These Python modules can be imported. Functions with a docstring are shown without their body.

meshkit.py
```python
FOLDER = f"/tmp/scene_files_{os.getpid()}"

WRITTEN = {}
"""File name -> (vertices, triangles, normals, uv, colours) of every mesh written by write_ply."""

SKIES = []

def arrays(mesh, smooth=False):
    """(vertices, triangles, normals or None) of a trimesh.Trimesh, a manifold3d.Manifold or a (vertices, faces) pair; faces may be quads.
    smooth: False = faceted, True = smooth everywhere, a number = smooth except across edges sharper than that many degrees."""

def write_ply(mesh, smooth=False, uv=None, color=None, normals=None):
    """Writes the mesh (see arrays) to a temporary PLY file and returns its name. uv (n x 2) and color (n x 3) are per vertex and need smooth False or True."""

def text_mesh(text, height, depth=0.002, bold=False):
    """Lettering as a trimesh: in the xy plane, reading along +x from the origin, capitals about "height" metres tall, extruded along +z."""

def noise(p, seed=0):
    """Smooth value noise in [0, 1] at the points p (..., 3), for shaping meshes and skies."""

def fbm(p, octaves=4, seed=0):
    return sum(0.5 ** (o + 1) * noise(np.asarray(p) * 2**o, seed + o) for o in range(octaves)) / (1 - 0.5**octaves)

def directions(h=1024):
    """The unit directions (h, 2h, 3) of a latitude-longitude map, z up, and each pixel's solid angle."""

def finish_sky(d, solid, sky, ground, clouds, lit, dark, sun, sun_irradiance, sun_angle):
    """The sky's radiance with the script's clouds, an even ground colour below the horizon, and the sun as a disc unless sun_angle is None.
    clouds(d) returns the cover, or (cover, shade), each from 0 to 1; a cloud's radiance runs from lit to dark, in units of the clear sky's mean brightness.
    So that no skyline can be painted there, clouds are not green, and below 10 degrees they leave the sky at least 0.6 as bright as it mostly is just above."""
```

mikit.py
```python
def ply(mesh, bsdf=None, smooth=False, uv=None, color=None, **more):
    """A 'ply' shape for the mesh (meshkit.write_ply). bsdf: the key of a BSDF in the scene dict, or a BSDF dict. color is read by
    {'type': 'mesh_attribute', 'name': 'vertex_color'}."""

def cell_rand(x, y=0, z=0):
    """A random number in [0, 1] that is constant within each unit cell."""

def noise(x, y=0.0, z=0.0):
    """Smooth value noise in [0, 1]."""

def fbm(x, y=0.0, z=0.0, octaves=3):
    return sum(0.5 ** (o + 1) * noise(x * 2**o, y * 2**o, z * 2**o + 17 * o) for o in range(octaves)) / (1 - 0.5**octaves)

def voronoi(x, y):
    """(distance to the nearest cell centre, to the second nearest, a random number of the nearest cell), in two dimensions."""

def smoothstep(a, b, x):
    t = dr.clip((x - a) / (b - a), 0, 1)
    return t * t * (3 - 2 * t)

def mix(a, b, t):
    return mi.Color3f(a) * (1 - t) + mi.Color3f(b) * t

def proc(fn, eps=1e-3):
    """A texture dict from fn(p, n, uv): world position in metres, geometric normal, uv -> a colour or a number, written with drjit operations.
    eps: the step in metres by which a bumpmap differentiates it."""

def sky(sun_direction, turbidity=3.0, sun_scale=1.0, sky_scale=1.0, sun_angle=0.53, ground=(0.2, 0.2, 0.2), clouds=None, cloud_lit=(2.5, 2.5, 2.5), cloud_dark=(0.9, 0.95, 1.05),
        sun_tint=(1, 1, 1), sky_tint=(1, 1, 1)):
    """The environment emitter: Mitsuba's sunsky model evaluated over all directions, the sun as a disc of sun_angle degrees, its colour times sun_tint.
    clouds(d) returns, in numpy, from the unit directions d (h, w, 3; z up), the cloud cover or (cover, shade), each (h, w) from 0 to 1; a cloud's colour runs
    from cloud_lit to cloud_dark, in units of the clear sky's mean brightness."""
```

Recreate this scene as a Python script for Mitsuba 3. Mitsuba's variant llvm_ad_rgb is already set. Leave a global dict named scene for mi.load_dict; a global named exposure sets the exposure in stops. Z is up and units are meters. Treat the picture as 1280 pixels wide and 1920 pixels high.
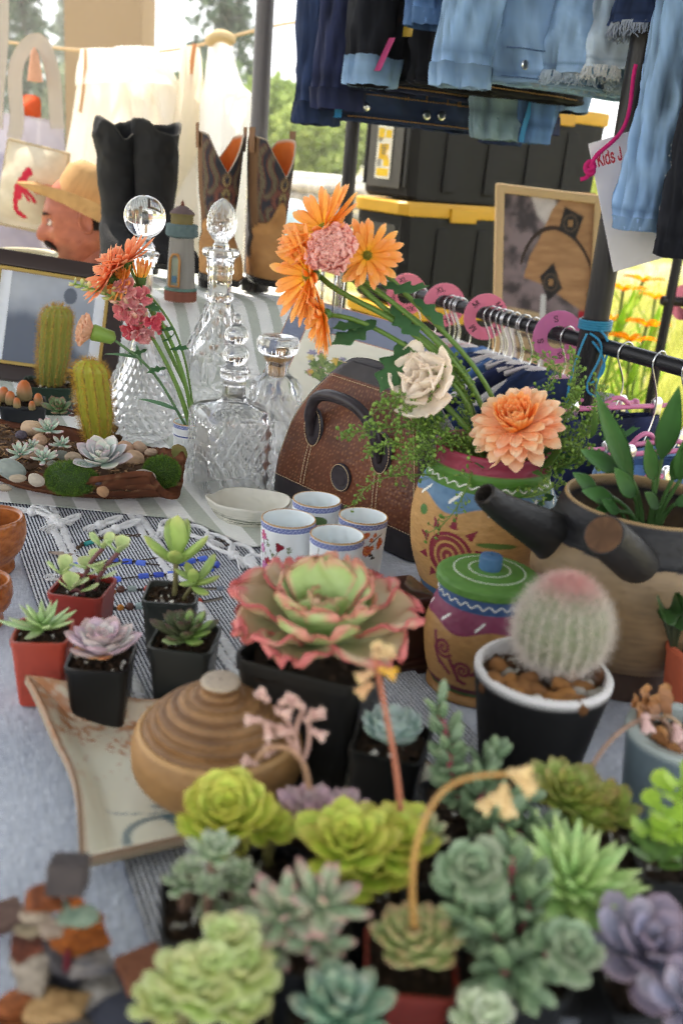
import math, numpy as np, trimesh, mitsuba as mi, mikit, meshkit, drjit as dr
from scipy.interpolate import PchipInterpolator
from scipy.spatial import cKDTree
from mikit import proc, noise, fbm, voronoi, smoothstep, mix, cell_rand
scene, labels = {}, {}
T = mi.ScalarTransform4f

# ------------------------------------------------------------------ camera, sky, exposure
V = lambda *a: np.array(a, float)
rad = math.radians
F, PITCH, ROLL, ZT = 1800.0, 20.0, 5.0, 0.75
CAM = V(0, 0, ZT + 0.40)
FWD = V(0, math.cos(rad(PITCH)), -math.sin(rad(PITCH)))
U0, R0 = V(0, math.sin(rad(PITCH)), math.cos(rad(PITCH))), V(1, 0, 0)
UP = math.cos(rad(ROLL)) * U0 - math.sin(rad(ROLL)) * R0
RT = math.cos(rad(ROLL)) * R0 + math.sin(rad(ROLL)) * U0
scene['camera'] = {'type': 'thinlens', 'fov': 2 * math.degrees(math.atan(640 / F)), 'fov_axis': 'x',
                   'to_world': T().look_at(CAM.tolist(), (CAM + FWD).tolist(), UP.tolist()),
                   'aperture_radius': 0.0030, 'focus_distance': 1.13, 'near_clip': 0.02, 'far_clip': 2000.0}
SUN = V(-0.36, 0.40, 0.95)


def sky_clouds(d):
    return np.clip(0.75 + 0.5 * (meshkit.fbm(d * 2.2, 4, 5) - 0.5), 0, 1), 0.25 * meshkit.fbm(d * 3.1 + 7, 3, 2)


scene['sky'] = mikit.sky(SUN.tolist(), turbidity=4, sun_scale=0.85, clouds=sky_clouds, sun_tint=(0.94, 1.0, 1.10), cloud_lit=(2.8, 2.82, 2.86), cloud_dark=(2.2, 2.24, 2.3), ground=(0.25, 0.24, 0.2))
exposure = 3.08


def ray(px, py):
    return FWD + (px - 640) / F * RT - (py - 960) / F * UP


def P(px, py, z=0.0):
    """The point z metres above the table top that the photograph shows at (px, py)."""
    r = ray(px, py)
    return CAM + r * ((ZT + z - CAM[2]) / r[2])


def D(px, py, y):
    """The point seen at (px, py) at the distance y in front of the camera."""
    r = ray(px, py)
    return CAM + r * (y / r[1])


def S(p):
    return float((p - CAM) @ FWD) / F


# ------------------------------------------------------------------ meshes
def C(h):
    a = np.array([int(h[i:i + 2], 16) for i in (1, 3, 5)]) / 255.0
    return np.where(a <= 0.04045, a / 12.92, ((a + 0.055) / 1.055) ** 2.4)


def MC(h):
    return C(h).tolist()


def lerp(a, b, t):
    t = np.asarray(t, float)[..., None]
    return np.asarray(a) * (1 - t) + np.asarray(b) * t


def sst(a, b, x):
    t = np.clip((np.asarray(x, float) - a) / (b - a), 0, 1)
    return t * t * (3 - 2 * t)


RND = np.random.RandomState(11)
U = lambda a=0.0, b=1.0: float(RND.uniform(a, b))


class G:
    def __init__(s, v, f, c=None):
        s.v, s.f = np.asarray(v, float).reshape(-1, 3), np.asarray(f, int)
        if s.f.ndim == 2 and s.f.shape[1] == 4:
            s.f = np.vstack([s.f[:, [0, 1, 2]], s.f[:, [0, 2, 3]]])
        s.c = None if c is None else np.broadcast_to(np.asarray(c, float), s.v.shape).copy()

    def T(s, m):
        m = np.asarray(m, float)
        g = G(s.v @ m[:3, :3].T + m[:3, 3], s.f, s.c)
        if np.linalg.det(m[:3, :3]) < 0:
            g.f = g.f[:, ::-1]
        return g

    def mv(s, *p):
        p = p[0] if len(p) == 1 else p
        return G(s.v + np.asarray(p, float), s.f, s.c)

    def sc(s, *k):
        return s.T(np.diag(list(k if len(k) == 3 else (k[0],) * 3) + [1.0]))

    def rot(s, ax, deg):
        return s.T(rotm(ax, deg))

    def rz(s, deg):
        return s.rot((0, 0, 1), deg)

    def col(s, c):
        c = C(c) if isinstance(c, str) else c
        c = c(s.v) if callable(c) else c
        return G(s.v, s.f, c)

    def disp(s, fn):
        return G(s.v + fn(s.v), s.f, s.c)

    def flip(s):
        return G(s.v, s.f[:, ::-1], s.c)


def rotm(ax, deg):
    ax = np.asarray(ax, float) / np.linalg.norm(ax)
    return trimesh.transformations.rotation_matrix(rad(deg), ax)


def frame(o, x, y, z):
    m = np.eye(4)
    m[:3, 0], m[:3, 1], m[:3, 2], m[:3, 3] = x, y, z, o
    return m


def unit(a):
    a = np.asarray(a, float)
    return a / max(np.linalg.norm(a), 1e-12)


def facing(o, n, up=(0, 0, 1)):
    """A frame at o whose z axis is n and whose y axis is as near to up as it can be."""
    z = unit(n)
    x = unit(np.cross(up, z) if abs(z @ unit(up)) < 0.999 else (1, 0, 0))
    return frame(o, x, np.cross(z, x), z)


def cat(*gs):
    gs = [g for g in (gs[0] if len(gs) == 1 and isinstance(gs[0], list) else gs)]
    at = np.cumsum([0] + [len(g.v) for g in gs])
    c = None
    if any(g.c is not None for g in gs):
        c = np.vstack([g.c if g.c is not None else np.full(g.v.shape, 0.3) for g in gs])
    return G(np.vstack([g.v for g in gs]), np.vstack([g.f + a for g, a in zip(gs, at)]), c)


def tm(m):
    return G(m.vertices, m.faces)


def loft(rings, cap0=True, cap1=True, closed=True):
    rings = [np.asarray(r, float) for r in rings]
    k, n = len(rings), len(rings[0])
    v = np.vstack(rings)
    j = np.arange(n if closed else n - 1)
    f = []
    for i in range(k - 1):
        a, b = i * n + j, i * n + (j + 1) % n
        f += [np.stack([a, b, b + n], 1), np.stack([a, b + n, a + n], 1)]
    extra = []
    for on, r, base in ((cap0, rings[0], 0), (cap1, rings[-1], (k - 1) * n)):
        if on:
            ci = len(v) + len(extra)
            extra.append(r.mean(0))
            a, b = base + j, base + (j + 1) % n
            f.append(np.stack([b, a, a * 0 + ci], 1) if base == 0 else np.stack([a, b, a * 0 + ci], 1))
    return G(np.vstack([v] + ([extra] if extra else [])), np.vstack(f))


def lathe(prof, n=48, cap0=False, cap1=False):
    """Around z; prof = [(r, z), ...] from the bottom outside upwards."""
    t = np.arange(n) * 2 * np.pi / n
    return loft([np.stack([r * np.cos(t), r * np.sin(t), 0 * t + z], 1) for r, z in prof], cap0, cap1)


def smoothprof(pts, n=40):
    pts = np.asarray(pts, float)
    s = np.r_[0, np.cumsum(np.linalg.norm(np.diff(pts, axis=0), axis=1))]
    u = np.linspace(0, s[-1], n)
    return np.stack([PchipInterpolator(s, pts[:, 0])(u), PchipInterpolator(s, pts[:, 1])(u)], 1)


def curve(pts, n=16):
    pts = np.asarray(pts, float)
    s = np.r_[0, np.cumsum(np.linalg.norm(np.diff(pts, axis=0), axis=1))]
    from scipy.interpolate import CubicSpline
    if len(pts) == 2:
        return pts[0] + np.linspace(0, 1, n)[:, None] * (pts[1] - pts[0])
    return CubicSpline(s, pts)(np.linspace(0, s[-1], n))


def tube(path, r, n=8, cap=True):
    path = np.asarray(path, float)
    r = np.broadcast_to(np.asarray(r, float), (len(path),))
    tg = np.gradient(path, axis=0)
    tg /= np.maximum(np.linalg.norm(tg, axis=1, keepdims=True), 1e-12)
    x = unit(np.cross(tg[0], V(0.13, 0.31, 0.94) if abs(tg[0][2]) < 0.9 else V(1, 0.1, 0)))
    a = np.arange(n) * 2 * np.pi / n
    rings = []
    for p, t, rr in zip(path, tg, r):
        x = unit(x - t * (x @ t))
        y = np.cross(t, x)
        rings.append(p + rr * (np.cos(a)[:, None] * x + np.sin(a)[:, None] * y))
    return loft(rings, cap, cap)


def rrect(w, h, r, n=6, z=0.0):
    """Rounded rectangle, counter-clockwise, 4 * n points."""
    out = []
    for k, (sx, sy) in enumerate(((1, 1), (-1, 1), (-1, -1), (1, -1))):
        t = np.linspace(0, np.pi / 2, n) + k * np.pi / 2
        out.append(np.stack([sx * (w / 2 - r) + r * np.cos(t), sy * (h / 2 - r) + r * np.sin(t), 0 * t + z], 1))
    return np.vstack(out)


def rbox(w, d, h, r=0.003, n=3):
    """A box standing on z = 0 with rounded edges."""
    r = min(r, 0.45 * min(w, d, h))
    rings = []
    for a in np.linspace(0, np.pi / 2, 3):
        rings.append(rrect(w - 2 * r * (1 - math.sin(a)), d - 2 * r * (1 - math.sin(a)), r * (0.25 + 0.75 * math.sin(a)), n, r * (1 - math.cos(a))))
    return loft(rings + [q * V(1, 1, -1) + V(0, 0, h) for q in rings[::-1]])


def bar(a, b, w, d, r=0.002, up=(0, 0, 1)):
    """A rectangular bar from a to b."""
    a, b = np.asarray(a, float), np.asarray(b, float)
    return rbox(w, d, np.linalg.norm(b - a), r).T(facing(a, b - a, up if abs(unit(b - a) @ unit(up)) < 0.99 else (0, 1, 0)))


def ico(r=1.0, sub=2):
    return tm(trimesh.creation.icosphere(subdivisions=sub, radius=r))


def gridmesh(p):
    """An open sheet from points p (nu, nv, 3)."""
    nu, nv = p.shape[:2]
    i, j = np.meshgrid(np.arange(nu - 1), np.arange(nv - 1), indexing='ij')
    a = (i * nv + j).ravel()
    return G(p.reshape(-1, 3), np.stack([a, a + nv, a + nv + 1, a + 1], 1))


def vnormals(v, f):
    n, fn = np.zeros_like(v), np.cross(v[f[:, 1]] - v[f[:, 0]], v[f[:, 2]] - v[f[:, 0]])
    for k in range(3):
        np.add.at(n, f[:, k], fn)
    return n / np.maximum(np.linalg.norm(n, axis=1, keepdims=True), 1e-12)


def slab(p, th):
    """A closed sheet of thickness th (number or (nu, nv)) around the points p (nu, nv, 3)."""
    nu, nv = p.shape[:2]
    g = gridmesh(p)
    n = vnormals(g.v, g.f) * (np.broadcast_to(th, (nu, nv)).reshape(-1, 1) / 2)
    N = nu * nv
    e = np.r_[np.arange(nv), np.arange(1, nu) * nv + nv - 1, (nu - 1) * nv + np.arange(nv - 2, -1, -1), np.arange(nu - 2, 0, -1) * nv]
    e2 = np.roll(e, -1)
    side = np.vstack([np.stack([e, e + N, e2 + N], 1), np.stack([e, e2 + N, e2], 1)])
    s = G(np.vstack([g.v + n, g.v - n]), np.vstack([g.f, g.f[:, ::-1] + N, side]))
    return s if tm_volume(s) >= 0 else s.flip()


def tm_volume(g):
    a, b, c = (g.v[g.f[:, k]] for k in range(3))
    return float(np.einsum('ij,ij->', a, np.cross(b, c)))


def scatter(base, mats):
    """Many copies of a small mesh as one."""
    mats = np.asarray(mats)
    v = (np.einsum('kij,nj->kni', mats[:, :3, :3], base.v) + mats[:, None, :3, 3]).reshape(-1, 3)
    f = (base.f[None] + (np.arange(len(mats)) * len(base.v))[:, None, None]).reshape(-1, 3)
    return G(v, f, None if base.c is None else np.tile(base.c, (len(mats), 1)))


def fb(p, s, o=4, seed=0):
    return meshkit.fbm(np.asarray(p) * s, o, seed)


# ------------------------------------------------------------------ scene entries
def numbered(key):
    if key not in TAKEN:
        TAKEN[key] = 0
        return key
    TAKEN[key] += 1
    return f'{key}_{TAKEN[key]:03d}'


TAKEN = {}
_cache = {}


# Mitsuba joins meshes that have uv but not those with attributes, so most meshes carry their vertex colours in uv: floor(u) is the
# mesh's row in a table (a colour and two colour axes), the rest of u and v the place along the two axes.
ATTR, PLAIN, ROWS = {'clay', 'paintg', 'paints', 'paintv', 'denim'}, {'glass', 'chrome', 'linen', 'runner_mat', 'stripe_mat', 'ground_mat'}, []


def pack(c):
    m = c.mean(0)
    if len(c) > 2 and np.ptp(c, axis=0).max() > 1e-5:
        ax = np.linalg.svd((c - m)[:: max(1, len(c) // 4000)], full_matrices=False)[2][:2]
    else:
        ax = np.eye(3)[:2]
    q = (c - m) @ ax.T
    lo, hi = q.min(0), np.maximum(q.max(0), q.min(0) + 1e-6)
    ROWS.append(np.r_[m + lo @ ax, ax[0] * (hi - lo)[0], ax[1] * (hi - lo)[1]])
    q = (q - lo) / (hi - lo)
    return np.stack([len(ROWS) - 1 + .05 + .9 * q[:, 0], .05 + .9 * q[:, 1]], 1)


def packed_color(p, n, uv):
    if not hasattr(packed_color, 'table'):
        packed_color.table = mi.Float(np.array(ROWS, np.float32).ravel())
    k = dr.floor(uv.x)
    i = dr.clip(mi.Int32(k), 0, len(ROWS) - 1) * 9
    a, b = dr.clip((uv.x - k - .05) / .9, 0, 1), dr.clip((uv.y - .05) / .9, 0, 1)
    g = [dr.gather(mi.Float, packed_color.table, mi.UInt32(i + j)) for j in range(9)]
    return mi.Color3f(*[dr.clip(g[j] + a * g[3 + j] + b * g[6 + j], 0, 1) for j in range(3)])


def shape(g, mat, smooth=True, to=None):
    kind = 'a' if mat in ATTR else 'p' if mat in PLAIN else 't' if mat == 'petal' else 'u'
    k = (id(g), smooth, kind)
    if k not in _cache:
        h = g
        col = h.c if h.c is not None else np.full(h.v.shape, 0.3)
        if smooth not in (True, False):
            m = trimesh.graph.smooth_shade(trimesh.Trimesh(h.v, h.f, process=False), angle=rad(smooth), facet_minarea=None)
            if len(m.vertices) != len(h.v):
                col = col[cKDTree(h.v).query(m.vertices)[1]]
            h = G(m.vertices, m.faces)
        col = np.clip(col, 0, 1)
        if kind == 't':
            col = np.clip(col ** 0.78 + .15 * (col - col.mean(1, keepdims=True)), 0, 1)
        kw = {'a': lambda: {'color': col}, 'p': dict}.get(kind, lambda: {'uv': pack(col)})()
        _cache[k] = (mikit.ply((h.v, h.f), None, smooth=bool(smooth), **kw), g)
    d = dict(_cache[k][0])
    d['bsdf'] = {'type': 'ref', 'id': mat}
    if to is not None:
        d['to_world'] = T(np.asarray(to, float).tolist())
    return d


def thing(name, label, cat_, group=None, kind=None):
    k = numbered(name)
    labels[k] = {'label': label, 'category': cat_}
    if group:
        labels[k]['group'] = group
    if kind:
        labels[k]['kind'] = kind
    return k


def part(t, name, g, mat='vc', smooth=40, to=None, label=None, stuff=False):
    k = numbered(t + '__' + name)
    scene[k] = shape(g, mat, smooth, to)
    if label or stuff:
        labels[k] = {}
        if label:
            labels[k]['label'] = label
        if stuff:
            labels[k]['kind'] = 'stuff'
    return k


def solo(name, g, mat, label=None, cat_=None, smooth=40, group=None, kind=None):
    k = numbered(name)
    scene[k] = shape(g, mat, smooth)
    labels[k] = {a: b for a, b in (('label', label), ('category', cat_), ('group', group), ('kind', kind)) if b}
    return k


# ------------------------------------------------------------------ materials (colour comes from the meshes' own vertex colours)
VA = {'type': 'mesh_attribute', 'name': 'vertex_color'}
VC = proc(packed_color)


def two(b):
    return {'type': 'twosided', 'b': b}


def bumped(b, fn, scale, eps):
    return {'type': 'bumpmap', 'arbitrary': proc(fn, eps), 'scale': scale, 'b': b}


scene['vc'] = two({'type': 'principled', 'base_color': VC, 'roughness': 0.7, 'specular': 0.35})
scene['vcs'] = two({'type': 'principled', 'base_color': VC, 'roughness': 0.36, 'specular': 0.32})
scene['vcg'] = two({'type': 'principled', 'base_color': VC, 'roughness': 0.14, 'specular': 0.5})
scene['petal'] = {'type': 'principledthin', 'base_color': VC, 'roughness': 0.55, 'diff_trans': 0.7, 'spec_trans': 0.0, 'eta': 1.3}
scene['cloth'] = {'type': 'principledthin', 'base_color': VC, 'roughness': 0.9, 'diff_trans': 1.0, 'spec_trans': 0.0, 'eta': 1.2}
scene['chrome'] = two({'type': 'principled', 'base_color': {'type': 'rgb', 'value': [0.75, 0.75, 0.76]}, 'metallic': 1.0, 'roughness': 0.16})
scene['glass'] = {'type': 'dielectric', 'int_ior': 1.5}
scene['clay'] = two(bumped({'type': 'principled', 'base_color': VA, 'roughness': 0.5, 'specular': 0.4}, lambda p, n, uv: fbm(p.x * 260, p.y * 260, p.z * 260, 3), 0.0011, 4e-4))
scene['rough'] = two({'type': 'principled', 'base_color': VC, 'roughness': 0.85, 'specular': 0.2})
scene['paintg'] = two({'type': 'principled', 'base_color': VA, 'roughness': 0.14, 'specular': 0.5})
scene['paints'] = two({'type': 'principled', 'base_color': VA, 'roughness': 0.38, 'specular': 0.45})
scene['paintv'] = two({'type': 'principled', 'base_color': VA, 'roughness': 0.75, 'specular': 0.3})
scene['leafy'] = two({'type': 'principled', 'base_color': VC, 'roughness': 0.44, 'specular': 0.4})
scene['denim'] = two(bumped({'type': 'principled', 'base_color': VA, 'roughness': 0.9, 'specular': 0.1, 'sheen': 0.5}, lambda p, n, uv: fbm(p.x * 700, p.y * 700, p.z * 300, 2), 0.0010, 2.5e-4))
# ------------------------------------------------------------------ the setting: ground, table, cloths, tent, trees, far things
TA, TBX = V(-0.4384, 0.8988, 0), V(0.8988, 0.4384, 0)      # along and across the table


def TB(a, b, z=0.0):
    return TA * a + TBX * b + V(0, 0, ZT + z)


def ab(p):
    return float(p @ TA), float(p @ TBX)


def ground_color(p, n, uv):
    a, b = fbm(p.x * 0.5, p.y * 0.5, 0, 3), fbm(p.x * 7, p.y * 7, 3, 3)
    soil = mix(MC('#8f8371'), MC('#b8ae98'), b)
    grass = mix(MC('#6f7a3c'), MC('#9a9a52'), b)
    return mix(soil, grass, smoothstep(0.45, 0.6, a + 0.2 * (b - 0.5)))


scene['ground_mat'] = two(bumped({'type': 'diffuse', 'reflectance': proc(ground_color)}, lambda p, n, uv: fbm(p.x * 30, p.y * 30, 0, 3), 0.02, 4e-3))
gp = np.array([[[x, y, 0.0] for y in np.linspace(-310, 310, 60)] for x in np.linspace(-310, 310, 60)])
k = numbered('ground')
scene[k] = shape(gridmesh(gp), 'ground_mat', True)
labels[k] = {'label': 'dry dusty ground with patches of yellow green grass', 'category': 'ground', 'kind': 'structure'}


def weave(p, n, uv):
    x, y = p.x * float(TBX[0]) + p.y * float(TBX[1]), p.x * float(TA[0]) + p.y * float(TA[1])
    w = fbm(x * 1500, y * 170, p.z * 170, 2) * 0.5 + fbm(x * 170, y * 1500, p.z * 170, 2) * 0.5
    b = fbm(p.x * 9, p.y * 9, p.z * 9, 3)
    return mix(MC('#979fb0'), MC('#d2d7e1'), smoothstep(0.2, 0.8, w * 0.75 + b * 0.25))


scene['linen'] = two(bumped({'type': 'principled', 'base_color': proc(weave), 'roughness': 0.9, 'specular': 0.1, 'sheen': 0.4},
                            lambda p, n, uv: fbm(p.x * 500, p.y * 500, p.z * 500, 2), 0.0016, 4e-4))


def runner_color(p, n, uv):
    b, a = p.x * float(TBX[0]) + p.y * float(TBX[1]), p.x * float(TA[0]) + p.y * float(TA[1])
    s = 0.5 + 0.5 * dr.sin((b + 0.0006 * fbm(a * 40, b * 20, 0, 2)) * (2 * math.pi / 0.0034))
    r = fbm(a * 500, b * 500, 0, 2)
    line = smoothstep(0.30, 0.62, s + 0.5 * (r - 0.5))
    return mix(MC('#424652'), MC('#ced0d6'), line)


scene['runner_mat'] = two(bumped({'type': 'principled', 'base_color': proc(runner_color), 'roughness': 0.95, 'specular': 0.1},
                                 lambda p, n, uv: fbm(p.x * 600, p.y * 600, 0, 2), 0.0014, 3e-4))


def stripe_color(p, n, uv):
    b = p.x * float(TBX[0]) + p.y * float(TBX[1])
    w = fbm(p.x * 500, p.y * 500, p.z * 500, 2)
    s = 0.5 + 0.5 * dr.sin(b * (2 * math.pi / 0.046) + 1.0)
    return mix(mix(MC('#b4bab0'), MC('#c6cac0'), w), mix(MC('#e3e4e2'), MC('#f3f3f0'), w), smoothstep(0.35, 0.5, s))


scene['stripe_mat'] = two({'type': 'principled', 'base_color': proc(stripe_color), 'roughness': 0.9, 'specular': 0.1})

# the table and its cloth
A0, A1, B0, B1 = -0.25, 2.30, -0.22, 0.80
t = thing('market_table', 'long folding table hidden under the grey linen cloth', 'table')
mt = frame((A0 + A1) / 2 * TA + (B0 + B1) / 2 * TBX, TBX, TA, V(0, 0, 1))
mt[:3, 1] *= 1
part(t, 'tabletop', rbox(B1 - B0 - 0.02, A1 - A0 - 0.02, 0.03, 0.005).mv(0, 0, ZT - 0.036).T(mt).col('#c9c5bc'))
for sx in (-1, 1):
    for sy in (-1, 1):
        part(t, 'leg', tube([(sx * 0.42, sy * 1.12, 0), (sx * 0.42, sy * 1.12, ZT - 0.036)], 0.016, 12).T(mt).col('#5a5c60'))
na, nb = 130, 74
g = np.zeros((na, nb, 3))
hang = 0.5
for i, aa in enumerate(np.linspace(A0 - hang, A1 + hang, na)):
    for j, bb in enumerate(np.linspace(B0 - hang, B1 + hang, nb)):
        oa, ob = max(A0 - aa, aa - A1, 0), max(B0 - bb, bb - B1, 0)
        dz = max(oa, ob)
        ca, cb = min(max(aa, A0), A1), min(max(bb, B0), B1)
        w = 0.012 * math.sin(aa * 21) * min(ob, 0.3) / 0.3 + 0.008
        w2 = 0.012 * math.sin(bb * 23) * min(oa, 0.3) / 0.3 + 0.008
        g[i, j] = TA * (ca + (np.sign(aa - ca) * w2 if oa else 0)) + TBX * (cb + (np.sign(bb - cb) * w if ob else 0)) + V(0, 0, ZT - dz)
g[..., 2] += 0.0012 * (fb(g, 6, 3) - 0.5) * (g[..., 2] > ZT - 0.01) - 0.0006
k = solo('tablecloth', gridmesh(g), 'linen', 'grey white woven linen cloth spread over the whole table', 'tablecloth', True)

# the striped runner
rb0, rb1 = ab(P(66, 1130))[1], ab(P(800, 1292))[1]
ra0, ra1 = 0.30, 1.62
t = thing('table_runner', 'black and white fine striped runner with white lacy bands', 'runner')
ii, jj = np.meshgrid(np.linspace(ra0, ra1, 100), np.linspace(rb0, rb1, 40), indexing='ij')
g = TA * ii[..., None] + TBX * jj[..., None] + V(0, 0, ZT + 0.003)
g[..., 2] += 0.0016 * fb(g, 9, 3)
part(t, 'striped_cloth', slab(g, 0.0016), 'runner_mat', True)
rw = rb1 - rb0
for q in (0.165, 0.485):
    knots, bb = [], rb0 + q * rw
    m = []
    for aa in np.arange(ra0 + 0.01, ra1, 0.0075):
        for s in (-1, 1):
            m.append(frame(TA * aa + TBX * (bb + s * 0.0042 + U(-.001, .001)) + V(0, 0, ZT + 0.0062), TBX * 0.0048, TA * 0.0046, V(0, 0, 0.0017)))
    part(t, 'white_band', scatter(ico(1, 1).disp(lambda v: 0.25 * (fb(v, 2.1, 2)[:, None] - .5) * v), m).col('#d6d7da'), 'rough', True)

# the white cloth with green grey stripes, over a low crate at the back
e0, e1, e2 = ab(P(-30, 950)), ab(P(350, 985)), ab(P(470, 1040))
edge = lambda b: float(np.interp(b, [e0[1], e1[1], e2[1], e2[1] + 0.25], [e0[0], e1[0], e2[0], e2[0] + 0.05]))
bs = np.linspace(e0[1] - 0.12, 0.765, 60)
RA = 1.72
t = thing('back_riser', 'low wooden crate raising the back of the display, under the striped cloth', 'crate')
mr = frame(TA * (RA + 0.30) + TBX * 0.30 + V(0, 0, ZT + 0.002), TBX, TA, V(0, 0, 1))
part(t, 'box', rbox(0.96, 0.50, 0.124, 0.004).T(mr).col('#9b8463'))
g = np.zeros((120, 60, 3))
for j, bb in enumerate(bs):
    a0 = edge(bb)
    for i, u in enumerate(np.linspace(0, 1, 120)):
        aa = a0 + (2.27 - a0) * u
        z = 0.0075 + 0.126 * float(sst(RA - 0.09, RA + 0.06, aa))
        g[i, j] = TB(aa, bb, z)
g[..., 2] += 0.0025 * (fb(g, 14, 3, 2)) - 0.0008
t = thing('striped_cloth', 'white cloth with broad grey green stripes and a knotted white fringe', 'cloth')
part(t, 'cloth', slab(g, 0.0016), 'stripe_mat', True)


def tassel(p0, dirv, L, w):
    """A knotted cotton fringe lying on the table: a loop, a knot and a brush of threads."""
    d = unit(dirv)
    sdev = np.cross(d, V(0, 0, 1))
    out = []
    for s in (-1, 1):
        pts = [p0, p0 + d * L * 0.2 + sdev * s * w, p0 + d * L * 0.5 + sdev * s * w * 0.6, p0 + d * L * 0.62]
        pa = curve(pts, 12)
        for ph in (0, 2.1, 4.2):
            tt = np.linspace(0, 12, 12) + ph
            out.append(tube(pa + 0.0011 * (np.cos(tt)[:, None] * sdev + np.sin(tt)[:, None] * V(0, 0, 1)), 0.0014, 6))
    kp = p0 + d * L * 0.64
    out.append(ico(1, 2).disp(lambda v: 0.4 * (fb(v, 2.5, 2)[:, None] - .5) * v).T(frame(kp, d * 0.006, sdev * 0.0062, V(0, 0, 0.005))))
    for i in range(26):
        a = U(-1, 1)
        pa = curve([kp, kp + d * L * 0.16 + sdev * a * 0.0045 + V(0, 0, U(-.001, .003)), kp + d * L * U(.26, .38) + sdev * a * U(.006, .012) + V(0, 0, U(-.003, .001))], 6)
        out.append(tube(pa, 0.0007, 4))
    return cat(out).col(lambda v: lerp(C('#c9cacc'), C('#f2f2f2'), fb(v, 300, 2)))


for i, (px, py, qx, qy) in enumerate([(5, 952, 78, 962), (60, 950, 128, 985), (150, 965, 112, 983), (228, 968, 168, 992), (262, 975, 222, 990), (330, 975, 300, 1000),
                                      (352, 985, 395, 1015), (390, 1000, 450, 1052), (440, 1020, 478, 1062), (470, 1040, 500, 1075)]):
    p0, p1 = P(px, py, 0.012), P(qx, qy, 0.009)
    part(t, 'tassel', tassel(p0, p1 - p0, float(np.clip(np.linalg.norm(p1 - p0), 0.05, 0.085)) * (1.25 if px > 340 else 1), 0.011 if px > 320 else 0.004), 'rough', True)

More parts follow.
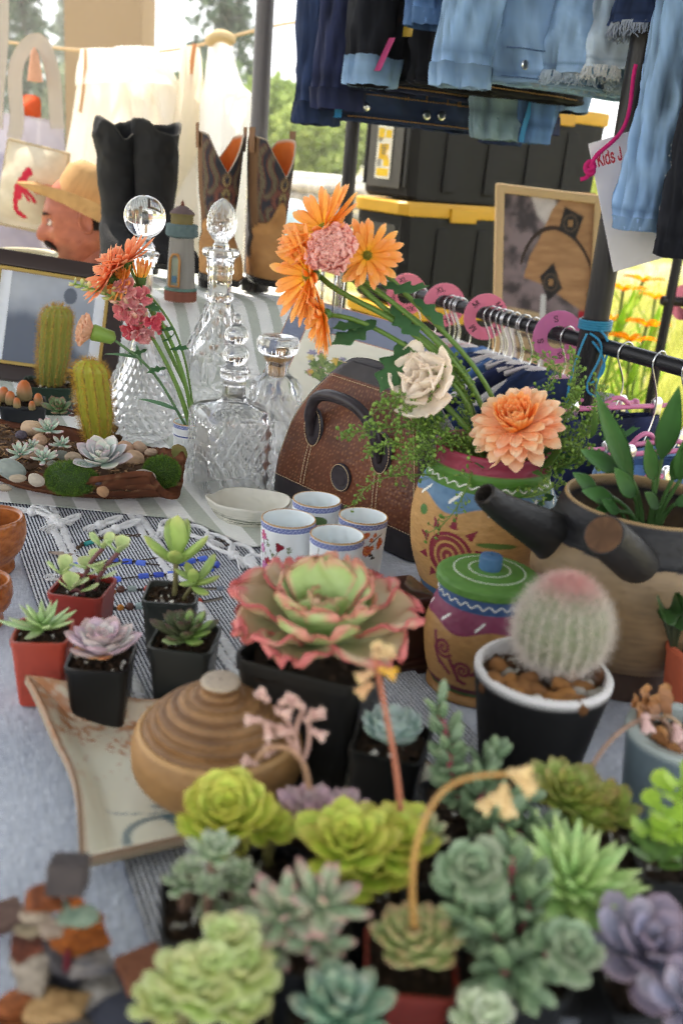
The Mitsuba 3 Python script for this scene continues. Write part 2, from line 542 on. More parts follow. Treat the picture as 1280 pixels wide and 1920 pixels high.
# the tent over the stall
t = thing('market_tent', 'stall tent with dark grey metal poles and a pale roof above the table', 'tent')
tp = D(490, 150, 2.42)
xs = (tp[0] - 1.9, tp[0], 1.75)
for x, y in ((tp[0], tp[1]), (1.75, 2.42), (-2.1, 2.5), (1.75, -1.4), (-2.1, -1.4)):
    part(t, 'pole', tube([(x, y, 0), (x, y, 2.3)], 0.021, 16).col('#5d5b60'), 'vcs')
gx, gy = np.meshgrid(np.linspace(-2.3, 1.9, 30), np.linspace(-1.6, 2.50, 30), indexing='ij')
gz = 2.3 + 0.5 * (1 - np.maximum(np.abs(gx + 0.2) / 2.1, np.abs(gy - 0.4) / 2.0))
part(t, 'roof', slab(np.stack([gx, gy, gz], -1), 0.002).col('#b2b7c0'), 'cloth', True)

# trees
leafq = G([(0, 0, 0), (0.5, 0.32, 0.1), (1, 0, 0), (0.5, -0.32, 0.1)], [(0, 1, 2), (0, 2, 3)])


def rmat(p, s):
    q = np.linalg.qr(RND.normal(size=(3, 3)))[0]
    return frame(p, q[:, 0] * s, q[:, 1] * s, q[:, 2] * s)


def broadleaf(base, h, w, label, c1, c2, n=5200, leaf=0.42):
    t = thing('tree', label, 'tree')
    base = np.asarray(base, float)
    part(t, 'trunk', tube(curve([base, base + V(0.02 * h, 0, 0.3 * h), base + V(-0.01 * h, 0, 0.75 * h)], 8), np.linspace(0.035 * h, 0.01 * h, 8), 8).col('#51473b'), 'rough')
    cl, ms = [], []
    for i in range(16):
        a, r = U(0, 6.28), U(0.1, 0.36) * w
        cl.append((base + V(r * math.cos(a), r * math.sin(a), h * U(0.3, 0.86)), w * U(0.13, 0.24)))
        part(t, 'limb', tube(curve([base + V(0, 0, h * 0.25), (base + cl[-1][0]) / 2 + V(0, 0, 0.16 * h), cl[-1][0]], 6), np.linspace(0.014 * h, 0.004 * h, 6), 5).col('#51473b'), 'rough')
    for i in range(n):
        c, r = cl[i % 16]
        d = unit(RND.normal(size=3)) * r * U(0.55, 1.05) ** 0.6
        d[2] *= 0.8
        ms.append(rmat(c + d, leaf * U(0.6, 1.3)))
    g = scatter(leafq, ms)
    tone = np.repeat(RND.uniform(0, 1, len(ms)), 4)
    g.c = lerp(C(c1), C(c2), tone)
    part(t, 'crown', g, 'petal', False, stuff=True)


def conifer(base, h, w, label, c1='#27382c', c2='#4d5f49', lo=0.08):
    t = thing('conifer_tree', label, 'tree')
    base = np.asarray(base, float)
    part(t, 'trunk', tube([base, base + V(0, 0, h)], [0.02 * h, 0.003 * h], 7).col('#4a4034'), 'rough')
    ms = []
    for i in range(260):
        u = (i / 260) ** 0.85
        z, L, a = h * (lo + (0.985 - lo) * u), w / 2 * (1 - u) ** 0.8 * U(0.6, 1.1) + 0.03 * h * (1 - u), U(0, 6.28)
        for q in np.linspace(0.12, 1, 9):
            for _ in range(2):
                ms.append(rmat(base + V(math.cos(a) * L * q, math.sin(a) * L * q, z - 0.35 * L * q * q + U(-.01, .01) * h), h * U(0.012, 0.03) * 1.3))
    g = scatter(leafq, ms)
    g.c = lerp(C(c1), C(c2), np.repeat(RND.uniform(0, 1, len(ms)), 4))
    part(t, 'crown', g, 'petal', False, stuff=True)


def gnd(px, dist):
    p = D(px, 300, dist)
    return V(p[0], p[1], 0)


conifer(gnd(418, 46), 13.5, 4.4, 'tall dark conifer standing behind the white blouse on the line')
conifer(gnd(52, 60), 14.5, 5.0, 'slim dark conifer behind the tote bag at the left', lo=0.1)
conifer(gnd(-20, 66), 13.0, 5.0, 'dark conifer cut by the left edge of the picture')
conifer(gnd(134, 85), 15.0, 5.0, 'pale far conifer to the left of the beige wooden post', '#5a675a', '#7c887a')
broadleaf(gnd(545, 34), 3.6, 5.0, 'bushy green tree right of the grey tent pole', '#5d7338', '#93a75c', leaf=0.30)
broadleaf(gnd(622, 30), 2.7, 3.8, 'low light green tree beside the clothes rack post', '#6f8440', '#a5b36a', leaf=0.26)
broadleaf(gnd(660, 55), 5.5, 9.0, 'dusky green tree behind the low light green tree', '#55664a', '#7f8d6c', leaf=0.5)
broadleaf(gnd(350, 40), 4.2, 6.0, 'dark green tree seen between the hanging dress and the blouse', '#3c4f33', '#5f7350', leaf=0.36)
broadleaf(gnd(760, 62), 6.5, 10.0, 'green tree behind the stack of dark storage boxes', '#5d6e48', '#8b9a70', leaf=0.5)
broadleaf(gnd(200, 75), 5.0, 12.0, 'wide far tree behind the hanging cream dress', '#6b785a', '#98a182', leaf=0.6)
broadleaf(gnd(1230, 26), 2.1, 4.0, 'yellow green bush at the right behind the lilies', '#8a9a3e', '#c3c766', leaf=0.24)
broadleaf(gnd(1330, 20), 2.0, 4.0, 'yellow green bush at the right edge of the picture', '#8a9a3e', '#c3c766', leaf=0.22)

# a low stone wall and pale boulders beyond the stall
t = thing('stone_wall', 'low grey stone wall beyond the stall, left of the clothes rack', 'wall')
wa, wb = gnd(470, 15.5), gnd(720, 14.0)
ms = []
for row in range(5):
    for q in np.arange(0.0, 1.0, 0.05):
        p = wa + (wb - wa) * (q + 0.025 * (row % 2)) + V(U(-.05, .05), U(-.05, .05), 0.09 + row * 0.17)
        part(t, 'stone', ico(1, 1).disp(lambda v: 0.35 * (fb(v + row * 9 + q * 50, 1.3, 2)[:, None] - .5) * v).T(frame(p, V(U(.09, .13), 0, 0), V(0, U(.1, .14), 0), V(0, 0, U(.075, .1)))).col(lerp(C('#8e8980'), C('#b9b2a6'), U())), 'rough', True)
t = thing('white_trailer', 'low white box trailer parked beyond the stone wall', 'trailer')
tp0 = gnd(640, 19)
part(t, 'body', rbox(3.4, 1.2, 0.28, 0.05).rz(8).mv(tp0 + V(0, 0, 0.62)).col('#d9d7d1'), 'vcs')
for s in (-0.9, 0.9):
    part(t, 'wheel', lathe([(0.0, -.09), (.27, -.09), (.3, -.05), (.3, .05), (.27, .09), (0, .09)], 20).rot((1, 0, 0), 90).mv(tp0 + V(s, -0.68, 0.30)).col('#2a2a2a'))
t = thing('blue_barrel', 'pale blue plastic barrel standing behind the right cowboy boot', 'barrel')
bp = D(540, 520, 6.4)
bp[2] = 0
hb = D(540, 372, 6.4)[2]
part(t, 'body', lathe(smoothprof([(0.0, 0), (.13, 0), (.15, .06), (.16, hb * .5), (.15, hb - .14), (.10, hb - .03), (0.0, hb)], 26), 28).mv(bp).col('#b9cdd6'), 'vcs', True)
for z in (hb * .35, hb * .65):
    part(t, 'band', lathe([(.158, z - .02), (.168, z), (.158, z + .02)], 28).mv(bp).col('#a5bcc7'), 'vcs', True)
# ------------------------------------------------------------------ succulents and their pots
PROF = {'spoon': [(0, .34), (.3, .62), (.66, 1), (.86, .72), (.96, .22), (1, .02)], 'lance': [(0, .8), (.3, 1), (.7, .58), (1, .02)],
        'fat': [(0, .5), (.3, .85), (.66, 1), (.88, .72), (1, .08)], 'round': [(0, .22), (.3, .5), (.66, 1), (.88, .86), (.97, .45), (1, .08)],
        'oval': [(0, .2), (.25, .7), (.55, 1), (.82, .8), (.95, .4), (1, .05)]}


def leaf(kind, W, Th, c0, c1, c2, edge=None, curl=25, cup=0.0, nl=10, na=10, wave=0.0, seed=0):
    """A fleshy leaf of length 1 along +y, its upper face towards +z."""
    t = np.linspace(0, 1, nl) ** 0.9
    pr = np.array(PROF[kind])
    w = PchipInterpolator(pr[:, 0], pr[:, 1])(t) * W / 2
    th = PchipInterpolator([0, .3, .75, 1], [.7, 1, .8, .1])(t) * Th / 2
    ang = np.cumsum(np.full(nl, rad(curl) / nl)) - rad(curl) / nl
    y = np.r_[0, np.cumsum(np.diff(t) * np.cos(ang[1:]))]
    z = np.r_[0, np.cumsum(np.diff(t) * np.sin(ang[1:]))]
    a = np.arange(na) * 2 * np.pi / na
    rings, cols = [], []
    C0, C1, C2 = C(c0), C(c1), C(c2)
    CE = C(edge) if edge else C2
    for i in range(nl):
        x = w[i] * np.cos(a)
        zz = th[i] * np.where(np.sin(a) > 0, 0.55, 1.0) * np.sin(a) + cup * (np.cos(a) ** 2) * w[i]
        zz = zz + wave * w[i] * np.sin(t[i] * 17 + seed) * np.cos(a) ** 2 * np.sign(np.cos(a))
        rings.append(np.stack([x, y[i] - zz * math.sin(ang[i]), z[i] + zz * math.cos(ang[i])], 1))
        c = lerp(lerp(C0, C1, np.full(na, sst(0, .6, t[i]))), C2, np.full(na, sst(.72, 1, t[i])))
        cols.append(lerp(c, CE, (0.75 if edge else 0.0) * np.abs(np.cos(a)) ** 4 * sst(.25, .6, t[i])))
    g = loft(rings)
    c = np.vstack(cols + [cols[0][:1], cols[-1][:1]]) * 1.18
    c = c * (0.70 + 0.40 * fb(g.v + seed * 3.3, 6, 3, seed) + .20 * fb(g.v + seed, 23, 2, seed))[:, None]
    return G(g.v, g.f, c)


def tones(g, k=3, amt=0.14, hue=0.08):
    r = np.random.RandomState(int(abs(g.v.sum()) * 1e4) % 99991)
    return [G(g.v, g.f, np.clip(g.c * (1 + r.uniform(-amt, amt)) * (1 + r.uniform(-hue, hue, 3)), 0, 1)) for _ in range(k)]


def put_leaf(t, g, o, d, up, s, name='leaf', label=None, mat='leafy', wide=1.0):
    y = unit(d)
    z = unit(np.asarray(up) - y * (np.asarray(up) @ y))
    m = frame(o, np.cross(y, z) * s * wide, y * s, z * s)
    return part(t, name, g, mat, True, m, label)


def rosette(t, o, R, n, gs, el0=82, el1=14, s0=0.34, axis=(0, 0, 1), jit=6, rise=0.16, pw=0.85, wide=1.0, K=1.13):
    ax = unit(axis)
    R = R * K
    el0, el1 = el0 - 6, el1 - 6
    fx = facing(V(0, 0, 0), ax, (0, 1, 0.01))[:3, :3]
    ph = U(0, 360)
    for i in range(n):
        u = (i / (n - 1)) ** .8
        az, el = rad(ph + i * 137.508 + U(-jit, jit)), rad(el0 + (el1 - el0) * u ** pw + U(-jit, jit) * 0.6)
        rd = fx @ V(math.cos(az), math.sin(az), 0)
        s = R * (s0 + (1 - s0) * u ** 0.8) * U(0.93, 1.06)
        d = rd * math.cos(el) + ax * math.sin(el)
        put_leaf(t, gs[i % len(gs)], o + rd * 0.07 * R * u + ax * R * rise * (1 - u), d, ax * math.cos(el) - rd * math.sin(el), s, wide=wide * U(.93, 1.08))


chip = tm(trimesh.creation.box((1, 1, .45))).disp(lambda v: .18 * np.sin(v * 7.3 + v[:, ::-1] * 4.1))


def soil(t, o, w, rnd=0.5, c1='#130e0b', c2='#3f2f21', n=90, perlite=0.08, ch=0.0035, kind='soil'):
    """A lumpy bed of soil and chips, w across, at o."""
    k = 22
    xs = np.linspace(-1, 1, k)
    gx, gy = np.meshgrid(xs, xs, indexing='ij')
    if rnd:
        q = np.sqrt(gx ** 2 + gy ** 2) / np.maximum(np.maximum(np.abs(gx), np.abs(gy)), 1e-6)
        gx, gy = gx / (1 + (q - 1) * rnd), gy / (1 + (q - 1) * rnd)
    p = np.stack([gx * w / 2, gy * w / 2, 0 * gx], -1)
    p[..., 2] = w * 0.09 * (fb(p + o, 2.2 / w * 2, 3) - 0.5)
    g = gridmesh(p + o)
    g.c = lerp(C(c1), C(c2), fb(g.v, 500, 2) * 0.8)
    ms, cs = [], []
    for i in range(n):
        r, a = math.sqrt(U()) * 0.46 * w, U(0, 6.28)
        s = ch * U(.5, 1.6)
        m = rmat(o + V(r * math.cos(a), r * math.sin(a), w * 0.015), s)
        m[:3, 0] *= U(.8, 2.2)
        ms.append(m)
        cs.append(C('#d8d4ca') if U() < perlite else lerp(C(c1), C(c2), U(0, 1.2)))
    h = scatter(chip, ms)
    h.c = np.repeat(np.array(cs), len(chip.v), 0)
    part(t, kind, cat(g, h), 'rough', 40, stuff=True)


def square_pot(t, o, w, h, deg=0, c='#1c1d1f', taper=0.80, mat='vcs', slots=False, soil_kw=None, wall=0.0016, dirt=0.25):
    """A thin nursery pot; o is the centre of its rim."""
    R = lambda k, z, r=0.13: rrect(w * k, w * k, w * k * r, 6, z)
    rim = 0.075 * h
    i = 1 - 2 * wall / w
    rings = [R(taper * .96, -h), R(taper, -h + .002), R(.965, -rim * 1.25), R(1.0, -rim * 1.15), R(1.012, -rim * .3), R(1.005, 0), R(i * .995, 0), R(i * .96, -rim), R(i * .93, -h * .55)]
    g = loft(rings, True, True).rz(deg).mv(o)
    cc = C(c)
    g.c = lerp(cc, C('#8a8378'), dirt * np.clip(fb(g.v, 60, 3, 4) * 2 - 0.85, 0, 1) * (0.5 + 0.5 * fb(g.v, 400, 2)))
    k = part(t, 'pot', g, mat, 35)
    if slots:
        for side in range(4):
            for q in np.linspace(-.36, .36, 9):
                for hh in (0.30,):
                    m = rotm((0, 0, 1), deg + side * 90)
                    wl = w * (taper + (0.965 - taper) * .58) / 2
                    s = rbox(w * 0.016, w * 0.012, h * 0.52, .0005).rot((1, 0, 0), -math.degrees(math.atan((0.965 - taper) * w / 2 / h))).mv(q * w * .9, -wl + h * 0.012, -h * 0.74)
                    part(k, 'rib', s.T(m).mv(o).col('#141516'), mat, 35)
    soil(t, o + V(0, 0, -rim * 0.9 - w * .02), w * .95, 0.25, ch=min(.0045, w * .06), **(soil_kw or {}))
    return k


def round_pot(t, o, w, h, c='#1c1d1f', taper=0.72, wall=0.0025, mat='vcs', rimc=None, soil_kw=None, lip=1.03, depth=0.14):
    r = w / 2
    pr = [(0.001, -h), (r * taper * .94, -h), (r * taper, -h + .003), (r * (taper + (1 - taper) * .8), -h * .22), (r * .985, -h * .1), (r * lip, -h * .075), (r * lip, -.002), (r * lip - .0015, 0),
          (r - wall, 0), (r - wall - .001, -.002), (r * .965 - wall, -h * .13), (r * .95 - wall, -h * .17)]
    g = lathe(pr, 56, True, True).mv(o)
    g.c = np.broadcast_to(C(c), g.v.shape) * (0.85 + 0.3 * fb(g.v, 90, 3))[:, None]
    if rimc:
        z = g.v[:, 2] - o[2]
        rr = np.hypot(*(g.v - o)[:, :2].T)
        idx = np.minimum(np.arange(len(z)) // 56, 11)
        on = (idx >= 6) & (idx <= 11)
        g.c[on] = C(rimc)
    k = part(t, 'pot', g, mat, 35)
    if soil_kw is not False:
        soil(t, o + V(0, 0, -h * depth), w * .93, 1.0, **(soil_kw or {}))
    return k


def stalk(t, pts, r, c, name='flower_stalk'):
    pa = curve(pts, 22)
    part(t, name, tube(pa, r, 8).col(lambda v: C(c) * (0.8 + .4 * fb(v, 160, 2))[:, None]), 'leafy', True)
    return pa


def blossom(t, o, d, L, c1, c2, name='blossom'):
    """A small nodding bell of five pointed petals."""
    d = unit(d)
    fr = facing(V(0, 0, 0), d)[:3, :3]
    gs = []
    for k in range(5):
        a = k * 2 * np.pi / 5
        rd = fr @ V(math.cos(a), math.sin(a), 0)
        g = leaf('fat', 0.5, 0.16, c1, c1, c2, curl=-30, nl=7, na=8)
        y = unit(d + rd * 0.22)
        gs.append(g.T(frame(o, np.cross(y, unit(-rd + d * .22)) * L, y * L, unit(-rd + d * .22) * L)))
    gs.append(ico(L * .25, 1).mv(o).col(c1))
    part(t, name, cat(gs), 'leafy', True)


POT_H = 0.056


def succ(px, py, dz, potpx, label, c='#101112', deg=0, h=POT_H, rnd=False, slots=False, group=None, name='potted_succulent', off=(0, 0), taper=.8, **kw):
    """A pot whose plant's heart is seen at (px, py), dz above the rim; returns (thing, heart)."""
    o = P(px, py, h + dz)
    w = potpx * S(o)
    t = thing(name, label, 'potted plant', group)
    rim = V(o[0] + off[0], o[1] + off[1], ZT + h + 0.001)
    (round_pot if rnd else square_pot)(t, rim, w, h - .0005, **({'c': c, 'taper': taper} if rnd else {'c': c, 'deg': deg, 'slots': slots, 'taper': taper}), **kw)
    return t, o


# the small pots in the middle of the table
t, o = succ(80, 1166, 0.008, 104, 'orange red square pot with a green spiky star shaped succulent', '#a5402f', 8)
rosette(t, o - V(0, 0, .006), 68 * S(o), 17, tones(leaf('lance', .30, .13, '#7f9a5e', '#93a872', '#b9c59a', edge='#b9c59a', curl=18, cup=.25)), 76, 8, .45)
t, o = succ(155, 1104, -0.002, 104, 'dark red square pot with a pale green jade like plant on purple brown stems', '#8e2a22', -4)
lv = tones(leaf('round', .72, .10, '#8fa468', '#a3b57c', '#bcc78d', edge='#d7d3a4', curl=12, cup=.1))
for pts, n in (([(0, 0, 0), (.004, .002, .018), (.016, .004, .036)], 9), ([(.01, 0, 0), (.018, -.004, .02), (.030, -.002, .036)], 8), ([(-.006, -.006, 0), (-.012, -.008, .01), (-.014, -.01, .016)], 6), ([(.004, -.012, 0), (0, -.016, .006), (-.004, -.02, .008)], 5)):
    pa = curve([o + V(*q) for q in pts], 14)
    part(t, 'stem', tube(pa, .0019, 7).col('#6a3f43'), 'leafy', True)
    for i in range(n):
        q = pa[int(3 + 10.9 * (i + 1) / (n + .1))] if i < n - 4 else pa[-1]
        a = i * 1.95
        d = V(math.cos(a), math.sin(a), .35 + .5 * (i >= n - 4))
        put_leaf(t, lv[i % 3], q, d, V(-d[0] * .4, -d[1] * .4, 1), U(.014, .0185))
t, o = succ(190, 1208, 0.010, 118, 'black square pot with a pale lilac rosette whose lowest leaves turn orange', '#121314', 4)
lv = tones(leaf('spoon', .56, .13, '#a39c9f', '#b5adb0', '#c4a9a8', edge='#c2a8a8', curl=22, cup=.22))
rosette(t, o - V(0, 0, .007), 72 * S(o), 34, lv, 80, 22, .36)
for a in (-1.9, -1.2, -2.6):
    put_leaf(t, leaf('spoon', .6, .14, '#b3a88c', '#c8a26a', '#d0785a', curl=22, cup=.2), o - V(0, 0, .008), V(math.cos(a), math.sin(a), .18), V(0, 0, 1), 58 * S(o), label='orange tinted lowest leaf')
t, o = succ(322, 1112, 0.000, 100, 'dark green square pot with a plump bear paw shaped green succulent', '#2b302e', 3)
lv = tones(leaf('oval', .46, .27, '#7f9a4e', '#8aa45a', '#a2ad62', curl=10, cup=0))
st = curve([o + V(.002, 0, -.004), o + V(.003, 0, .014), o + V(.002, .002, .032)], 10)
part(t, 'stem', tube(st, .0022, 7).col('#6f6a45'), 'leafy', True)
for d, s, q in (((-1, -.2, .75), .034, 8), ((1, -.1, .85), .037, 8), ((.05, .1, 1), .040, 8), ((.35, .3, 1.1), .033, 9), ((-.3, .3, 1.1), .032, 9), ((.1, -.9, .7), .026, 8)):
    put_leaf(t, lv[q % 3], st[q], V(*d), V(-d[0], -d[1], .5), s, wide=1.05)
s2 = curve([o + V(.01, -.004, -.004), o + V(.016, -.006, .008), o + V(.022, -.006, .016)], 8)
part(t, 'stem', tube(s2, .0018, 7).col('#6f6a45'), 'leafy', True)
for i, (d, s) in enumerate((((-1, -.3, .5), .022), ((1, -.2, .4), .023), ((.1, -.5, 1), .021), ((.6, .4, .9), .026), ((-.5, .6, .6), .02), ((.8, -.7, -.1), .02), ((-.7, -.8, 0), .019))):
    put_leaf(t, lv[i % 3], s2[-1 - (i % 3)], V(*d), V(-d[0], -d[1], .6), s)
t, o = succ(348, 1176, 0.009, 120, 'dark grey square pot with a dark green and maroon tipped rosette', '#2c302f', -3)
lv = tones(leaf('fat', .40, .2, '#5d6a45', '#56623f', '#55413a', curl=20, cup=.1), 4, .2, .12)
rosette(t, o - V(0, 0, .008), 64 * S(o), 26, lv + tones(leaf('fat', .4, .2, '#6f9146', '#7d9d4e', '#86954f', curl=20, cup=.1), 1), 78, 10, .4)
put_leaf(t, leaf('fat', .5, .26, '#8ea868', '#9bb377', '#b1bf8a', curl=15), o - V(.0, .0, .01), V(-.8, -.7, .05), V(0, 0, 1), .02, label='pale loose leaf at the rim')

# the big pot with the ruffled rosette


def ruffled(W, amp, c0, c1, edge, seed, n1=26, n2=30, curl=42, blush=0.3):
    r = np.random.RandomState(seed)
    p, col = np.zeros((n1, n2, 3)), np.zeros((n1, n2, 3))
    pr = PchipInterpolator([0, .2, .5, .8, .94, 1], [.30, .42, .78, 1, .78, .42])
    f1, p1, f2, p2 = r.uniform(9, 12), r.uniform(0, 6), r.uniform(17, 22), r.uniform(0, 6)
    for i, tt in enumerate(np.linspace(0, 1, n1)):
        for j, q in enumerate(np.linspace(-1, 1, n2)):
            w = float(pr(tt)) * W / 2
            e = max(abs(q) ** 2.2, float(sst(.55, 1, tt)) * (1 - .25 * abs(q)))
            s = tt * 3 + q * 1.6
            an = rad(curl) * tt
            x = w * q
            ru = amp * e * (math.sin(s * f1 * .42 + p1) + .5 * math.sin(s * f2 * .42 + p2)) * (.35 + .65 * tt)
            y, z = tt * math.cos(an * .5), tt * math.sin(an * .5) + .42 * w * abs(q) ** 2
            y += .05 * e * math.sin(q * 9 + p2) * sst(.6, 1, tt)
            p[i, j] = (x, y - ru * math.sin(an), z + ru * math.cos(an))
            ed = float(sst(.86, 1.0, max(abs(q) ** 1.3, tt + .02 * math.sin(q * 14)))) * float(sst(.15, .5, tt))
            col[i, j] = lerp(lerp(C(c0), C(c1), tt), C(edge), np.clip(ed + blush * tt ** 2 * (fb(V(x * 4, tt * 4, seed), 1.6, 2)), 0, 1))
    th = np.full((n1, n2), .055)
    th[:, [0, -1]] = .03
    th[-1] = .03
    g = slab(p, th)
    c = col.reshape(-1, 3) * (.88 + .24 * fb(p.reshape(-1, 3), 9, 3, seed))[:, None]
    g.c = np.vstack([c, c])
    if (vnormals(g.v, g.f)[: n1 * n2, 2]).mean() < 0:
        pass
    return g


t, o = succ(598, 1180, 0.012, 246, 'big black square pot with a large ruffled green rosette edged in pink red', '#0d0e0f', -17, h=0.098, slots=True, taper=.83)
GREEN, MIX, PINK = ('#a3bf74', '#b0c684', '#d3a688'), ('#9fb872', '#a8ba82', '#d08a78'), ('#a3b07c', '#b8a488', '#cb6f6a')
for i, (az, el, L, W, cs, curl, amp) in enumerate((
        (-95, 84, .030, .95, GREEN, 30, .02), (60, 80, .034, 1.0, GREEN, 26, .02), (170, 74, .040, .95, GREEN, 22, .02), (-70, 70, .038, 1.15, GREEN, 24, .03),
        (100, 72, .062, .92, GREEN, 10, .025), (62, 64, .066, .95, MIX, 4, .03), (22, 54, .062, .95, MIX, 6, .04), (140, 58, .056, .95, MIX, 6, .035),
        (-160, 50, .052, 1.0, MIX, 14, .035), (-118, 46, .050, 1.15, MIX, 16, .035), (-62, 44, .052, 1.05, MIX, 12, .04), (-20, 42, .054, .90, MIX, 10, .04),
        (178, 28, .074, .90, PINK, -6, .045), (-6, 22, .078, .85, PINK, -8, .045), (-90, 24, .056, 1.15, MIX, 8, .05), (-140, 16, .066, .95, PINK, -4, .06), (-45, 10, .072, 1.0, PINK, -16, .05),
        (120, 34, .070, .9, PINK, -4, .05), (40, 30, .072, .9, PINK, -6, .05), (-108, 4, .062, 1.0, PINK, -10, .06), (-168, 4, .060, .9, PINK, -14, .07), (80, 20, .07, .9, PINK, -8, .05))):
    el = max(el + (6 if el < 40 else 0), 19)
    rd = V(math.cos(rad(az)), math.sin(rad(az)), 0)
    g = ruffled(W, amp, cs[0], cs[1], cs[2], 40 + i, curl=curl, blush=.03 if cs is not PINK else .45)
    d = rd * math.cos(rad(el)) + V(0, 0, math.sin(rad(el)))
    put_leaf(t, g, o + rd * (.004 + .006 * (1 - el / 90)) + V(0, 0, -.010 + .006 * el / 90), d, V(0, 0, math.cos(rad(el))) - rd * math.sin(rad(el)), L * .80)

# small blue green rosette in a black pot, beside the plate
t, o = succ(735, 1378, 0.004, 138, 'black square pot with a dense blue green pointed rosette beside the big pot', '#0d0e0f', -14, h=0.068)
rosette(t, o - V(0, 0, .004), 66 * S(o), 74, tones(leaf('spoon', .42, .14, '#8ba39a', '#93aaa0', '#a9b3a9', curl=40, cup=.25)), 84, 20, .3, rise=.3)

# the rows at the front
YG = lambda: tones(leaf('round', .74, .11, '#94a83c', '#a6b84a', '#b7bb55', edge='#bfae55', curl=30, cup=.3), 4)
t, o = succ(425, 1542, 0.024, 165, 'black pot with yellow green cupped rosettes just in front of the brown lidded pot', '#0d0e0f', 0, rnd=True, off=(.028, -.006))
rosette(t, o, 92 * S(o), 34, YG(), 84, 18, .3, (-.1, -.25, 1), rise=.1)
for a, b, c, R in ((505, 1562, .014, 54), (415, 1600, .004, 52), (470, 1518, .018, 40)):
    q = P(a, b, POT_H + c)
    rosette(t, q, R * S(q), 15, YG(), 80, 15, .35, (.15, -.3, 1))
    part(t, 'stem', tube([q + V(0, 0, -.03), q], .003, 7).col('#6e6a3e'), 'leafy', True)
part(t, 'stem', tube([o + V(.014, 0, -.04), o], .0042, 7).col('#6e6a3e'), 'leafy', True)
t, o = succ(600, 1520, 0.014, 140, 'black pot with a dusty lilac grey rosette behind the yellow green ones', '#0d0e0f', 10)
for a, b, R in ((585, 1525, 78), (645, 1515, 55)):
    q = P(a, b, POT_H + .014)
    rosette(t, q - V(0, 0, .006), R * S(q), 30, tones(leaf('spoon', .46, .2, '#8f8589', '#a3959b', '#b19a9d', edge='#b5a0a3', curl=25, cup=.15)), 82, 14, .4)
y0 = o[1] + .006
pa = stalk(t, [o + V(-.004, .004, 0), D(575, 1455, y0), D(556, 1415, y0), D(520, 1400, y0 - .002), D(480, 1428, y0 - .004)], np.linspace(.0020, .0013, 22), '#b08a6c')
for pts in ([(560, 1420), (548, 1370), (515, 1325)], [(556, 1410), (560, 1350), (570, 1330)], [(548, 1402), (520, 1365), (490, 1352)], [(565, 1432), (580, 1385), (578, 1355)]):
    stalk(t, [D(a, b, y0) for a, b in pts], .0012, '#b8938a')
for px, py, dx, dz in ((500, 1312, -.6, .8), (528, 1318, .7, .7), (522, 1335, .9, .1), (566, 1325, -.7, .6), (584, 1340, .8, .4), (484, 1350, -1, .1), (500, 1362, .3, -.8), (575, 1350, .6, .8), (588, 1372, .8, -.2), (478, 1432, -.9, .4), (500, 1415, .2, .8), (545, 1372, -.6, .2)):
    blossom(t, D(px, py, y0), V(dx, -.3, dz), .0080, '#c9a59c', '#dcc3ba')
t, o = succ(690, 1600, 0.026, 165, 'black pot with the widest yellow green rosettes and a tall orange stalk of yellow bells', '#0d0e0f', -8, off=(.0, .01))
YL = tones(leaf('spoon', .62, .13, '#8fa33a', '#a9b84c', '#b3b650', edge='#b9a651', curl=28, cup=.2), 4)
for a, b, c, R, n in ((650, 1600, .022, 96, 26), (735, 1592, .018, 88, 24), (690, 1640, .010, 84, 20)):
    q = P(a, b, POT_H + c)
    rosette(t, q, R * S(q), n, YL, 80, 14, .36, ((a - 690) * .003, -.22, 1))
    part(t, 'stem', tube([q + V(0, 0, -.035), q], .004, 7).col('#6e6a3e'), 'leafy', True)
b0 = P(752, 1560, POT_H + .02)
pa = stalk(t, [b0, D(742, 1440, b0[1] + .004), D(724, 1340, b0[1] + .008), D(706, 1250, b0[1] + .006), D(702, 1222, b0[1] + .002)], np.linspace(.0017, .0011, 22), '#b5715a')
for px, py, dx, dy, c1, c2 in ((703, 1228, .1, .6, '#cdb089', '#d9c487'), (716, 1256, .9, -.1, '#cfa040', '#d9a51e'), (694, 1262, -.8, -.4, '#c9a27a', '#d8bf86'), (692, 1285, -.7, -.7, '#c79c72', '#d6b67c'), (712, 1228, .7, .5, '#cdb089', '#d6c48a')):
    blossom(t, D(px, py, b0[1] + .004), V(dx, -.3, dy), .0085, c1, c2)
t, o = succ(785, 1570, 0.020, 100, 'small black pot with a grey green rosette right of the widest yellow green one', '#0d0e0f', 5)
rosette(t, o, 52 * S(o), 22, tones(leaf('spoon', .5, .15, '#84966a', '#94a478', '#a99a7c', edge='#b08f7c', curl=25, cup=.2)), 82, 14, .4)
t, o = succ(390, 1668, 0.012, 176, 'black pot with several small frosty grey green rosettes', '#0d0e0f', 12)
for a, b, c, R in ((345, 1662, .012, 46), (440, 1655, .014, 50), (398, 1604, .034, 52), (392, 1668, .02, 36), (355, 1632, .02, 30), (395, 1715, .002, 34), (455, 1690, .004, 30)):
    q = P(a, b, POT_H + c)
    rosette(t, q, R * S(q), 18, tones(leaf('spoon', .5, .22, '#7f9270', '#97a587', '#b3a79c', edge='#aeb59c', curl=22, cup=.2)), 82, 10, .42)
    part(t, 'stem', tube([q + V(0, 0, -.012 - c), q], .0026, 6).col('#71594c'), 'leafy', True)
t, o = succ(560, 1760, 0.004, 190, 'black pot with loose rosettes of pointed grey green leaves tipped in pink', '#0d0e0f', -6, off=(0, .004))
GP = tones(leaf('fat', .34, .2, '#75876a', '#8a9a7c', '#b07a78', edge='#a08a80', curl=14, cup=0), 4, .16, .08)
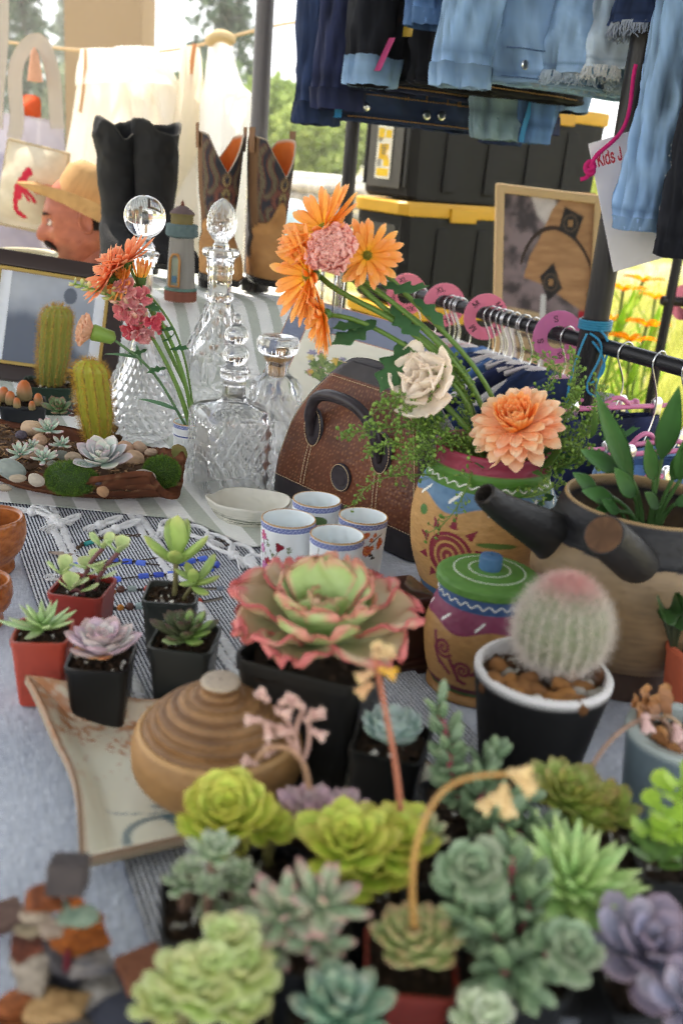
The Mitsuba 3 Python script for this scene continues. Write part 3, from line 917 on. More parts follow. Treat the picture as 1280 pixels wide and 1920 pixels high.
for a, b, c, R, n, ax in ((535, 1718, .026, 86, 15, (-.4, -.2, 1)), (600, 1700, .036, 92, 15, (.35, 0, 1)), (600, 1770, .014, 70, 11, (.4, -.5, 1)), (520, 1775, .010, 66, 11, (-.3, -.7, 1))):
    q = P(a, b, POT_H + c)
    rosette(t, q, R * S(q), n, GP, 76, 6, .5, ax)
    part(t, 'stem', tube([q + V(0, .01, -.015 - c), q], .003, 7).col('#86706a'), 'leafy', True)
t, o = succ(395, 1850, 0.004, 215, 'black pot with crowded chunky pale lime green leaves', '#0d0e0f', 4)
for a, b, c, R in ((425, 1775, .026, 62), (450, 1835, .018, 70), (345, 1842, .024, 66), (385, 1880, .018, 66), (300, 1890, .012, 56), (450, 1900, .012, 56), (390, 1815, .03, 50), (487, 1800, .018, 30), (500, 1855, .01, 28)):
    q = P(a, b, POT_H + c)
    rosette(t, q, R * S(q), 17, tones(leaf('round', .7, .2, '#93a45a', '#a9b674', '#c0c592', edge='#bfc592', curl=24, cup=.18), 3, .12, .06), 82, 8, .42)
    part(t, 'stem', tube([q + V(0, 0, -.012 - c), q], .0032, 6).col('#76704a'), 'leafy', True)
t, o = succ(775, 1772, 0.010, 176, 'brick red square pot with a green rosette and an arching orange stalk of peach bells', '#7d2a20', 0)
rosette(t, o - V(0, 0, .004), 92 * S(o), 38, tones(leaf('spoon', .52, .2, '#7d9058', '#90a268', '#b08468', edge='#a6a374', curl=26, cup=.2)), 86, 16, .36)
y0 = o[1]
pa = stalk(t, [o + V(0, 0, .004), D(775, 1620, y0 + .002), D(795, 1540, y0 + .006), D(830, 1484, y0 + .012), D(890, 1456, y0 + .02), D(952, 1452, y0 + .022)], np.linspace(.0018, .0012, 22), '#b58a4e')
for px, py, dx, dy in ((960, 1450, .7, .25), (972, 1462, .9, -.5), (945, 1478, -.4, -.9), (925, 1495, -.7, -.8), (950, 1496, .2, -1)):
    blossom(t, D(px, py, y0 + .02), V(dx, -.3, dy), .0098, '#d3b684', '#dcc48c')
# beads of jade on pink stems, two pots
BD = tones(leaf('oval', .5, .36, '#55694f', '#66795c', '#7d8a6c', curl=10, cup=0, nl=9, na=9), 4, .16, .06)


def beads(t, pts, n, s, tip=5):
    pa = curve(pts, 20)
    part(t, 'stem', tube(pa, .0016, 7).col('#9a4a58'), 'leafy', True)
    tg = np.gradient(pa, axis=0)
    for i in range(n):
        k = min(int(3 + 17 * i / n), 19)
        a = (i % 2) * math.pi + (i // 2) * 1.5
        d = unit(tg[k])
        x = unit(np.cross(d, V(.3, 1, .2)))
        rd = math.cos(a) * x + math.sin(a) * np.cross(d, x)
        put_leaf(t, BD[i % 4], pa[k], rd + d * (.5 if i < n - tip else 1.4), d - rd * .3, s * U(.85, 1.12))


t, o = succ(880, 1530, -0.004, 172, 'black pot with upright jade green beads of leaves on pink stems', '#0d0e0f', 6)
for pts in ([(880, 1520, 0), (860, 1460, .02), (822, 1325, .062)], [(885, 1520, 0), (900, 1470, .02), (925, 1412, .036)], [(900, 1530, 0), (940, 1510, .02), (975, 1500, .03)], [(890, 1530, 0), (930, 1560, .018), (950, 1530, .034)],
            [(880, 1520, 0), (850, 1470, .02), (845, 1395, .048)], [(890, 1540, 0), (900, 1510, .018), (905, 1460, .032)], [(900, 1540, 0), (980, 1560, .016), (1010, 1545, .026)]):
    beads(t, [P(a, b, POT_H + c) for a, b, c in pts], 20, .0150)
t, o = succ(955, 1800, -0.004, 205, 'black pot with sprawling jade green leaves on red stems at the front', '#0d0e0f', -4)
for pts, n in (([(940, 1790, 0), (930, 1700, .02), (900, 1640, .05)], 14), ([(950, 1790, 0), (960, 1690, .03), (955, 1600, .062)], 18), ([(960, 1790, 0), (1020, 1790, .02), (1065, 1785, .03)], 14), ([(940, 1800, 0), (930, 1760, .02), (925, 1720, .036)], 14),
               ([(945, 1820, 0), (940, 1830, .014), (920, 1850, .012)], 12), ([(960, 1820, 0), (970, 1830, .01), (985, 1850, .01)], 12), ([(950, 1800, 0), (900, 1740, .02), (855, 1680, .04)], 14), ([(960, 1790, 0), (985, 1720, .026), (1000, 1660, .046)], 13)):
    beads(t, [P(a, b, POT_H + c * .85) for a, b, c in pts], n, .0172)
for a, b, c, R in ((885, 1640, .05, 66), (1075, 1788, .032, 58)):
    q = P(a, b, POT_H + c)
    rosette(t, q, R * S(q), 14, tones(leaf('round', .8, .22, '#66795f', '#76896c', '#95a088', edge='#98a58c', curl=24, cup=.2)), 80, 14, .42, (-.1, -.5, 1))
t, o = succ(1072, 1655, 0.016, 165, 'black pot with a spiky mint green rosette of upright pointed leaves', '#0d0e0f', 5)
rosette(t, o - V(0, 0, .006), 136 * S(o), 44, tones(leaf('lance', .30, .17, '#86a85e', '#97ba70', '#b9cf8e', edge='#a9c583', curl=8, cup=.12)), 80, 8, .5, (.06, -.3, 1), wide=1.05)
t, o = succ(1085, 1525, 0.012, 150, 'black pot with an olive green rosette whose leaf tips are brown', '#0d0e0f', -10, off=(.012, -.01))
for a, b, c, R, n in ((1060, 1505, .02, 84, 34), (1130, 1530, .014, 72, 28), (1075, 1555, .008, 56, 20)):
    q = P(a, b, POT_H + c)
    rosette(t, q, R * S(q), n, tones(leaf('spoon', .46, .13, '#74883a', '#8a9a44', '#7e6a3c', edge='#8d8a48', curl=24, cup=.2), 4), 80, 12, .4, (.1, -.2, 1))
t, o = succ(1215, 1790, 0.014, 180, 'black pot with a dusky purple blue rosette of broad spoon leaves', '#0d0e0f', 8)
LV = tones(leaf('round', .56, .13, '#6f7488', '#7f7d92', '#8f8496', edge='#98868f', curl=22, cup=.14), 4)
rosette(t, o - V(0, 0, .004), 125 * S(o), 22, LV, 78, 6, .42, (0, -.2, 1))
q = P(1285, 1890, POT_H + .02)
rosette(t, q, 90 * S(q), 14, LV, 70, 10, .45, (0, -.3, 1))
t, o = succ(635, 1905, 0.012, 190, 'black pot with blue green fleshy leaves at the bottom edge of the picture', '#0d0e0f', 3)
rosette(t, o, 96 * S(o), 24, tones(leaf('fat', .46, .2, '#5d806c', '#6f9079', '#9a9a80', edge='#8aa28c', curl=24, cup=.1)), 82, 10, .4)
t, o = succ(905, 1920, 0.008, 120, 'small black pot with whitish green blunt leaves at the bottom edge of the picture', '#0d0e0f', 3)
rosette(t, o, 62 * S(o), 20, tones(leaf('round', .7, .2, '#98a688', '#b3bd9f', '#c9cbb2', curl=24, cup=.15)), 82, 14, .45)
t, o = succ(1258, 1615, 0.000, 140, 'black pot with bright green round leaved plant at the right edge of the picture', '#0d0e0f', 0)
RL = tones(leaf('round', .9, .07, '#7fa234', '#93b53e', '#a5c04c', curl=10, cup=.08), 4)
DL = tones(leaf('round', .9, .07, '#4e7132', '#5a7d3a', '#648541', curl=10, cup=.08), 3)
for i, (a, b, c) in enumerate(((1262, 1490, .055), (1278, 1470, .06), (1240, 1525, .045), (1222, 1560, .032), (1250, 1565, .034), (1275, 1540, .04), (1210, 1595, .018), (1240, 1610, .016), (1270, 1600, .02), (1285, 1570, .03), (1232, 1585, .026))):
    q = P(a, b, POT_H + c)
    part(t, 'stem', tube(curve([o, (o + q) / 2 + V(0, 0, .01), q], 8), .0013, 6).col('#6d7a3c'), 'leafy', True)
    for k in range(3):
        an = k * 2.1 + i
        put_leaf(t, (RL if b < 1580 else DL)[k % 3], q, V(math.cos(an), math.sin(an) - .3, .35), V(0, -.3, 1), U(.0115, .0155))

# black pot with white rim and the ball cactus
hb = 0.090
o = P(1019, 1252, hb)
w = 258 * S(o)
t = thing('cactus_pot', 'matte black round pot with a white rim and a fuzzy pale ball cactus', 'potted plant')
round_pot(t, o, w, hb, '#121214', .70, .0042, 'vc', '#d9d6d6', {'c1': '#2a1e16', 'c2': '#6a4a30', 'n': 120, 'perlite': .25, 'ch': .0042}, lip=1.0, depth=.13)
for i in range(34):
    r, a = w * .43 * math.sqrt(U(.1, 1)), U(0, 6.28)
    p = o + V(r * math.cos(a), r * math.sin(a), -hb * .085)
    if i % 3:
        m = rmat(p, 1)
        m = frame(p, m[:3, 0] * U(.008, .016), m[:3, 1] * U(.005, .009), m[:3, 2] * .006)
        part(t, 'bark_chip', ico(1, 1).disp(lambda v: .5 * (fb(v + i, 1.7, 2)[:, None] - .5) * v).col(lerp(C('#4a3020'), C('#a0703f'), U())), 'rough', 30, m)
    else:
        part(t, 'pebble', ico(1, 2).col(lerp(C('#8a857c'), C('#e4e0d8'), U())), 'rough', True, frame(p, V(U(.004, .007), 0, 0), V(0, U(.004, .006), 0), V(0, 0, .004)))
rb = 82 * S(o)
c0 = o + V(.012, .016, rb * .78)
nr = 22
th, ph = np.meshgrid(np.linspace(0.02, math.pi - .35, 34), np.linspace(0, 2 * np.pi, nr * 6, endpoint=False), indexing='ij')
rr = rb * (1 + .035 * np.cos(ph * nr))
bp = [c0 + np.stack([rr[i] * np.sin(th[i]) * np.cos(ph[i]), rr[i] * np.sin(th[i]) * np.sin(ph[i]), rr[i] * 1.1 * np.cos(th[i])], 1) for i in range(33, -1, -1)]
part(t, 'cactus', loft(bp).col('#7d8666'), 'leafy', True)
ms, cs = [], []
spine = G([(0.6, 0, 0), (-.3, .52, 0), (-.3, -.52, 0), (0, 0, 1)], [(0, 1, 3), (1, 2, 3), (2, 0, 3)])
for k in range(nr * 2):
    for q in np.linspace(.06, 2.7, 26 if k % 2 == 0 else 11):
        a = np.pi * k / nr
        n = V(math.sin(q) * math.cos(a), math.sin(q) * math.sin(a), math.cos(q))
        p = c0 + n * V(1, 1, 1.1) * rb * 1.03
        for _ in range(16 if k % 2 == 0 else 5):
            d = unit(n * .8 + RND.normal(size=3) * .62)
            m = facing(p, d)
            m[:3, :2] *= .00026
            m[:3, 2] *= rb * U(.20, .40)
            ms.append(m)
            cs.append(lerp(C('#dcd6cc'), C('#d68f8e'), U(.3, .9) * float(sst(.95, .25, q)) + .18 * U()) * U(.8, 1.05))
g = scatter(spine, ms)
g.c = np.repeat(np.array(cs), 4, 0)
part(t, 'spines', g, 'vc', False, stuff=True)

# pots at the right edge
h = 0.078
o = P(1282, 1370, h)
t = thing('ceramic_pot', 'pale blue grey ceramic pot with worn rim, dry soil and a thin drooping stalk', 'potted plant')
w = 208 * S(o)
round_pot(t, o, w, h, '#6f7f88', .78, .006, 'vcs', '#a9b3b0', {'c1': '#33271e', 'c2': '#7d6247', 'n': 110}, lip=1.03)
for i in range(9):
    a = U(1.6, 4.5)
    p = o + V(math.cos(a) * w * .3, math.sin(a) * w * .3, -.004)
    put_leaf(t, leaf('oval', .5, .06, '#7a4e2c', '#8f5f38', '#a97b4d', curl=60, wave=.4, seed=i), p, V(math.cos(a), math.sin(a), U(.3, 1)), V(0, 0, 1), U(.016, .026), 'dry_leaf')
pa = stalk(t, [o + V(-.01, -.01, -.01), D(1230, 1345, o[1] - .01), D(1180, 1360, o[1] - .02), D(1120, 1420, o[1] - .04), D(1096, 1462, o[1] - .05)], .0015, '#9a7d6c')
pb = stalk(t, [pa[5], D(1262, 1348, o[1] - .02), D(1275, 1362, o[1] - .02)], .0012, '#a98d70')
for px, py in ((1268, 1362), (1280, 1375), (1210, 1345)):
    blossom(t, D(px, py, o[1] - .02), V(.2, -.4, -.8), .011, '#c9a5a0', '#d9bdb6')
h = 0.075
o = P(1318, 1215, h)
t = thing('terracotta_pot', 'small bright terracotta pot with dark green leaves at the right edge', 'potted plant')
round_pot(t, o, 128 * S(o), h, '#b35a3e', .72, .004, 'rough', '#b35a3e', {'n': 50})
for i, (a, b) in enumerate(((1252, 1150), (1275, 1145), (1262, 1165), (1290, 1150), (1245, 1162))):
    q = D(a, b, o[1] - .01)
    part(t, 'stem', tube(curve([o + V(-.02, 0, -.01), (o + q) / 2 + V(-.012, 0, 0), q], 8), .0016, 6).col('#2e3420'), 'leafy', True)
    for kk in range(2):
        put_leaf(t, leaf('round', .85, .05, '#1f3316', '#27411b', '#2f4a20', curl=15), q, V(U(-1, 1), -.3, U(-.2, .7)), V(0, -.6, 1), .02)
# ------------------------------------------------------------------ things on the table: glass, ceramics, wood


def glassy(t, name, outer, inner=None, label=None):
    g = outer if inner is None else cat(outer, inner.flip())
    return part(t, name, g, 'glass', 55, label=label)


def cut(prof, n, fn):
    """A lathe whose radius is multiplied by fn(angle, z)."""
    a = np.arange(n) * 2 * np.pi / n
    return loft([np.stack([r * fn(a, z) * np.cos(a), r * fn(a, z) * np.sin(a), 0 * a + z], 1) for r, z in prof])


def diamonds(a, z, k, kz, A):
    return 1 + A * (np.abs(np.sin(k * a / 2 + kz * z)) * np.abs(np.sin(k * a / 2 - kz * z)) - .4)


def octag(a, n=8, k=1.0):
    w = 2 * np.pi / n
    return 1 + k * (np.cos(w / 2) / np.cos((a % w) - w / 2) - 1)


# the square decanter in front
o = P(430, 934)
t = thing('square_decanter', 'square cut glass decanter with a ribbed two ball stopper, nearest to the dish', 'decanter')
w, hb = 0.088, 0.108
# denser rings so that the cut shows on flat sides
def sqring2(w, z, amp, r=.14, n=240):
    base = rrect(w, w, w * r, 10, z)
    base = np.vstack([base, base[:1]])
    s = np.r_[0, np.cumsum(np.linalg.norm(np.diff(base, axis=0), axis=1))]
    u = np.linspace(0, s[-1], n, endpoint=False)
    q = np.stack([np.interp(u, s, base[:, k]) for k in range(3)], 1)
    c = np.where(np.abs(q[:, 0]) > np.abs(q[:, 1]), q[:, 1], q[:, 0])
    k = np.pi / .0110
    pat = .35 - np.maximum(np.exp(-(np.sin(k * (c + z * .6)) / .30) ** 2), np.exp(-(np.sin(k * (c - z * .6)) / .30) ** 2))
    e = sst(w * .5, w * .40, np.abs(c))
    nr = np.where((np.abs(q[:, 0]) > np.abs(q[:, 1]))[:, None], np.stack([np.sign(q[:, 0]), 0 * c, 0 * c], 1), np.stack([0 * c, np.sign(q[:, 1]), 0 * c], 1))
    return q + nr * (amp * e * (pat - .35))[:, None]


outer = [sqring2(w * .9, 0.0, 0)] + [sqring2(w * (.97 + .03 * float(sst(0, .1, u))), hb * u + .002, .0022 * float(sst(0, .08, u) * sst(1, .88, u))) for u in np.linspace(0, .97, 90)]
outer += [sqring2(w * k, hb + dz, 0, r) for k, dz, r in ((.985, .002, .2), (.94, .006, .25), (.80, .010, .35), (.55, .0135, .48), (.36, .017, .49), (.315, .022, .49), (.30, .040, .49), (.34, .042, .49), (.40, .044, .49), (.40, .050, .49))]
inner = [sqring2(w * .8, .011, 0)] + [sqring2(w * .84, z, 0, .2) for z in (.014, hb - .01)] + [sqring2(w * k, hb + dz, 0, r) for k, dz, r in ((.78, .002, .3), (.5, .008, .48), (.21, .016, .49), (.21, .049, .49))]
M = rotm((0, 0, 1), 30)
glassy(t, 'bottle', loft(outer, True, True).T(M).mv(o), loft(inner, True, True).T(M).mv(o))
rib = lambda a, z: 1 + .05 * np.abs(np.cos(7 * a))
zz = hb + .0515
pr = [(.0095, -.018), (.010, 0), (.017, .0005), (.017, .0035), (.011, .006)] + [(.0148 * math.sin(q), .0185 - .0135 * math.cos(q)) for q in np.linspace(.75, 2.4, 14)] + [(.0137 * math.sin(q), .0415 - .0125 * math.cos(q)) for q in np.linspace(.8, 2.7, 14)] + [(.0035, .056), (.0048, .0585), (.0046, .062), (.002, .0655), (.0002, .067)]
glassy(t, 'stopper', cut(pr, 84, rib).mv(o + V(0, 0, zz)))

# the tall decanter
o = P(402, 792)
t = thing('tall_decanter', 'tall cut glass decanter with a pointed egg shaped stopper, standing behind the square one', 'decanter')
sh = lambda a, z: octag(a, 8, .8 * float(sst(.125, .115, z))) * (diamonds(a, z, 10, 95, .13 * float(sst(.112, .125, z) * sst(.195, .185, z))) if z > .1 else 1 + .035 * np.abs(np.sin(8 * a)) * float(sst(.004, .02, z) * sst(.118, .1, z)) + diamonds(a, z, 12, 70, .10 * float(sst(.06, .04, z))) - 1)
prof = smoothprof([(.036, 0), (.043, .004), (.046, .05), (.0475, .1), (.0478, .114), (.044, .124), (.034, .145), (.024, .17), (.0185, .19)], 74).tolist() + [(.0215, .194), (.0215, .200), (.0175, .203), (.018, .228), (.0205, .231), (.0205, .236), (.019, .238), (.021, .252), (.027, .256), (.028, .262), (.026, .265)]
inn = smoothprof([(.001, .010), (.036, .013), (.040, .05), (.041, .11), (.034, .127), (.026, .147), (.017, .168), (.012, .19), (.0125, .264)], 50)
glassy(t, 'bottle', cut(prof + [(.0126, .2655)], 128, sh).mv(o), lathe(inn, 64).mv(o))
pr = smoothprof([(.0105, -.024), (.0115, 0), (.012, .003), (.010, .008), (.014, .014), (.0205, .026), (.0215, .036), (.019, .050), (.013, .061), (.006, .067), (.0003, .070)], 60)
glassy(t, 'stopper', cut(pr, 96, lambda a, z: diamonds(a, z, 10, 250, .13 * float(sst(.008, .016, z)))).mv(o + V(0, 0, .2665)))

# the hobnail decanter with the ball stopper
o = P(264, 838)
t = thing('hobnail_decanter', 'bell shaped hobnail glass decanter with a clear crystal ball stopper', 'decanter')
prof = smoothprof([(.030, 0), (.036, .004), (.040, .016), (.051, .035), (.053, .052), (.049, .072), (.038, .098), (.027, .122), (.019, .142), (.0145, .158)], 96).tolist()
dot = lambda a, z: 1 + .12 * float(sst(.022, .03, z) * sst(.146, .135, z)) * (np.abs(np.cos(14 * a + z * 150)) * np.abs(np.cos(14 * a - z * 150)))
neck = [(.0135, .165), (.013, .20), (.0135, .245), (.0165, .250), (.021, .262), (.022, .266), (.020, .268)]
inn = smoothprof([(.001, .008), (.03, .010), (.046, .036), (.047, .052), (.043, .072), (.032, .098), (.021, .122), (.013, .142), (.0095, .16), (.0095, .267)], 60)
glassy(t, 'bottle', cut(prof + neck + [(.0096, .2685)], 216, dot).mv(o), lathe(inn, 64).mv(o))
glassy(t, 'stopper', lathe([(.0085, -.03), (.009, 0), (.014, .001), (.014, .006), (.009, .012), (.0085, .016)] + [(.027 * math.sin(q), .0425 - .027 * math.cos(q)) for q in np.linspace(.34, 3.14, 40)], 64, True).mv(o + V(.002, 0, .2695)))

# the short square decanter with a cork
o = P(508, 872)
t = thing('corked_decanter', 'short glass decanter with a cork and flat round glass stopper, left of the bag', 'decanter')
M = rotm((0, 0, 1), 24)
w, hb = .064, .112
k8 = lambda u: .0018 * float(sst(0, .1, u) * sst(1, .85, u))
outer = [sqring2(w * .92, 0, 0, .3)] + [sqring2(w, hb * u + .002, k8(u), .3) for u in np.linspace(0, .96, 70)] + [sqring2(w * a, hb + b, 0, r) for a, b, r in ((.98, .003, .32), (.85, .010, .4), (.62, .015, .48), (.5, .018, .49), (.48, .034, .49), (.56, .036, .49), (.56, .040, .49))]
inner = [sqring2(w * .8, .012, 0, .3), sqring2(w * .84, hb - .01, 0, .34), sqring2(w * .66, hb + .004, 0, .42), sqring2(w * .36, hb + .014, 0, .49), sqring2(w * .36, hb + .039, 0, .49)]
glassy(t, 'bottle', loft(outer, True, True).T(M).mv(o), loft(inner, True, True).T(M).mv(o))
part(t, 'cork', lathe([(.0105, -.016), (.0114, 0), (.0118, .012)], 30, True, True).mv(o + V(0, 0, hb + .028)).col(lambda v: lerp(C('#8d6a45'), C('#b99468'), fb(v, 700, 3))), 'rough', 40)
glassy(t, 'stopper', cut([(.011, .0), (.022, .002), (.0265, .006), (.0275, .012), (.0275, .020), (.025, .025), (.018, .0265), (.001, .026)], 90, lambda a, z: 1 + .03 * np.abs(np.cos(10 * a)) * float(sst(.002, .008, z) * sst(.026, .02, z))).mv(o + V(0, 0, hb + .0405)))

# the tall crystal vase behind the daisies
vt = D(655, 424, 1.46)
o = V(vt[0] - .022, 1.44, ZT + .01)
H = vt[2] - o[2]
t = thing('crystal_vase', 'tall slender six sided crystal vase behind the orange daisies', 'vase')
hx = lambda a, z: octag(a, 6, 1.0)
glassy(t, 'vase', cut([(.028, 0), (.031, .006), (.024, .03), (.019, H * .3), (.021, H * .6), (.024, H * .85), (.034, H - .004), (.0345, H), (.031, H)], 96, hx).mv(o), cut([(.001, .03), (.012, .032), (.013, H * .4), (.017, H * .8), (.0305, H - .0005)], 96, hx).mv(o))


# ceramics with painted patterns -----------------------------------------------------------------------------
def seg(u, v, pts):
    """Distance of the points (u, v) to a polyline."""
    d = np.full(u.shape, 9.0)
    for (a, b), (c, e) in zip(pts[:-1], pts[1:]):
        L = (c - a) ** 2 + (e - b) ** 2 + 1e-18
        s = np.clip(((u - a) * (c - a) + (v - b) * (e - b)) / L, 0, 1)
        d = np.minimum(d, np.hypot(u - a - s * (c - a), v - b - s * (e - b)))
    return d


def over(c, col, m, soft=1.0):
    m = np.clip(m, 0, 1) * soft
    return c * (1 - m[:, None]) + (C(col) if isinstance(col, str) else col) * m[:, None]


def edge(d, r, s=.00025):
    return sst(r + s, r - s, d)


def cup(px, py, wpx, label, paint, face=-95, H=.064, name='tea_cup'):
    o = P(px, py, H)
    o[2] = ZT + .001
    r = wpx * S(P(px, py, H)) / 2
    t = thing(name, label, 'cup', None)
    n = 190
    prof = [(.001, .002), (r * .78, .002), (r * .80, 0), (r * .84, .0005)] + [(r * (.86 + .14 * u ** .7), .001 + (H - .001) * u) for u in np.linspace(0.01, 1, 84)] + [(r - .0003, H + .0006), (r - .0012, H + .0007), (r - .0019, H), (r - .0024, H - .004), (r * .88, H * .5), (r * .76, .006), (.001, .0045)]
    g = lathe(prof, n)
    ring = np.repeat(np.arange(len(prof)), n)
    a = np.arctan2(g.v[:, 1], g.v[:, 0]) - rad(face)
    a = (a + np.pi) % (2 * np.pi) - np.pi
    u, v = a * r, g.v[:, 2]
    c = np.broadcast_to(C('#e6e9ea'), g.v.shape).copy()
    out = ring < 88
    c[~out] = C('#e4eaec')
    bt = H - v
    c = over(c, '#3d4fa0', (out & (bt < .0062) & (bt > .0012)) * 1.0, .9)
    zig = np.abs(((u / .0046) % 1) - .5) * 2 * .0030
    c = over(c, '#dfe3ec', edge(np.abs(bt - .0022 - zig), .0003) * out * (bt < .0058))
    zig2 = np.abs((((u + .0012) / .0046) % 1) - .5) * 2 * .0030
    c = over(c, '#aebbe0', edge(np.abs(bt - .0032 - zig2), .0002) * out * (bt < .0058) * (bt > .002), .8)
    c = over(c, '#b98b52', ((ring >= 87) & (ring <= 89)) * 1.0)
    c = paint(c, u, v, out)
    g.c = c
    part(t, 'cup', g.mv(o), 'paintg', True)
    return t


def blob(c, u, v, on, x, y, r, col, k=1.0, petals=0, seed=0):
    d = np.hypot(u - x, (v - y) * k)
    an = np.arctan2(v - y, u - x)
    rr = r * (1 + (.22 * np.cos(petals * an + seed) if petals else 0) + .1 * np.sin(3 * an + seed))
    return over(c, col, sst(rr * 1.08, rr * .9, d) * on)


def leaves(c, u, v, on, x, y, ang, n, L, col, seed=1):
    r = np.random.RandomState(seed)
    for i in range(n):
        q = rad(ang) + r.uniform(-1, 1)
        cx, cy = x + math.cos(q) * L * r.uniform(.3, 1.2), y + math.sin(q) * L * r.uniform(.3, 1.2)
        du, dv = (u - cx) * math.cos(q) + (v - cy) * math.sin(q), -(u - cx) * math.sin(q) + (v - cy) * math.cos(q)
        c = over(c, lerp(C(col), C('#8f9a6a'), r.uniform(0, .6)), sst(1.1, .8, np.hypot(du / (L * .36), dv / (L * .13))) * on, .92)
    return c


def rose(c, u, v, on, x, y, r, c1, c2, seed=0):
    c = blob(c, u, v, on, x, y, r, c1, 1, 7, seed)
    for i in range(7):
        q = i * 2.4 + seed
        c = blob(c, u, v, on, x + math.cos(q) * r * .5, y + math.sin(q) * r * .5, r * .28, c2 if i % 2 else c1, 1, 3, q)
    return blob(c, u, v, on, x, y, r * .22, '#d9a94e' if seed % 2 else c2)


def peony(c, u, v, on):
    c = over(c, '#6a6d4a', edge(seg(u, v, [(-.012, .012), (-.006, .026), (-.002, .034), (.002, .042)]), .0004) * on)
    c = over(c, '#6a6d4a', edge(seg(u, v, [(-.024, .010), (-.022, .03), (-.020, .048)]), .0004) * on)
    for x, y, a, s in ((-.014, .04, 100, 1), (-.008, .030, 60, 2), (.007, .040, 10, 3), (-.018, .030, 120, 4), (-.012, .018, 80, 5), (-.004, .014, 20, 6), (-.020, .046, 60, 7)):
        c = leaves(c, u, v, on, x, y, a, 6, .0062, '#55613a', s)
    c = rose(c, u, v, on, -.0115, .0225, .0062, '#8e1f33', '#b23a4c', 1)
    c = rose(c, u, v, on, -.0185, .0175, .0058, '#b0478f', '#cf86b6', 2)
    c = rose(c, u, v, on, -.0205, .0500, .0050, '#b93c78', '#db86ad', 3)
    c = rose(c, u, v, on, -.0225, .036, .0046, '#c065a0', '#d99cc4', 4)
    c = blob(c, u, v, on, .001, .0425, .0044, '#7d1726', 1, 3)
    return rose(c, u, v, on, .020, .016, .005, '#8e1f33', '#b23a4c', 5)


def lotus(c, u, v, on):
    c = over(c, '#7a5a4a', edge(seg(u, v, [(.006, .02), (.007, .034), (.006, .046)]), .0004) * on)
    d = np.hypot((u - .006) / .0125, (v - .0475) / .0065)
    c = over(c, lerp(C('#3f5a34'), C('#6d8650'), np.abs(np.sin(np.arctan2(v - .042, u - .006) * 14))), sst(1.05, .95, d) * on * (v > .0445))
    c = rose(c, u, v, on, .006, .041, .0036, '#a8467f', '#cf8ab8', 2)
    for i in range(6):
        c = blob(c, u, v, on, -.017 + .0018 * i + .001 * math.sin(i * 3), .053 + .0012 * math.sin(i * 2), .0015, '#bd6fae')
    return leaves(c, u, v, on, .016, .024, 90, 5, .006, '#55613a', 3)


def plum(c, u, v, on):
    c = over(c, '#6b5138', edge(seg(u, v, [(-.012, .01), (-.008, .028), (.004, .036), (.016, .048), (.024, .052)]), .0006) * on)
    c = over(c, '#6b5138', edge(seg(u, v, [(-.008, .028), (-.014, .044), (-.022, .052)]), .0004) * on)
    r = np.random.RandomState(4)
    for i in range(34):
        x, y = r.uniform(-.026, .026), r.uniform(.026, .056)
        if abs(y - (.042 + .35 * x)) < .013:
            c = rose(c, u, v, on, x, y, r.uniform(.0022, .0034), '#c4552a', '#dd8a4a', i)
    for i in range(8):
        c = blob(c, u, v, on, -.014 + .008 * r.uniform(-1, 1), .014 + .014 * r.uniform(0, 1), .0022, '#c98f45', 1, 5, i)
    for q in ((.012, .030, .3), (.015, .027, 1.2)):
        c = blob(c, u, v, on, q[0], q[1], .0026, '#3a3026', 1.6, 3, q[2])
    return c


def branch(c, u, v, on):
    c = over(c, '#7d6248', edge(seg(u, v, [(-.018, .02), (-.016, .040), (-.010, .046), (-.004, .040), (.002, .038)]), .0007) * on)
    c = over(c, '#7d6248', edge(seg(u, v, [(-.020, .030), (-.014, .056), ]), .0004) * on)
    c = over(c, '#7d6248', edge(seg(u, v, [(.026, .012), (.024, .034), (.020, .046)]), .0005) * on)
    for i in range(6):
        c = rose(c, u, v, on, -.002 + .0035 * i, .040 + .003 * math.sin(i * 2.2), .0026, '#b8577f', '#d99ab8', i)
    c = leaves(c, u, v, on, .010, .038, 60, 5, .006, '#55613a', 2)
    return leaves(c, u, v, on, .024, .016, 40, 4, .005, '#2f352c', 5)


cup(541, 974, 103, 'white tea cup painted with red and pink peonies, leftmost of the four', peony, -105)
cup(594, 938, 92, 'white tea cup painted with a green lotus leaf, at the back of the four', lotus, -100)
cup(681, 969, 93, 'white tea cup covered in orange plum blossom, rightmost of the four', plum, -92)
cup(632, 1004, 103, 'white tea cup painted with a bare brown branch, nearest of the four', branch, -98)

# the cup that holds the cut flowers
vase_cup = P(356, 792, .066)
cup(356, 792, 62, 'white cup with blue border holding the cut flowers behind the bark planter', lambda c, u, v, on: over(over(c, '#3d4fa0', ((v < .007) & (v > .003)) * on * 1.0), '#3d4fa0', edge(np.abs(v - .050), .0007) * on), -95, .066, 'flower_cup')

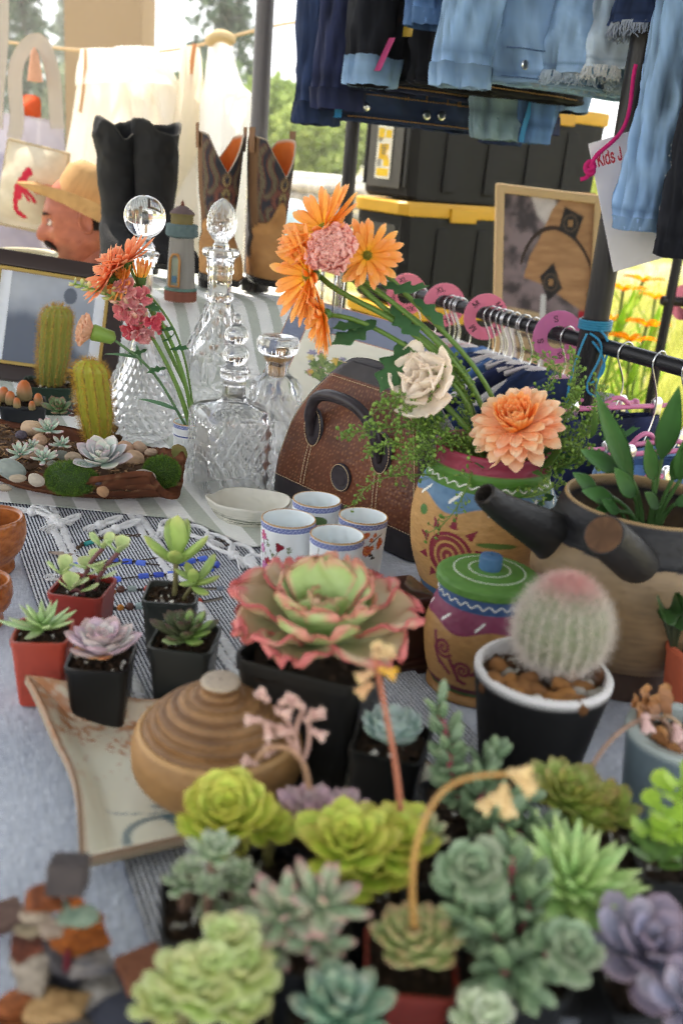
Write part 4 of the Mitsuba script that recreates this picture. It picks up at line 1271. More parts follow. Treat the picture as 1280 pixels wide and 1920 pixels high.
# dish with a pointed lip
o = P(470, 962, .016)
o[2] = ZT + .001
t = thing('ceramic_dish', 'shallow leaf shaped off white ceramic dish with green grey glaze streaks', 'dish')
n = 120
a = np.arange(n) * 2 * np.pi / n
rx = .046 * (1 + .16 * np.exp(-((a - np.pi) / .22) ** 2) - .03 * np.cos(2 * a + .4))
rings = []
pr = [(.0, .004), (.45, .004), (.5, 0), (.56, 0), (.60, .004), (.80, .014), (.93, .0235), (1.0, .030), (.995, .0325), (.965, .032), (.92, .025), (.75, .0135), (.45, .0085), (.001, .008)]
for s, z in np.array([(float(a_), float(b_)) for a_, b_ in smoothprof(pr[4:8], 24)]).tolist():
    rings.append((s, z))
allp = pr[:4] + rings + pr[8:]
rg = []
for s, z in allp:
    wob = .0012 * np.sin(3 * a + 1) * s + .003 * np.exp(-((a - np.pi) / .25) ** 2) * s ** 4
    rg.append(np.stack([s * rx * np.cos(a), .84 * s * rx * np.sin(a), z + wob * (z > .003)], 1))
g = loft(rg).rot((0, 0, 1), 8).mv(o)
z = g.v[:, 2] - o[2]
st = fb(np.stack([g.v[:, 0] * 30, g.v[:, 1] * 30, z * 700], 1), 1, 3)
gc = lerp(C('#c9c6b8'), C('#e0ded4'), fb(g.v, 60, 3))
idx = np.arange(len(g.v)) // n
outm = (idx < 28) * sst(.026, .014, z)
g.c = lerp(gc, C('#5d6450'), np.clip(outm * sst(.42, .62, st), 0, 1) * .9)
part(t, 'dish', g, 'vcs', True)

# the painted jars
def spiral(u, v, x, y, r0, turns, wd, start=0.0):
    d, an = np.hypot(u - x, v - y), np.arctan2(v - y, u - x) + start
    best = np.full(u.shape, 9.0)
    for k in range(turns + 1):
        th = an % (2 * np.pi) + 2 * np.pi * k
        best = np.minimum(best, np.abs(d - r0 * th / (2 * np.pi * turns)) + 9 * (th > 2 * np.pi * turns))
    return edge(best, wd, .0006)


def triang(u, v, x, y, ang, L, w):
    du, dv = (u - x) * math.cos(ang) + (v - y) * math.sin(ang), -(u - x) * math.sin(ang) + (v - y) * math.cos(ang)
    return ((du > 0) & (du < L)) * sst(1.1, .85, np.abs(dv) / np.maximum(w * (1 - du / L), 1e-6))


def dashmark(u, v, x, y, s):
    m = np.zeros(u.shape)
    for i, q in enumerate((-1, -.35, .35, 1)):
        m = np.maximum(m, sst(1.2, .8, np.hypot((u - x - q * s * .45 - (v - y) * .5) / (s * .42), (v - y - q * s * .8) / (s * .55))))
    return m


def woodgrain(v3, c1='#a0733f', c2='#cba066'):
    return lerp(C(c1), C(c2), np.clip(.55 * fb(v3 * V(1, 1, 2.2), 120, 4) + .55 * fb(v3 * V(1, 1, 6), 260, 2) - .05, 0, 1))


# large jar
o = P(884, 1118)
rm = .0705
t = thing('painted_jar', 'large painted jar with a spiral sun and blue neck, holding the flower bouquet', 'jar')
H = .160
outp = smoothprof([(.052, .012), (.060, .030), (.0685, .060), (.0705, .085), (.067, .112), (.060, .128), (.0565, .134)], 130)
prof = [(.001, 0), (.050, 0), (.053, .002), (.053, .008), (.050, .011)] + outp.tolist() + [(.0575, .1345), (.058, .139), (.0575, .1435), (.0545, .1445), (.0545, .155), (.0550, .158), (.053, .160), (.0505, .159), (.050, .14), (.055, .11), (.06, .07), (.045, .012), (.001, .010)]
n = 290
g = lathe(prof, n)
ring = np.repeat(np.arange(len(prof)), n)
face = -97
an = (np.arctan2(g.v[:, 1], g.v[:, 0]) - rad(face) + np.pi) % (2 * np.pi) - np.pi
u, v = an * rm, g.v[:, 2]
c = woodgrain(g.v)
body = ((ring >= 5) & (ring < 135))
wav = .112 + .0035 * np.sin(u * 95 + 2) + .003 * np.sin(u * 47)
c = over(c, lerp(C('#3f6489'), C('#6d8fae'), fb(g.v, 90, 3)), sst(wav - .0008, wav + .0008, v) * body)
sx, sy = -.030, .066
c = over(c, '#7d2233', spiral(u, v, sx, sy, .0205, 3, .0021, 1.2), .95)
c = over(c, '#7d2233', edge(np.abs(np.hypot(u - sx, v - sy) - .0215), .0018, .0005))
for i in range(10):
    q = i * 2 * math.pi / 10 + .25
    c = over(c, '#7d2233', triang(u, v, sx + .027 * math.cos(q), sy + .027 * math.sin(q), q, .0125, .0046))
for i in range(9):
    c = over(c, '#e6e4dd', dashmark(u, v, -.20 + i * .042 - .001, .118 + .003 * math.sin(i * 2.1), .0046) * body)
c = over(c, '#46702f', sst(1.1, .9, np.hypot((u - .014) / .019, (v - .083) / .0028)) * body, .9)
c = over(c, '#46702f', sst(1.1, .9, np.hypot((u + .068) / .006, (v - .1) / .005)) * body)
c = over(c, '#2f5672', ((v > .053) & (v < .064) & (np.abs(u - .02) < .018)) * body * 1.0, .95)
c = over(c, '#3c5f80', ((v < .022) & (v > .0135)) * body * 1.0)
c = over(c, '#7d2233', ((v < .0135)) * body * 1.0)
c[(ring >= 135) & (ring <= 137)] = C('#4d7a2c')
c = over(c, '#4d7a2c', ((v > .127) & body) * 1.0)
wl = .132 + .0016 * np.sin(u * 420)
c = over(c, '#e6e4dd', edge(np.abs(v - wl), .0007, .0003) * (v > .126) * (ring < 137))
c[(ring >= 138) & (ring <= 142)] = C('#8e3247')
c[ring > 142] = C('#6b4a30')
g.c = c * (.9 + .2 * fb(g.v, 200, 2))[:, None]
part(t, 'jar', g.mv(o), 'clay', True)
jar_o = o

# small lidded jar
o = P(886, 1283)
t = thing('lidded_jar', 'small painted jar with a green lid, blue knob and a maroon band', 'jar')
outp = smoothprof([(.036, .007), (.041, .018), (.0455, .040), (.0465, .052), (.043, .070), (.0385, .082)], 100)
prof = [(.001, 0), (.038, 0), (.0395, .0015), (.0395, .0045), (.037, .0065)] + outp.tolist() + [(.0385, .083), (.0385, .0925), (.036, .093), (.034, .09), (.04, .05), (.03, .01), (.001, .008)]
n = 220
g = lathe(prof, n)
ring = np.repeat(np.arange(len(prof)), n)
an = (np.arctan2(g.v[:, 1], g.v[:, 0]) - rad(-97) + np.pi) % (2 * np.pi) - np.pi
u, v = an * .0465, g.v[:, 2]
body = (ring >= 5) & (ring < 105)
c = woodgrain(g.v, '#8f6438', '#b68a54')
wav = .0665 + .0022 * np.sin(u * 120 + 1) + .0018 * np.sin(u * 61)
c = over(c, lerp(C('#6b2740'), C('#85385a'), fb(g.v, 120, 3)), sst(wav - .0006, wav + .0006, v) * body)
for i in range(9):
    c = over(c, '#e2dfdb', dashmark(u, v, -.137 + i * .0335, .0725, .0030) * body)
for x, y, r, tn, st_ in ((-.031, .049, .0085, 2, .4), (-.012, .034, .0080, 2, 2.2)):
    c = over(c, '#6f2338', spiral(u, v, x, y, r, tn, .0014, st_) * body)
for x1, y1, x2, y2 in ((-.042, .058, -.036, .044), (-.04, .046, -.034, .034), (-.034, .036, -.024, .028), (-.024, .040, -.016, .026), (-.016, .024, -.010, .022), (-.004, .032, .000, .036)):
    c = over(c, '#6f2338', sst(1.15, .85, seg(u, v, [(x1, y1), (x2, y2)]) / .0017) * body)
c = over(c, '#4a5a68', ((np.abs(v - .050) < .0022) & (np.abs(u - .020) < .014)) * body * .9)
c = over(c, '#39572c', ((v < .0125) & (v > .0085)) * body * 1.0)
c = over(c, '#5d2430', ((v < .0165) & (v > .0125)) * body * 1.0)
band = (ring >= 104) & (ring <= 107)
c[band] = C('#35507a')
g.c = c
part(t, 'jar', g.mv(o), 'clay', True)
# the wavy line on its blue collar, a raised bead of paint
th = np.linspace(0, 2 * np.pi, 400)
part(t, 'wavy_line', tube(np.stack([.0387 * np.cos(th), .0387 * np.sin(th), .0875 + .0017 * np.sin(th * 26)], 1), .00055, 5).mv(o).col('#e4e2dd'))
lp = [(.001, .0935), (.0400, .0935), (.0418, .095), (.0418, .0995), (.0400, .1015), (.034, .1035), (.024, .1048), (.012, .1055), (.001, .1057)]
lp = [lp[0]] + smoothprof(lp[1:], 90).tolist()
g = lathe(lp, 120)
rr = np.hypot(g.v[:, 0], g.v[:, 1])
top = g.v[:, 2] > .1015
g.c = lerp(C('#48732f'), C('#5f8a3f'), fb(g.v, 150, 3))
for r0 in (.0165, .0285):
    g.c = over(g.c, '#dfe3d4', edge(np.abs(rr - r0), .0005, .00035) * top)
lid = part(t, 'lid', g.mv(o), 'clay', 30)
part(lid, 'knob', lathe([(.0085, .105), (.009, .107), (.0092, .115), (.0085, .117), (.006, .118), (.001, .1182)], 40).mv(o).col('#3f6489'), 'clay', 40)

# the teapot planter
o = P(1150, 1258)
t = thing('teapot_planter', 'big lidless teapot with black shoulder and spout over a beige body, used as planter', 'teapot')
sc = 1.0
bodyp = smoothprof([(.060, .0285), (.074, .045), (.084, .075), (.087, .098), (.0855, .118), (.081, .130)], 60)
shp = smoothprof([(.081, .130), (.0775, .1315), (.0745, .138), (.0715, .150), (.068, .158)], 30)
prof = [(.001, .0)] + [(.052, 0), (.054, .002), (.055, .026), (.0565, .0282)] + bodyp.tolist() + shp.tolist() + [(.0675, .160), (.0665, .161), (.0645, .160), (.064, .15), (.075, .1), (.05, .04), (.001, .035)]
g = lathe(prof, 140)
ring = np.repeat(np.arange(len(prof)), 140)
g.c = lerp(C('#5d4934'), C('#8f7350'), np.clip(fb(g.v * V(1, 1, 5), 60, 3) * .8 + .5 * fb(g.v * V(1, 1, 12), 120, 2) - .1, 0, 1))
g.c = over(g.c, lerp(C('#7d6a54'), C('#a08b6e'), fb(g.v, 70, 3)), sst(.085, .12, g.v[:, 2]) * .6)
g.c[ring < 5] = lerp(C('#3a2920'), C('#4c372a'), fb(g.v, 100, 3))[ring < 5]
blk = lerp(C('#0e0e11'), C('#27272c'), fb(g.v * V(1, 1, 3), 90, 3))
on = (g.v[:, 2] > .129 + .0012 * np.sin(np.arctan2(g.v[:, 1], g.v[:, 0]) * 7)) & (ring > 40)
g.c[on] = blk[on]
lipm = (ring >= 95) & (ring <= 97)
g.c[lipm] = C('#9a7f58')
part(t, 'body', g.rot((0, 1, 0), 0).mv(o), 'clay', 30)
tea = o
sA, sB = D(1000, 985, o[1] - .028), D(908, 926, o[1] - .060)
sd = unit(sB - sA)
pa = [sA - sd * .03, sA, (sA + sB) / 2 + V(0, 0, -.002), sB]
pa = curve(pa, 24)
rr = np.linspace(.0205, .0092, 24)
g1 = tube(pa, rr, 28, False)
g2 = tube(pa[::-1], rr[::-1] * .66, 28, False)
g1.c, g2.c = lerp(C('#0f0f11'), C('#232122'), fb(g1.v, 120, 3)), np.broadcast_to(C('#0d0c0c'), g2.v.shape)
rimt = loft([g1.v[-28:], g2.v[:28][::1]], False, False)
# rim: join the outer and inner circles at the mouth
ring_o = g1.v[23 * 28:24 * 28]
cen = ring_o.mean(0)
rimt = loft([ring_o, cen + (ring_o - cen) * .83 + sd * .0016, cen + (ring_o - cen) * .66, cen + (ring_o - cen) * .62 - sd * .03], False, True)
rimt.c = np.broadcast_to(C('#2a2522'), rimt.v.shape)
part(t, 'spout', cat(g1, rimt), 'clay', 40)
hA, hB = D(1185, 1050, o[1] - .075), D(1131, 1002, o[1] - .118)
hd = unit(hB - hA)
pa = np.array([hA - hd * .02, hA, hB - hd * .001, hB])
g = tube(pa, [.0180, .0165, .0152, .0145], 36, True)
g.c = lerp(C('#0f0f11'), C('#242223'), fb(g.v, 120, 3))
hk = part(t, 'handle', g, 'clay', 40)
part(hk, 'end_cap', loft([cenr for cenr in (tube(np.array([hB, hB + hd * .0012]), [.0136, .0122], 36, False).v[:36], tube(np.array([hB, hB + hd * .0012]), [.0136, .0122], 36, False).v[36:])], False, True).col(lambda v: lerp(C('#3d2c22'), C('#6b503c'), fb(v, 300, 3))), 'rough', 40)

# the curled square plate and the brown lidded pot
PA, PB, PC, PD = P(48, 1312, .022), P(150, 1652, .008), P(845, 1500, .008), P(700, 1322, .010)
t = thing('square_plate', 'square cream ceramic plate with curled edges, rust speckles and a blue leaf drawing', 'plate')
m = 110
s, q = np.meshgrid(np.linspace(0, 1, m), np.linspace(0, 1, m), indexing='ij')
p = (1 - s)[..., None] * ((1 - q)[..., None] * PA + q[..., None] * PB) + s[..., None] * ((1 - q)[..., None] * PD + q[..., None] * PC)
ed = np.maximum(np.maximum(sst(.12, 0, s), sst(.88, 1, s)), np.maximum(sst(.12, 0, q), sst(.88, 1, q)))
bow = .012 * (np.sin(np.pi * q) * (sst(.3, 0, s) + sst(.7, 1, s)))
ctr = p.mean((0, 1))
p = p + (ctr - p) * (.10 * np.sin(np.pi * q) * (np.abs(s - .5) * 2) ** 2 + .04 * np.sin(np.pi * s) * (np.abs(q - .5) * 2) ** 2)[..., None] * V(1, 1, 0)
p[..., 2] = ZT + .0065 + .0125 * ed ** 1.6 + .020 * sst(.35, 0, s + q) + .004 * sst(1.6, 2, s + q)
g = slab(p, .0062)
nn = m * m
S2, Q2 = s.ravel(), q.ravel()
pp = p.reshape(-1, 3)
c = lerp(C('#dcdcc9'), C('#e8e6d6'), fb(pp, 60, 3))
spk = sst(.50, .60, .6 * fb(pp, 330, 3) + .4 * fb(pp, 60, 2, 4) + .16 * sst(.45, .05, Q2) - .10) * sst(.62, .35, Q2)
c = over(c, lerp(C('#b07a4a'), C('#c08a5c'), fb(pp, 200, 2)), sst(.42, .1, Q2) * .40 * (0.4 + 0.9 * fb(pp, 40, 3, 9)))
c = over(c, '#b06a35', spk, .85)
for pts, w in (([(.02 + .20, .70), (.30, .74), (.42, .76)], .007), ([(.12, .90), (.15, .80), (.26, .77)], .010), ([(.26, .92), (.27, .84), (.25, .78)], .016), ([(.30, .75), (.36, .66), (.33, .60)], .013), ([(.08, .70), (.2, .74), (.3, .74)], .003), ([(.3, .76), (.42, .80), (.52, .82)], .008)):
    d = seg(S2, Q2, curve([(a_, b_, 0) for a_, b_ in pts], 12)[:, :2].tolist())
    c = over(c, '#456a78', sst(w * 1.6, w * .7, d), .8)
rimc = np.maximum.reduce([sst(.018, .004, S2), sst(.982, .996, S2), sst(.018, .004, Q2), sst(.982, .996, Q2)])
c = over(c, '#a5744f', rimc * .8)
gcol = np.vstack([c, np.broadcast_to(C('#8d8572'), c.shape)])
if g.v[:nn, 2].mean() < g.v[nn:, 2].mean():
    gcol = np.vstack([gcol[nn:], gcol[:nn]])
g.c = gcol
part(t, 'plate', g, 'paints', True)

o = P(405, 1478, .012)
t = thing('lidded_pot', 'round brown stoneware pot with a ridged stepped lid, standing on the square plate', 'pot')
k = 162 * S(P(402, 1390, .05)) / .066
pb = [(r * k, z * k) for r, z in smoothprof([(.030, 0), (.040, .002), (.056, .012), (.0655, .028), (.066, .040), (.063, .052), (.0605, .0555)], 60)]
prof = [(.001, .001)] + pb + [(.0595 * k, .057 * k), (.0575 * k, .0565 * k), (.056 * k, .052 * k), (.05 * k, .02 * k), (.001, .008)]
g = lathe(prof, 140)
z = g.v[:, 2]
g.c = lerp(C('#7d5b35'), C('#a67c4b'), np.clip(.6 * fb(g.v * V(1, 1, 3), 70, 4) + .5 * sst(.02, .045, z) - .1 + .3 * (fb(g.v, 600, 2) - .5), 0, 1))
g.c[(np.repeat(np.arange(len(prof)), 140) >= 59) & (np.repeat(np.arange(len(prof)), 140) <= 62)] = C('#b8905e')
part(t, 'pot', g.mv(o), 'clay', True)
steps = [(.0585, .0545)]
for i, (r, zz) in enumerate(((.056, .059), (.051, .0655), (.0445, .0715), (.037, .077), (.029, .0815), (.021, .0845))):
    steps += [(r + .0012, zz - .002), (r, zz), (r - .0025, zz + .0010), (r - .0042, zz + .0008)]
steps += [(.0145, .086), (.0135, .090), (.0145, .0935), (.0150, .0955), (.0135, .0975), (.006, .0982), (.001, .098)]
g = lathe([(a_ * k, b_ * k) for a_, b_ in smoothprof(steps, 150)], 140, True)
rr = np.hypot(g.v[:, 0], g.v[:, 1]) / k
zz = g.v[:, 2] / k
g.c = lerp(C('#6a4a30'), C('#a37a4e'), np.clip(.5 + .36 * np.sin(zz * 950) * .8 + .9 * (fb(g.v * V(1, 1, 2), 60, 3) - .5), 0, 1))
g.c = over(g.c, '#b7aa97', sst(.094, .0955, zz) * .9)
g.c = over(g.c, '#4a3a2e', sst(.6, .75, fb(g.v, 800, 2)) * .4)
lid = part(t, 'lid', g.mv(o), 'clay', 40)

# dark wooden stand behind the big pot, turned wooden bowls at the left
o = P(735, 1236)
t = thing('wooden_stand', 'dark wooden stand with a moulded foot, half hidden behind the big black pot', 'stand')
M = frame(o, unit(TBX), unit(TA), V(0, 0, 1))
part(t, 'foot', loft([rrect(.060 * a_, .060 * a_, .004, 5, z_) for a_, z_ in ((.98, 0), (1, .002), (1, .008), (.94, .011), (.86, .013))]).T(M).col(lambda v: lerp(C('#2a1613'), C('#3c211b'), fb(v * V(1, 1, 6), 90, 3))), 'vcg', 40)
part(t, 'block', loft([rrect(.048 * a_, .048 * a_, .003, 5, z_) for a_, z_ in ((1, .013), (.97, .03), (.95, .058), (1.0, .061), (1.0, .066), (.92, .068))]).T(M).col(lambda v: lerp(C('#2a1613'), C('#43251e'), fb(v * V(1, 1, .3), 150, 3))), 'vcg', 40)
for px, py, rpx, h, lab in ((-22, 968, 68, .056, 'turned orange brown wooden bowl at the left edge, the farther of two'), (-34, 1088, 55, .042, 'turned orange brown wooden bowl at the left edge, the nearer of two')):
    o = P(px, py, h)
    r = rpx * S(o)
    o[2] = ZT + .001
    t = thing('wooden_bowl', lab, 'bowl')
    prof = smoothprof([(.001, 0), (r * .62, 0), (r * .66, .003), (r * .64, .009), (r * .90, h * .45), (r, h * .72), (r * .97, h * .93), (r * .9, h), (r * .82, h * .97), (r * .78, h * .8), (r * .6, h * .35), (.001, h * .22)], 90)
    g = lathe(prof, 96)
    g.c = lerp(C('#7a3f1c'), C('#b9713c'), np.clip(fb(g.v * V(.5, 3, 3) + px, 90, 4) * 1.3 - .15, 0, 1))
    part(t, 'bowl', g.mv(o), 'vcg', True)
# ------------------------------------------------------------------ cut flowers, the bark planter, cacti
PROF['strap'] = [(0, .42), (.3, .8), (.7, 1), (.92, .72), (1, .18)]
PROF['lobed'] = [(0, .06), (.18, .5), (.27, .30), (.44, 1), (.54, .46), (.72, .82), (.82, .40), (1, .03)]
PROF['blade'] = [(0, .12), (.12, .62), (.38, 1), (.7, .66), (1, .02)]


def petals(t, o, n, R, k, gs, el, s=(1, 1), axis_off=0.0, off=0.12, ph=0.0, name='petal', mat='petal', jit=5):
    fr = facing(V(0, 0, 0), n, (0.1, 0.2, 1))[:3, :3]
    n = unit(n)
    for i in range(k):
        a = 2 * np.pi * (i + ph) / k + rad(U(-jit, jit))
        e = rad(el + U(-jit, jit))
        rd = fr @ V(math.cos(a), math.sin(a), 0)
        d = rd * math.cos(e) + n * math.sin(e)
        put_leaf(t, gs[i % len(gs)], o + rd * off * R + n * axis_off * R, d, n * math.cos(e) - rd * math.sin(e), R * U(*s) if s[0] != s[1] else R * s[0] * U(.94, 1.05), name, None, mat, U(.9, 1.1))


OP = tones(leaf('strap', .24, .035, '#e6b040', '#eda45c', '#f0b47e', curl=14, cup=.25, nl=9, na=8), 4, .1, .05)


def daisy(t, o, n, R, face=True, c=None):
    gs = c or OP
    for k, el, s, ph in ((15, 6, .98, 0), (14, 18, .92, .5), (9, 30, .72, .2)):
        petals(t, o, n, R, k, gs, el, (s, s), 0.02 + el * .002, .13, ph)
    M = facing(o, n)
    if face:
        ms = []
        for i in range(150):
            r, a = .24 * R * math.sqrt(i / 150), i * 2.39996
            m = frame(V(r * math.cos(a), r * math.sin(a), .085 * R * (1 - (r / (.26 * R)) ** 2) + .03 * R), *(np.eye(3) * .017 * R))
            ms.append(M @ m)
        g = scatter(ico(1, 0), ms)
        g.c = lerp(C('#8a8420'), C('#c9b02a'), np.repeat(np.linspace(0, 1, 150) ** 2, 12))
        part(t, 'flower_centre', g, 'vc', True)
    gs2 = leaf('fat', .5, .1, '#4a6a2c', '#557634', '#5f803c')
    ms = []
    out = []
    for i in range(11):
        a = i * 2 * np.pi / 11
        rd, nn = M[:3, 0] * math.cos(a) + M[:3, 1] * math.sin(a), M[:3, 2]
        d = unit(rd * .8 - nn * .3 + nn * .3)
        out.append(gs2.T(frame(o - nn * .10 * R, np.cross(d, nn) * R * .26, d * R * .26, nn * R * .26)))
    part(t, 'calyx', cat(out + [ico(R * .16, 1).mv(o - unit(n) * .09 * R).col('#4f6f30')]), 'leafy', True)


def stem(t, pts, r, c='#5f7f38', n=20):
    pa = curve(pts, n)
    part(t, 'stem', tube(pa, r, 8).col(lambda v: lerp(C(c) * .85, C(c) * 1.15, fb(v, 150, 2))), 'leafy', True)
    return pa


LB = [leaf('lobed', .62, .03, '#2c4a2c', '#375937', '#426640', curl=c_, cup=.1, nl=22, na=8, seed=i) for i, c_ in enumerate((30, -25, 50))]


def fleaf(t, o, d, L, up=(0, -.4, 1), g=None, label=None):
    put_leaf(t, g or LB[int(U(0, 2.99))], np.asarray(o), V(*d), V(*up), L, 'leaf', label, 'petal')


def ruffles(t, o, n, R, k, cols, name='petal', el=(85, 20), amp=.06, W=.9):
    """A carnation or rose: many ruffled petals."""
    n = unit(n)
    fr = facing(V(0, 0, 0), n, (0.1, 0.2, 1))[:3, :3]
    for i in range(k):
        u = i / (k - 1)
        a = i * 2.39996
        e = rad(el[0] + (el[1] - el[0]) * u)
        rd = fr @ V(math.cos(a), math.sin(a), 0)
        g = ruffled(W, amp, cols[0], cols[1], cols[2], 300 + i + int(R * 9e4) % 77, 14, 18, 26, .2)
        d = rd * math.cos(e) + n * math.sin(e)
        put_leaf(t, g, o + rd * .06 * R - n * .1 * R, d, n * math.cos(e) - rd * math.sin(e), R * (.72 + .3 * u), name, None, 'petal')


# the bouquet in the painted jar: every stem rises from the jar's mouth
t = thing('flower_bouquet', 'orange daisies, pink carnation, cream rose and peach dahlia with airy greenery in the painted jar', 'flowers')
jm = jar_o + V(0, 0, .150)
Y = jm[1]
fl = lambda px, py, dy=0.0: D(px, py, Y + dy)
f1 = fl(606, 432, .02)
daisy(t, f1, V(-.62, -.35, .62), .042)
stem(t, [jm, fl(800, 640, .0), fl(700, 560, .005), f1 - V(-.62, -.35, .62) * .006], .0026)
f2 = fl(688, 479, .005)
daisy(t, f2, V(.05, -.95, .22), .030)
stem(t, [jm + V(.012, 0, 0), fl(890, 690), fl(800, 590, .005), fl(730, 520, .012), f2 + V(0, .006, 0)], .0023)
f3 = fl(580, 516, .01)
daisy(t, f3, V(-.82, -.45, -.05), .043)
stem(t, [jm + V(-.01, 0, 0), fl(840, 690), fl(720, 590), fl(640, 548, .01), f3 + V(.008, .006, 0)], .0026)
f4 = fl(606, 590, 0)
daisy(t, f4, V(-.86, -.30, -.28), .033)
stem(t, [jm + V(-.015, -.005, 0), fl(850, 720, -.005), fl(730, 630), fl(660, 598), f4 + V(.006, .003, 0)], .0022)
f5 = fl(600, 470, .035)
daisy(t, f5, V(-.45, -.2, .85), .036)
stem(t, [jm, fl(780, 600, .02), fl(680, 530, .03), f5 - V(0, 0, .004)], .0022)
fc = fl(630, 478, -.012)
ruffles(t, fc, V(-.25, -.85, .45), .027, 34, ('#e39a92', '#efb3aa', '#f3c6be'), amp=.09, W=.8)
part(t, 'calyx', lathe([(.002, -.026), (.0075, -.022), (.0088, -.010), (.0075, 0)], 14, True, True).T(facing(fc, V(-.25, -.85, .45))).col('#5c7d38'), 'leafy', True)
stem(t, [jm + V(.004, -.006, 0), fl(860, 690, -.005), fl(740, 570, 0), fl(660, 512, .008), fc + V(.006, .018, -.012)], .0022)
for px, py, dx, dy, L in ((705, 600, -1, -.9, .05), (735, 570, .6, -1, .045), (760, 640, -.4, -1.3, .055), (715, 530, .9, -.3, .05), (810, 690, .0, -1, .06), (775, 560, 1, -.5, .04), (690, 612, -1, .1, .035)):
    fleaf(t, fl(px, py), (dx * .7, -.25, dy * .7), L)
fr_ = fl(800, 722, -.012)
ruffles(t, fr_, V(-.45, -.75, .55), .036, 11, ('#fdf0e4', '#fff6ee', '#fdf2e6'), el=(80, 10), amp=.03, W=1.5)
stem(t, [jm, (jm + fr_) / 2, fr_ + V(.01, .02, -.012)], .003)
# the dahlia
n_ = unit(V(-.34, -.50, .80))
fd = fl(968, 792, -.045)
DP = tones(leaf('strap', .34, .05, '#dd7c30', '#e6964e', '#ecb27c', curl=34, cup=.5, nl=9, na=8), 4, .1, .05)
DO = tones(leaf('strap', .36, .04, '#e6a06a', '#ecb78c', '#f0cbb0', curl=-8, cup=.3, nl=9, na=8), 4, .1, .05)
for k, el, s, gs, off in ((7, 84, .42, DP, .02), (10, 76, .52, DP, .05), (12, 66, .62, DP, .08), (14, 54, .72, DP, .1), (15, 42, .82, DP, .12), (16, 30, .9, DO, .13), (17, 16, 1.0, DO, .13), (15, 2, 1.06, DO, .12), (11, -14, 1.08, DO, .1)):
    petals(t, fd - n_ * .008, n_, .0375, k, gs, el, (s, s), .05, off, U(), jit=6)
part(t, 'calyx', ico(.010, 2).mv(fd - n_ * .014).col('#4f6f30'), 'leafy', True)
stem(t, [jm + V(.02, -.01, 0), (jm + fd) / 2 + V(.02, .01, .012), fd - n_ * .015], .0032)


def airy(t, pts, n, L, pod=.0020, c1='#55782c', c2='#86a548', seed=1, lo=.15):
    """A stem of peppergrass: fine stalks that each end in a small round flat pod."""
    pa = curve(pts, 40)
    tg = np.gradient(pa, axis=0)
    gs, ms = [tube(pa, np.linspace(.0011, .0004, 40), 5)], []
    r = np.random.RandomState(seed)
    for i in range(n):
        k = int(40 * (lo + (1 - lo) * i / n))
        d = unit(unit(tg[k]) * .55 + unit(r.normal(size=3)) * .9)
        l = L * r.uniform(.6, 1.2) * (1 - .5 * i / n)
        e = pa[k] + d * l + V(0, 0, .1 * l)
        gs.append(tube(np.array([pa[k], (pa[k] + e) / 2 + V(0, 0, -.05 * l), e]), .00028, 3, False))
        q = facing(e, r.normal(size=3))
        s = pod * r.uniform(.7, 1.15)
        q[:3, 0] *= s
        q[:3, 1] *= s * 1.1
        q[:3, 2] *= s * .42
        ms.append(q)
    st = cat(gs)
    st.c = np.broadcast_to(C('#6d8a3c'), st.v.shape)
    po = scatter(ico(1, 0), ms)
    po.c = lerp(C(c1), C(c2), np.repeat(r.uniform(0, 1, len(ms)), 12))
    part(t, 'airy_sprig', cat(st, po), 'leafy', True, stuff=True)


A = [([(830, 850), (760, 800), (700, 805), (645, 815)], 150), ([(830, 850), (770, 770), (740, 750), (700, 775)], 120), ([(820, 880), (760, 890), (700, 905), (665, 945)], 60), ([(850, 850), (790, 790), (760, 740), (735, 770)], 120),
     ([(900, 850), (870, 740), (850, 690), (800, 680)], 120), ([(860, 860), (820, 830), (770, 850), (745, 880)], 110), ([(940, 860), (1000, 840), (1050, 800), (1080, 740)], 130), ([(950, 860), (1030, 800), (1075, 730), (1065, 660)], 120),
     ([(960, 870), (1040, 850), (1110, 800), (1120, 720)], 140), ([(930, 870), (1000, 880), (1060, 870), (1100, 840)], 130), ([(960, 860), (1000, 760), (1040, 690), (1000, 660)], 90), ([(900, 860), (880, 900), (850, 960), (800, 1000)], 40),
     ([(950, 880), (960, 930), (1000, 930), (1050, 900)], 60), ([(870, 860), (820, 800), (800, 740), (830, 700)], 130), ([(930, 860), (1030, 860), (1090, 800), (1150, 790)], 130), ([(850, 870), (790, 850), (730, 830), (690, 850)], 110), ([(920, 860), (1000, 820), (1090, 850), (1130, 870)], 110)]
for i, (pp_, n) in enumerate(A):
    dy = (-.03, -.045, -.05, -.02, .0, -.05, .0, .02, -.01, -.03, .03, -.075, -.06, -.02, .0, -.04, -.03)[i]
    airy(t, [jm + V(0, 0, -.01)] + [D(a_, b_, Y + dy * min(1, .5 + .25 * j)) for j, (a_, b_) in enumerate(pp_)][1:], int(n * 1.25), .016, seed=i)
for i in range(26):
    a_ = U(880, 1130)
    fleaf(t, fl(a_, U(820, 930) , U(-.05, .0)), (U(-1, 1), U(-.6, .2), U(-.3, 1)), U(.02, .04), g=leaf('blade', .3, .03, '#3c5a2a', '#4a6b33', '#5d7d40', curl=40, nl=8, na=6) if i % 2 else None)

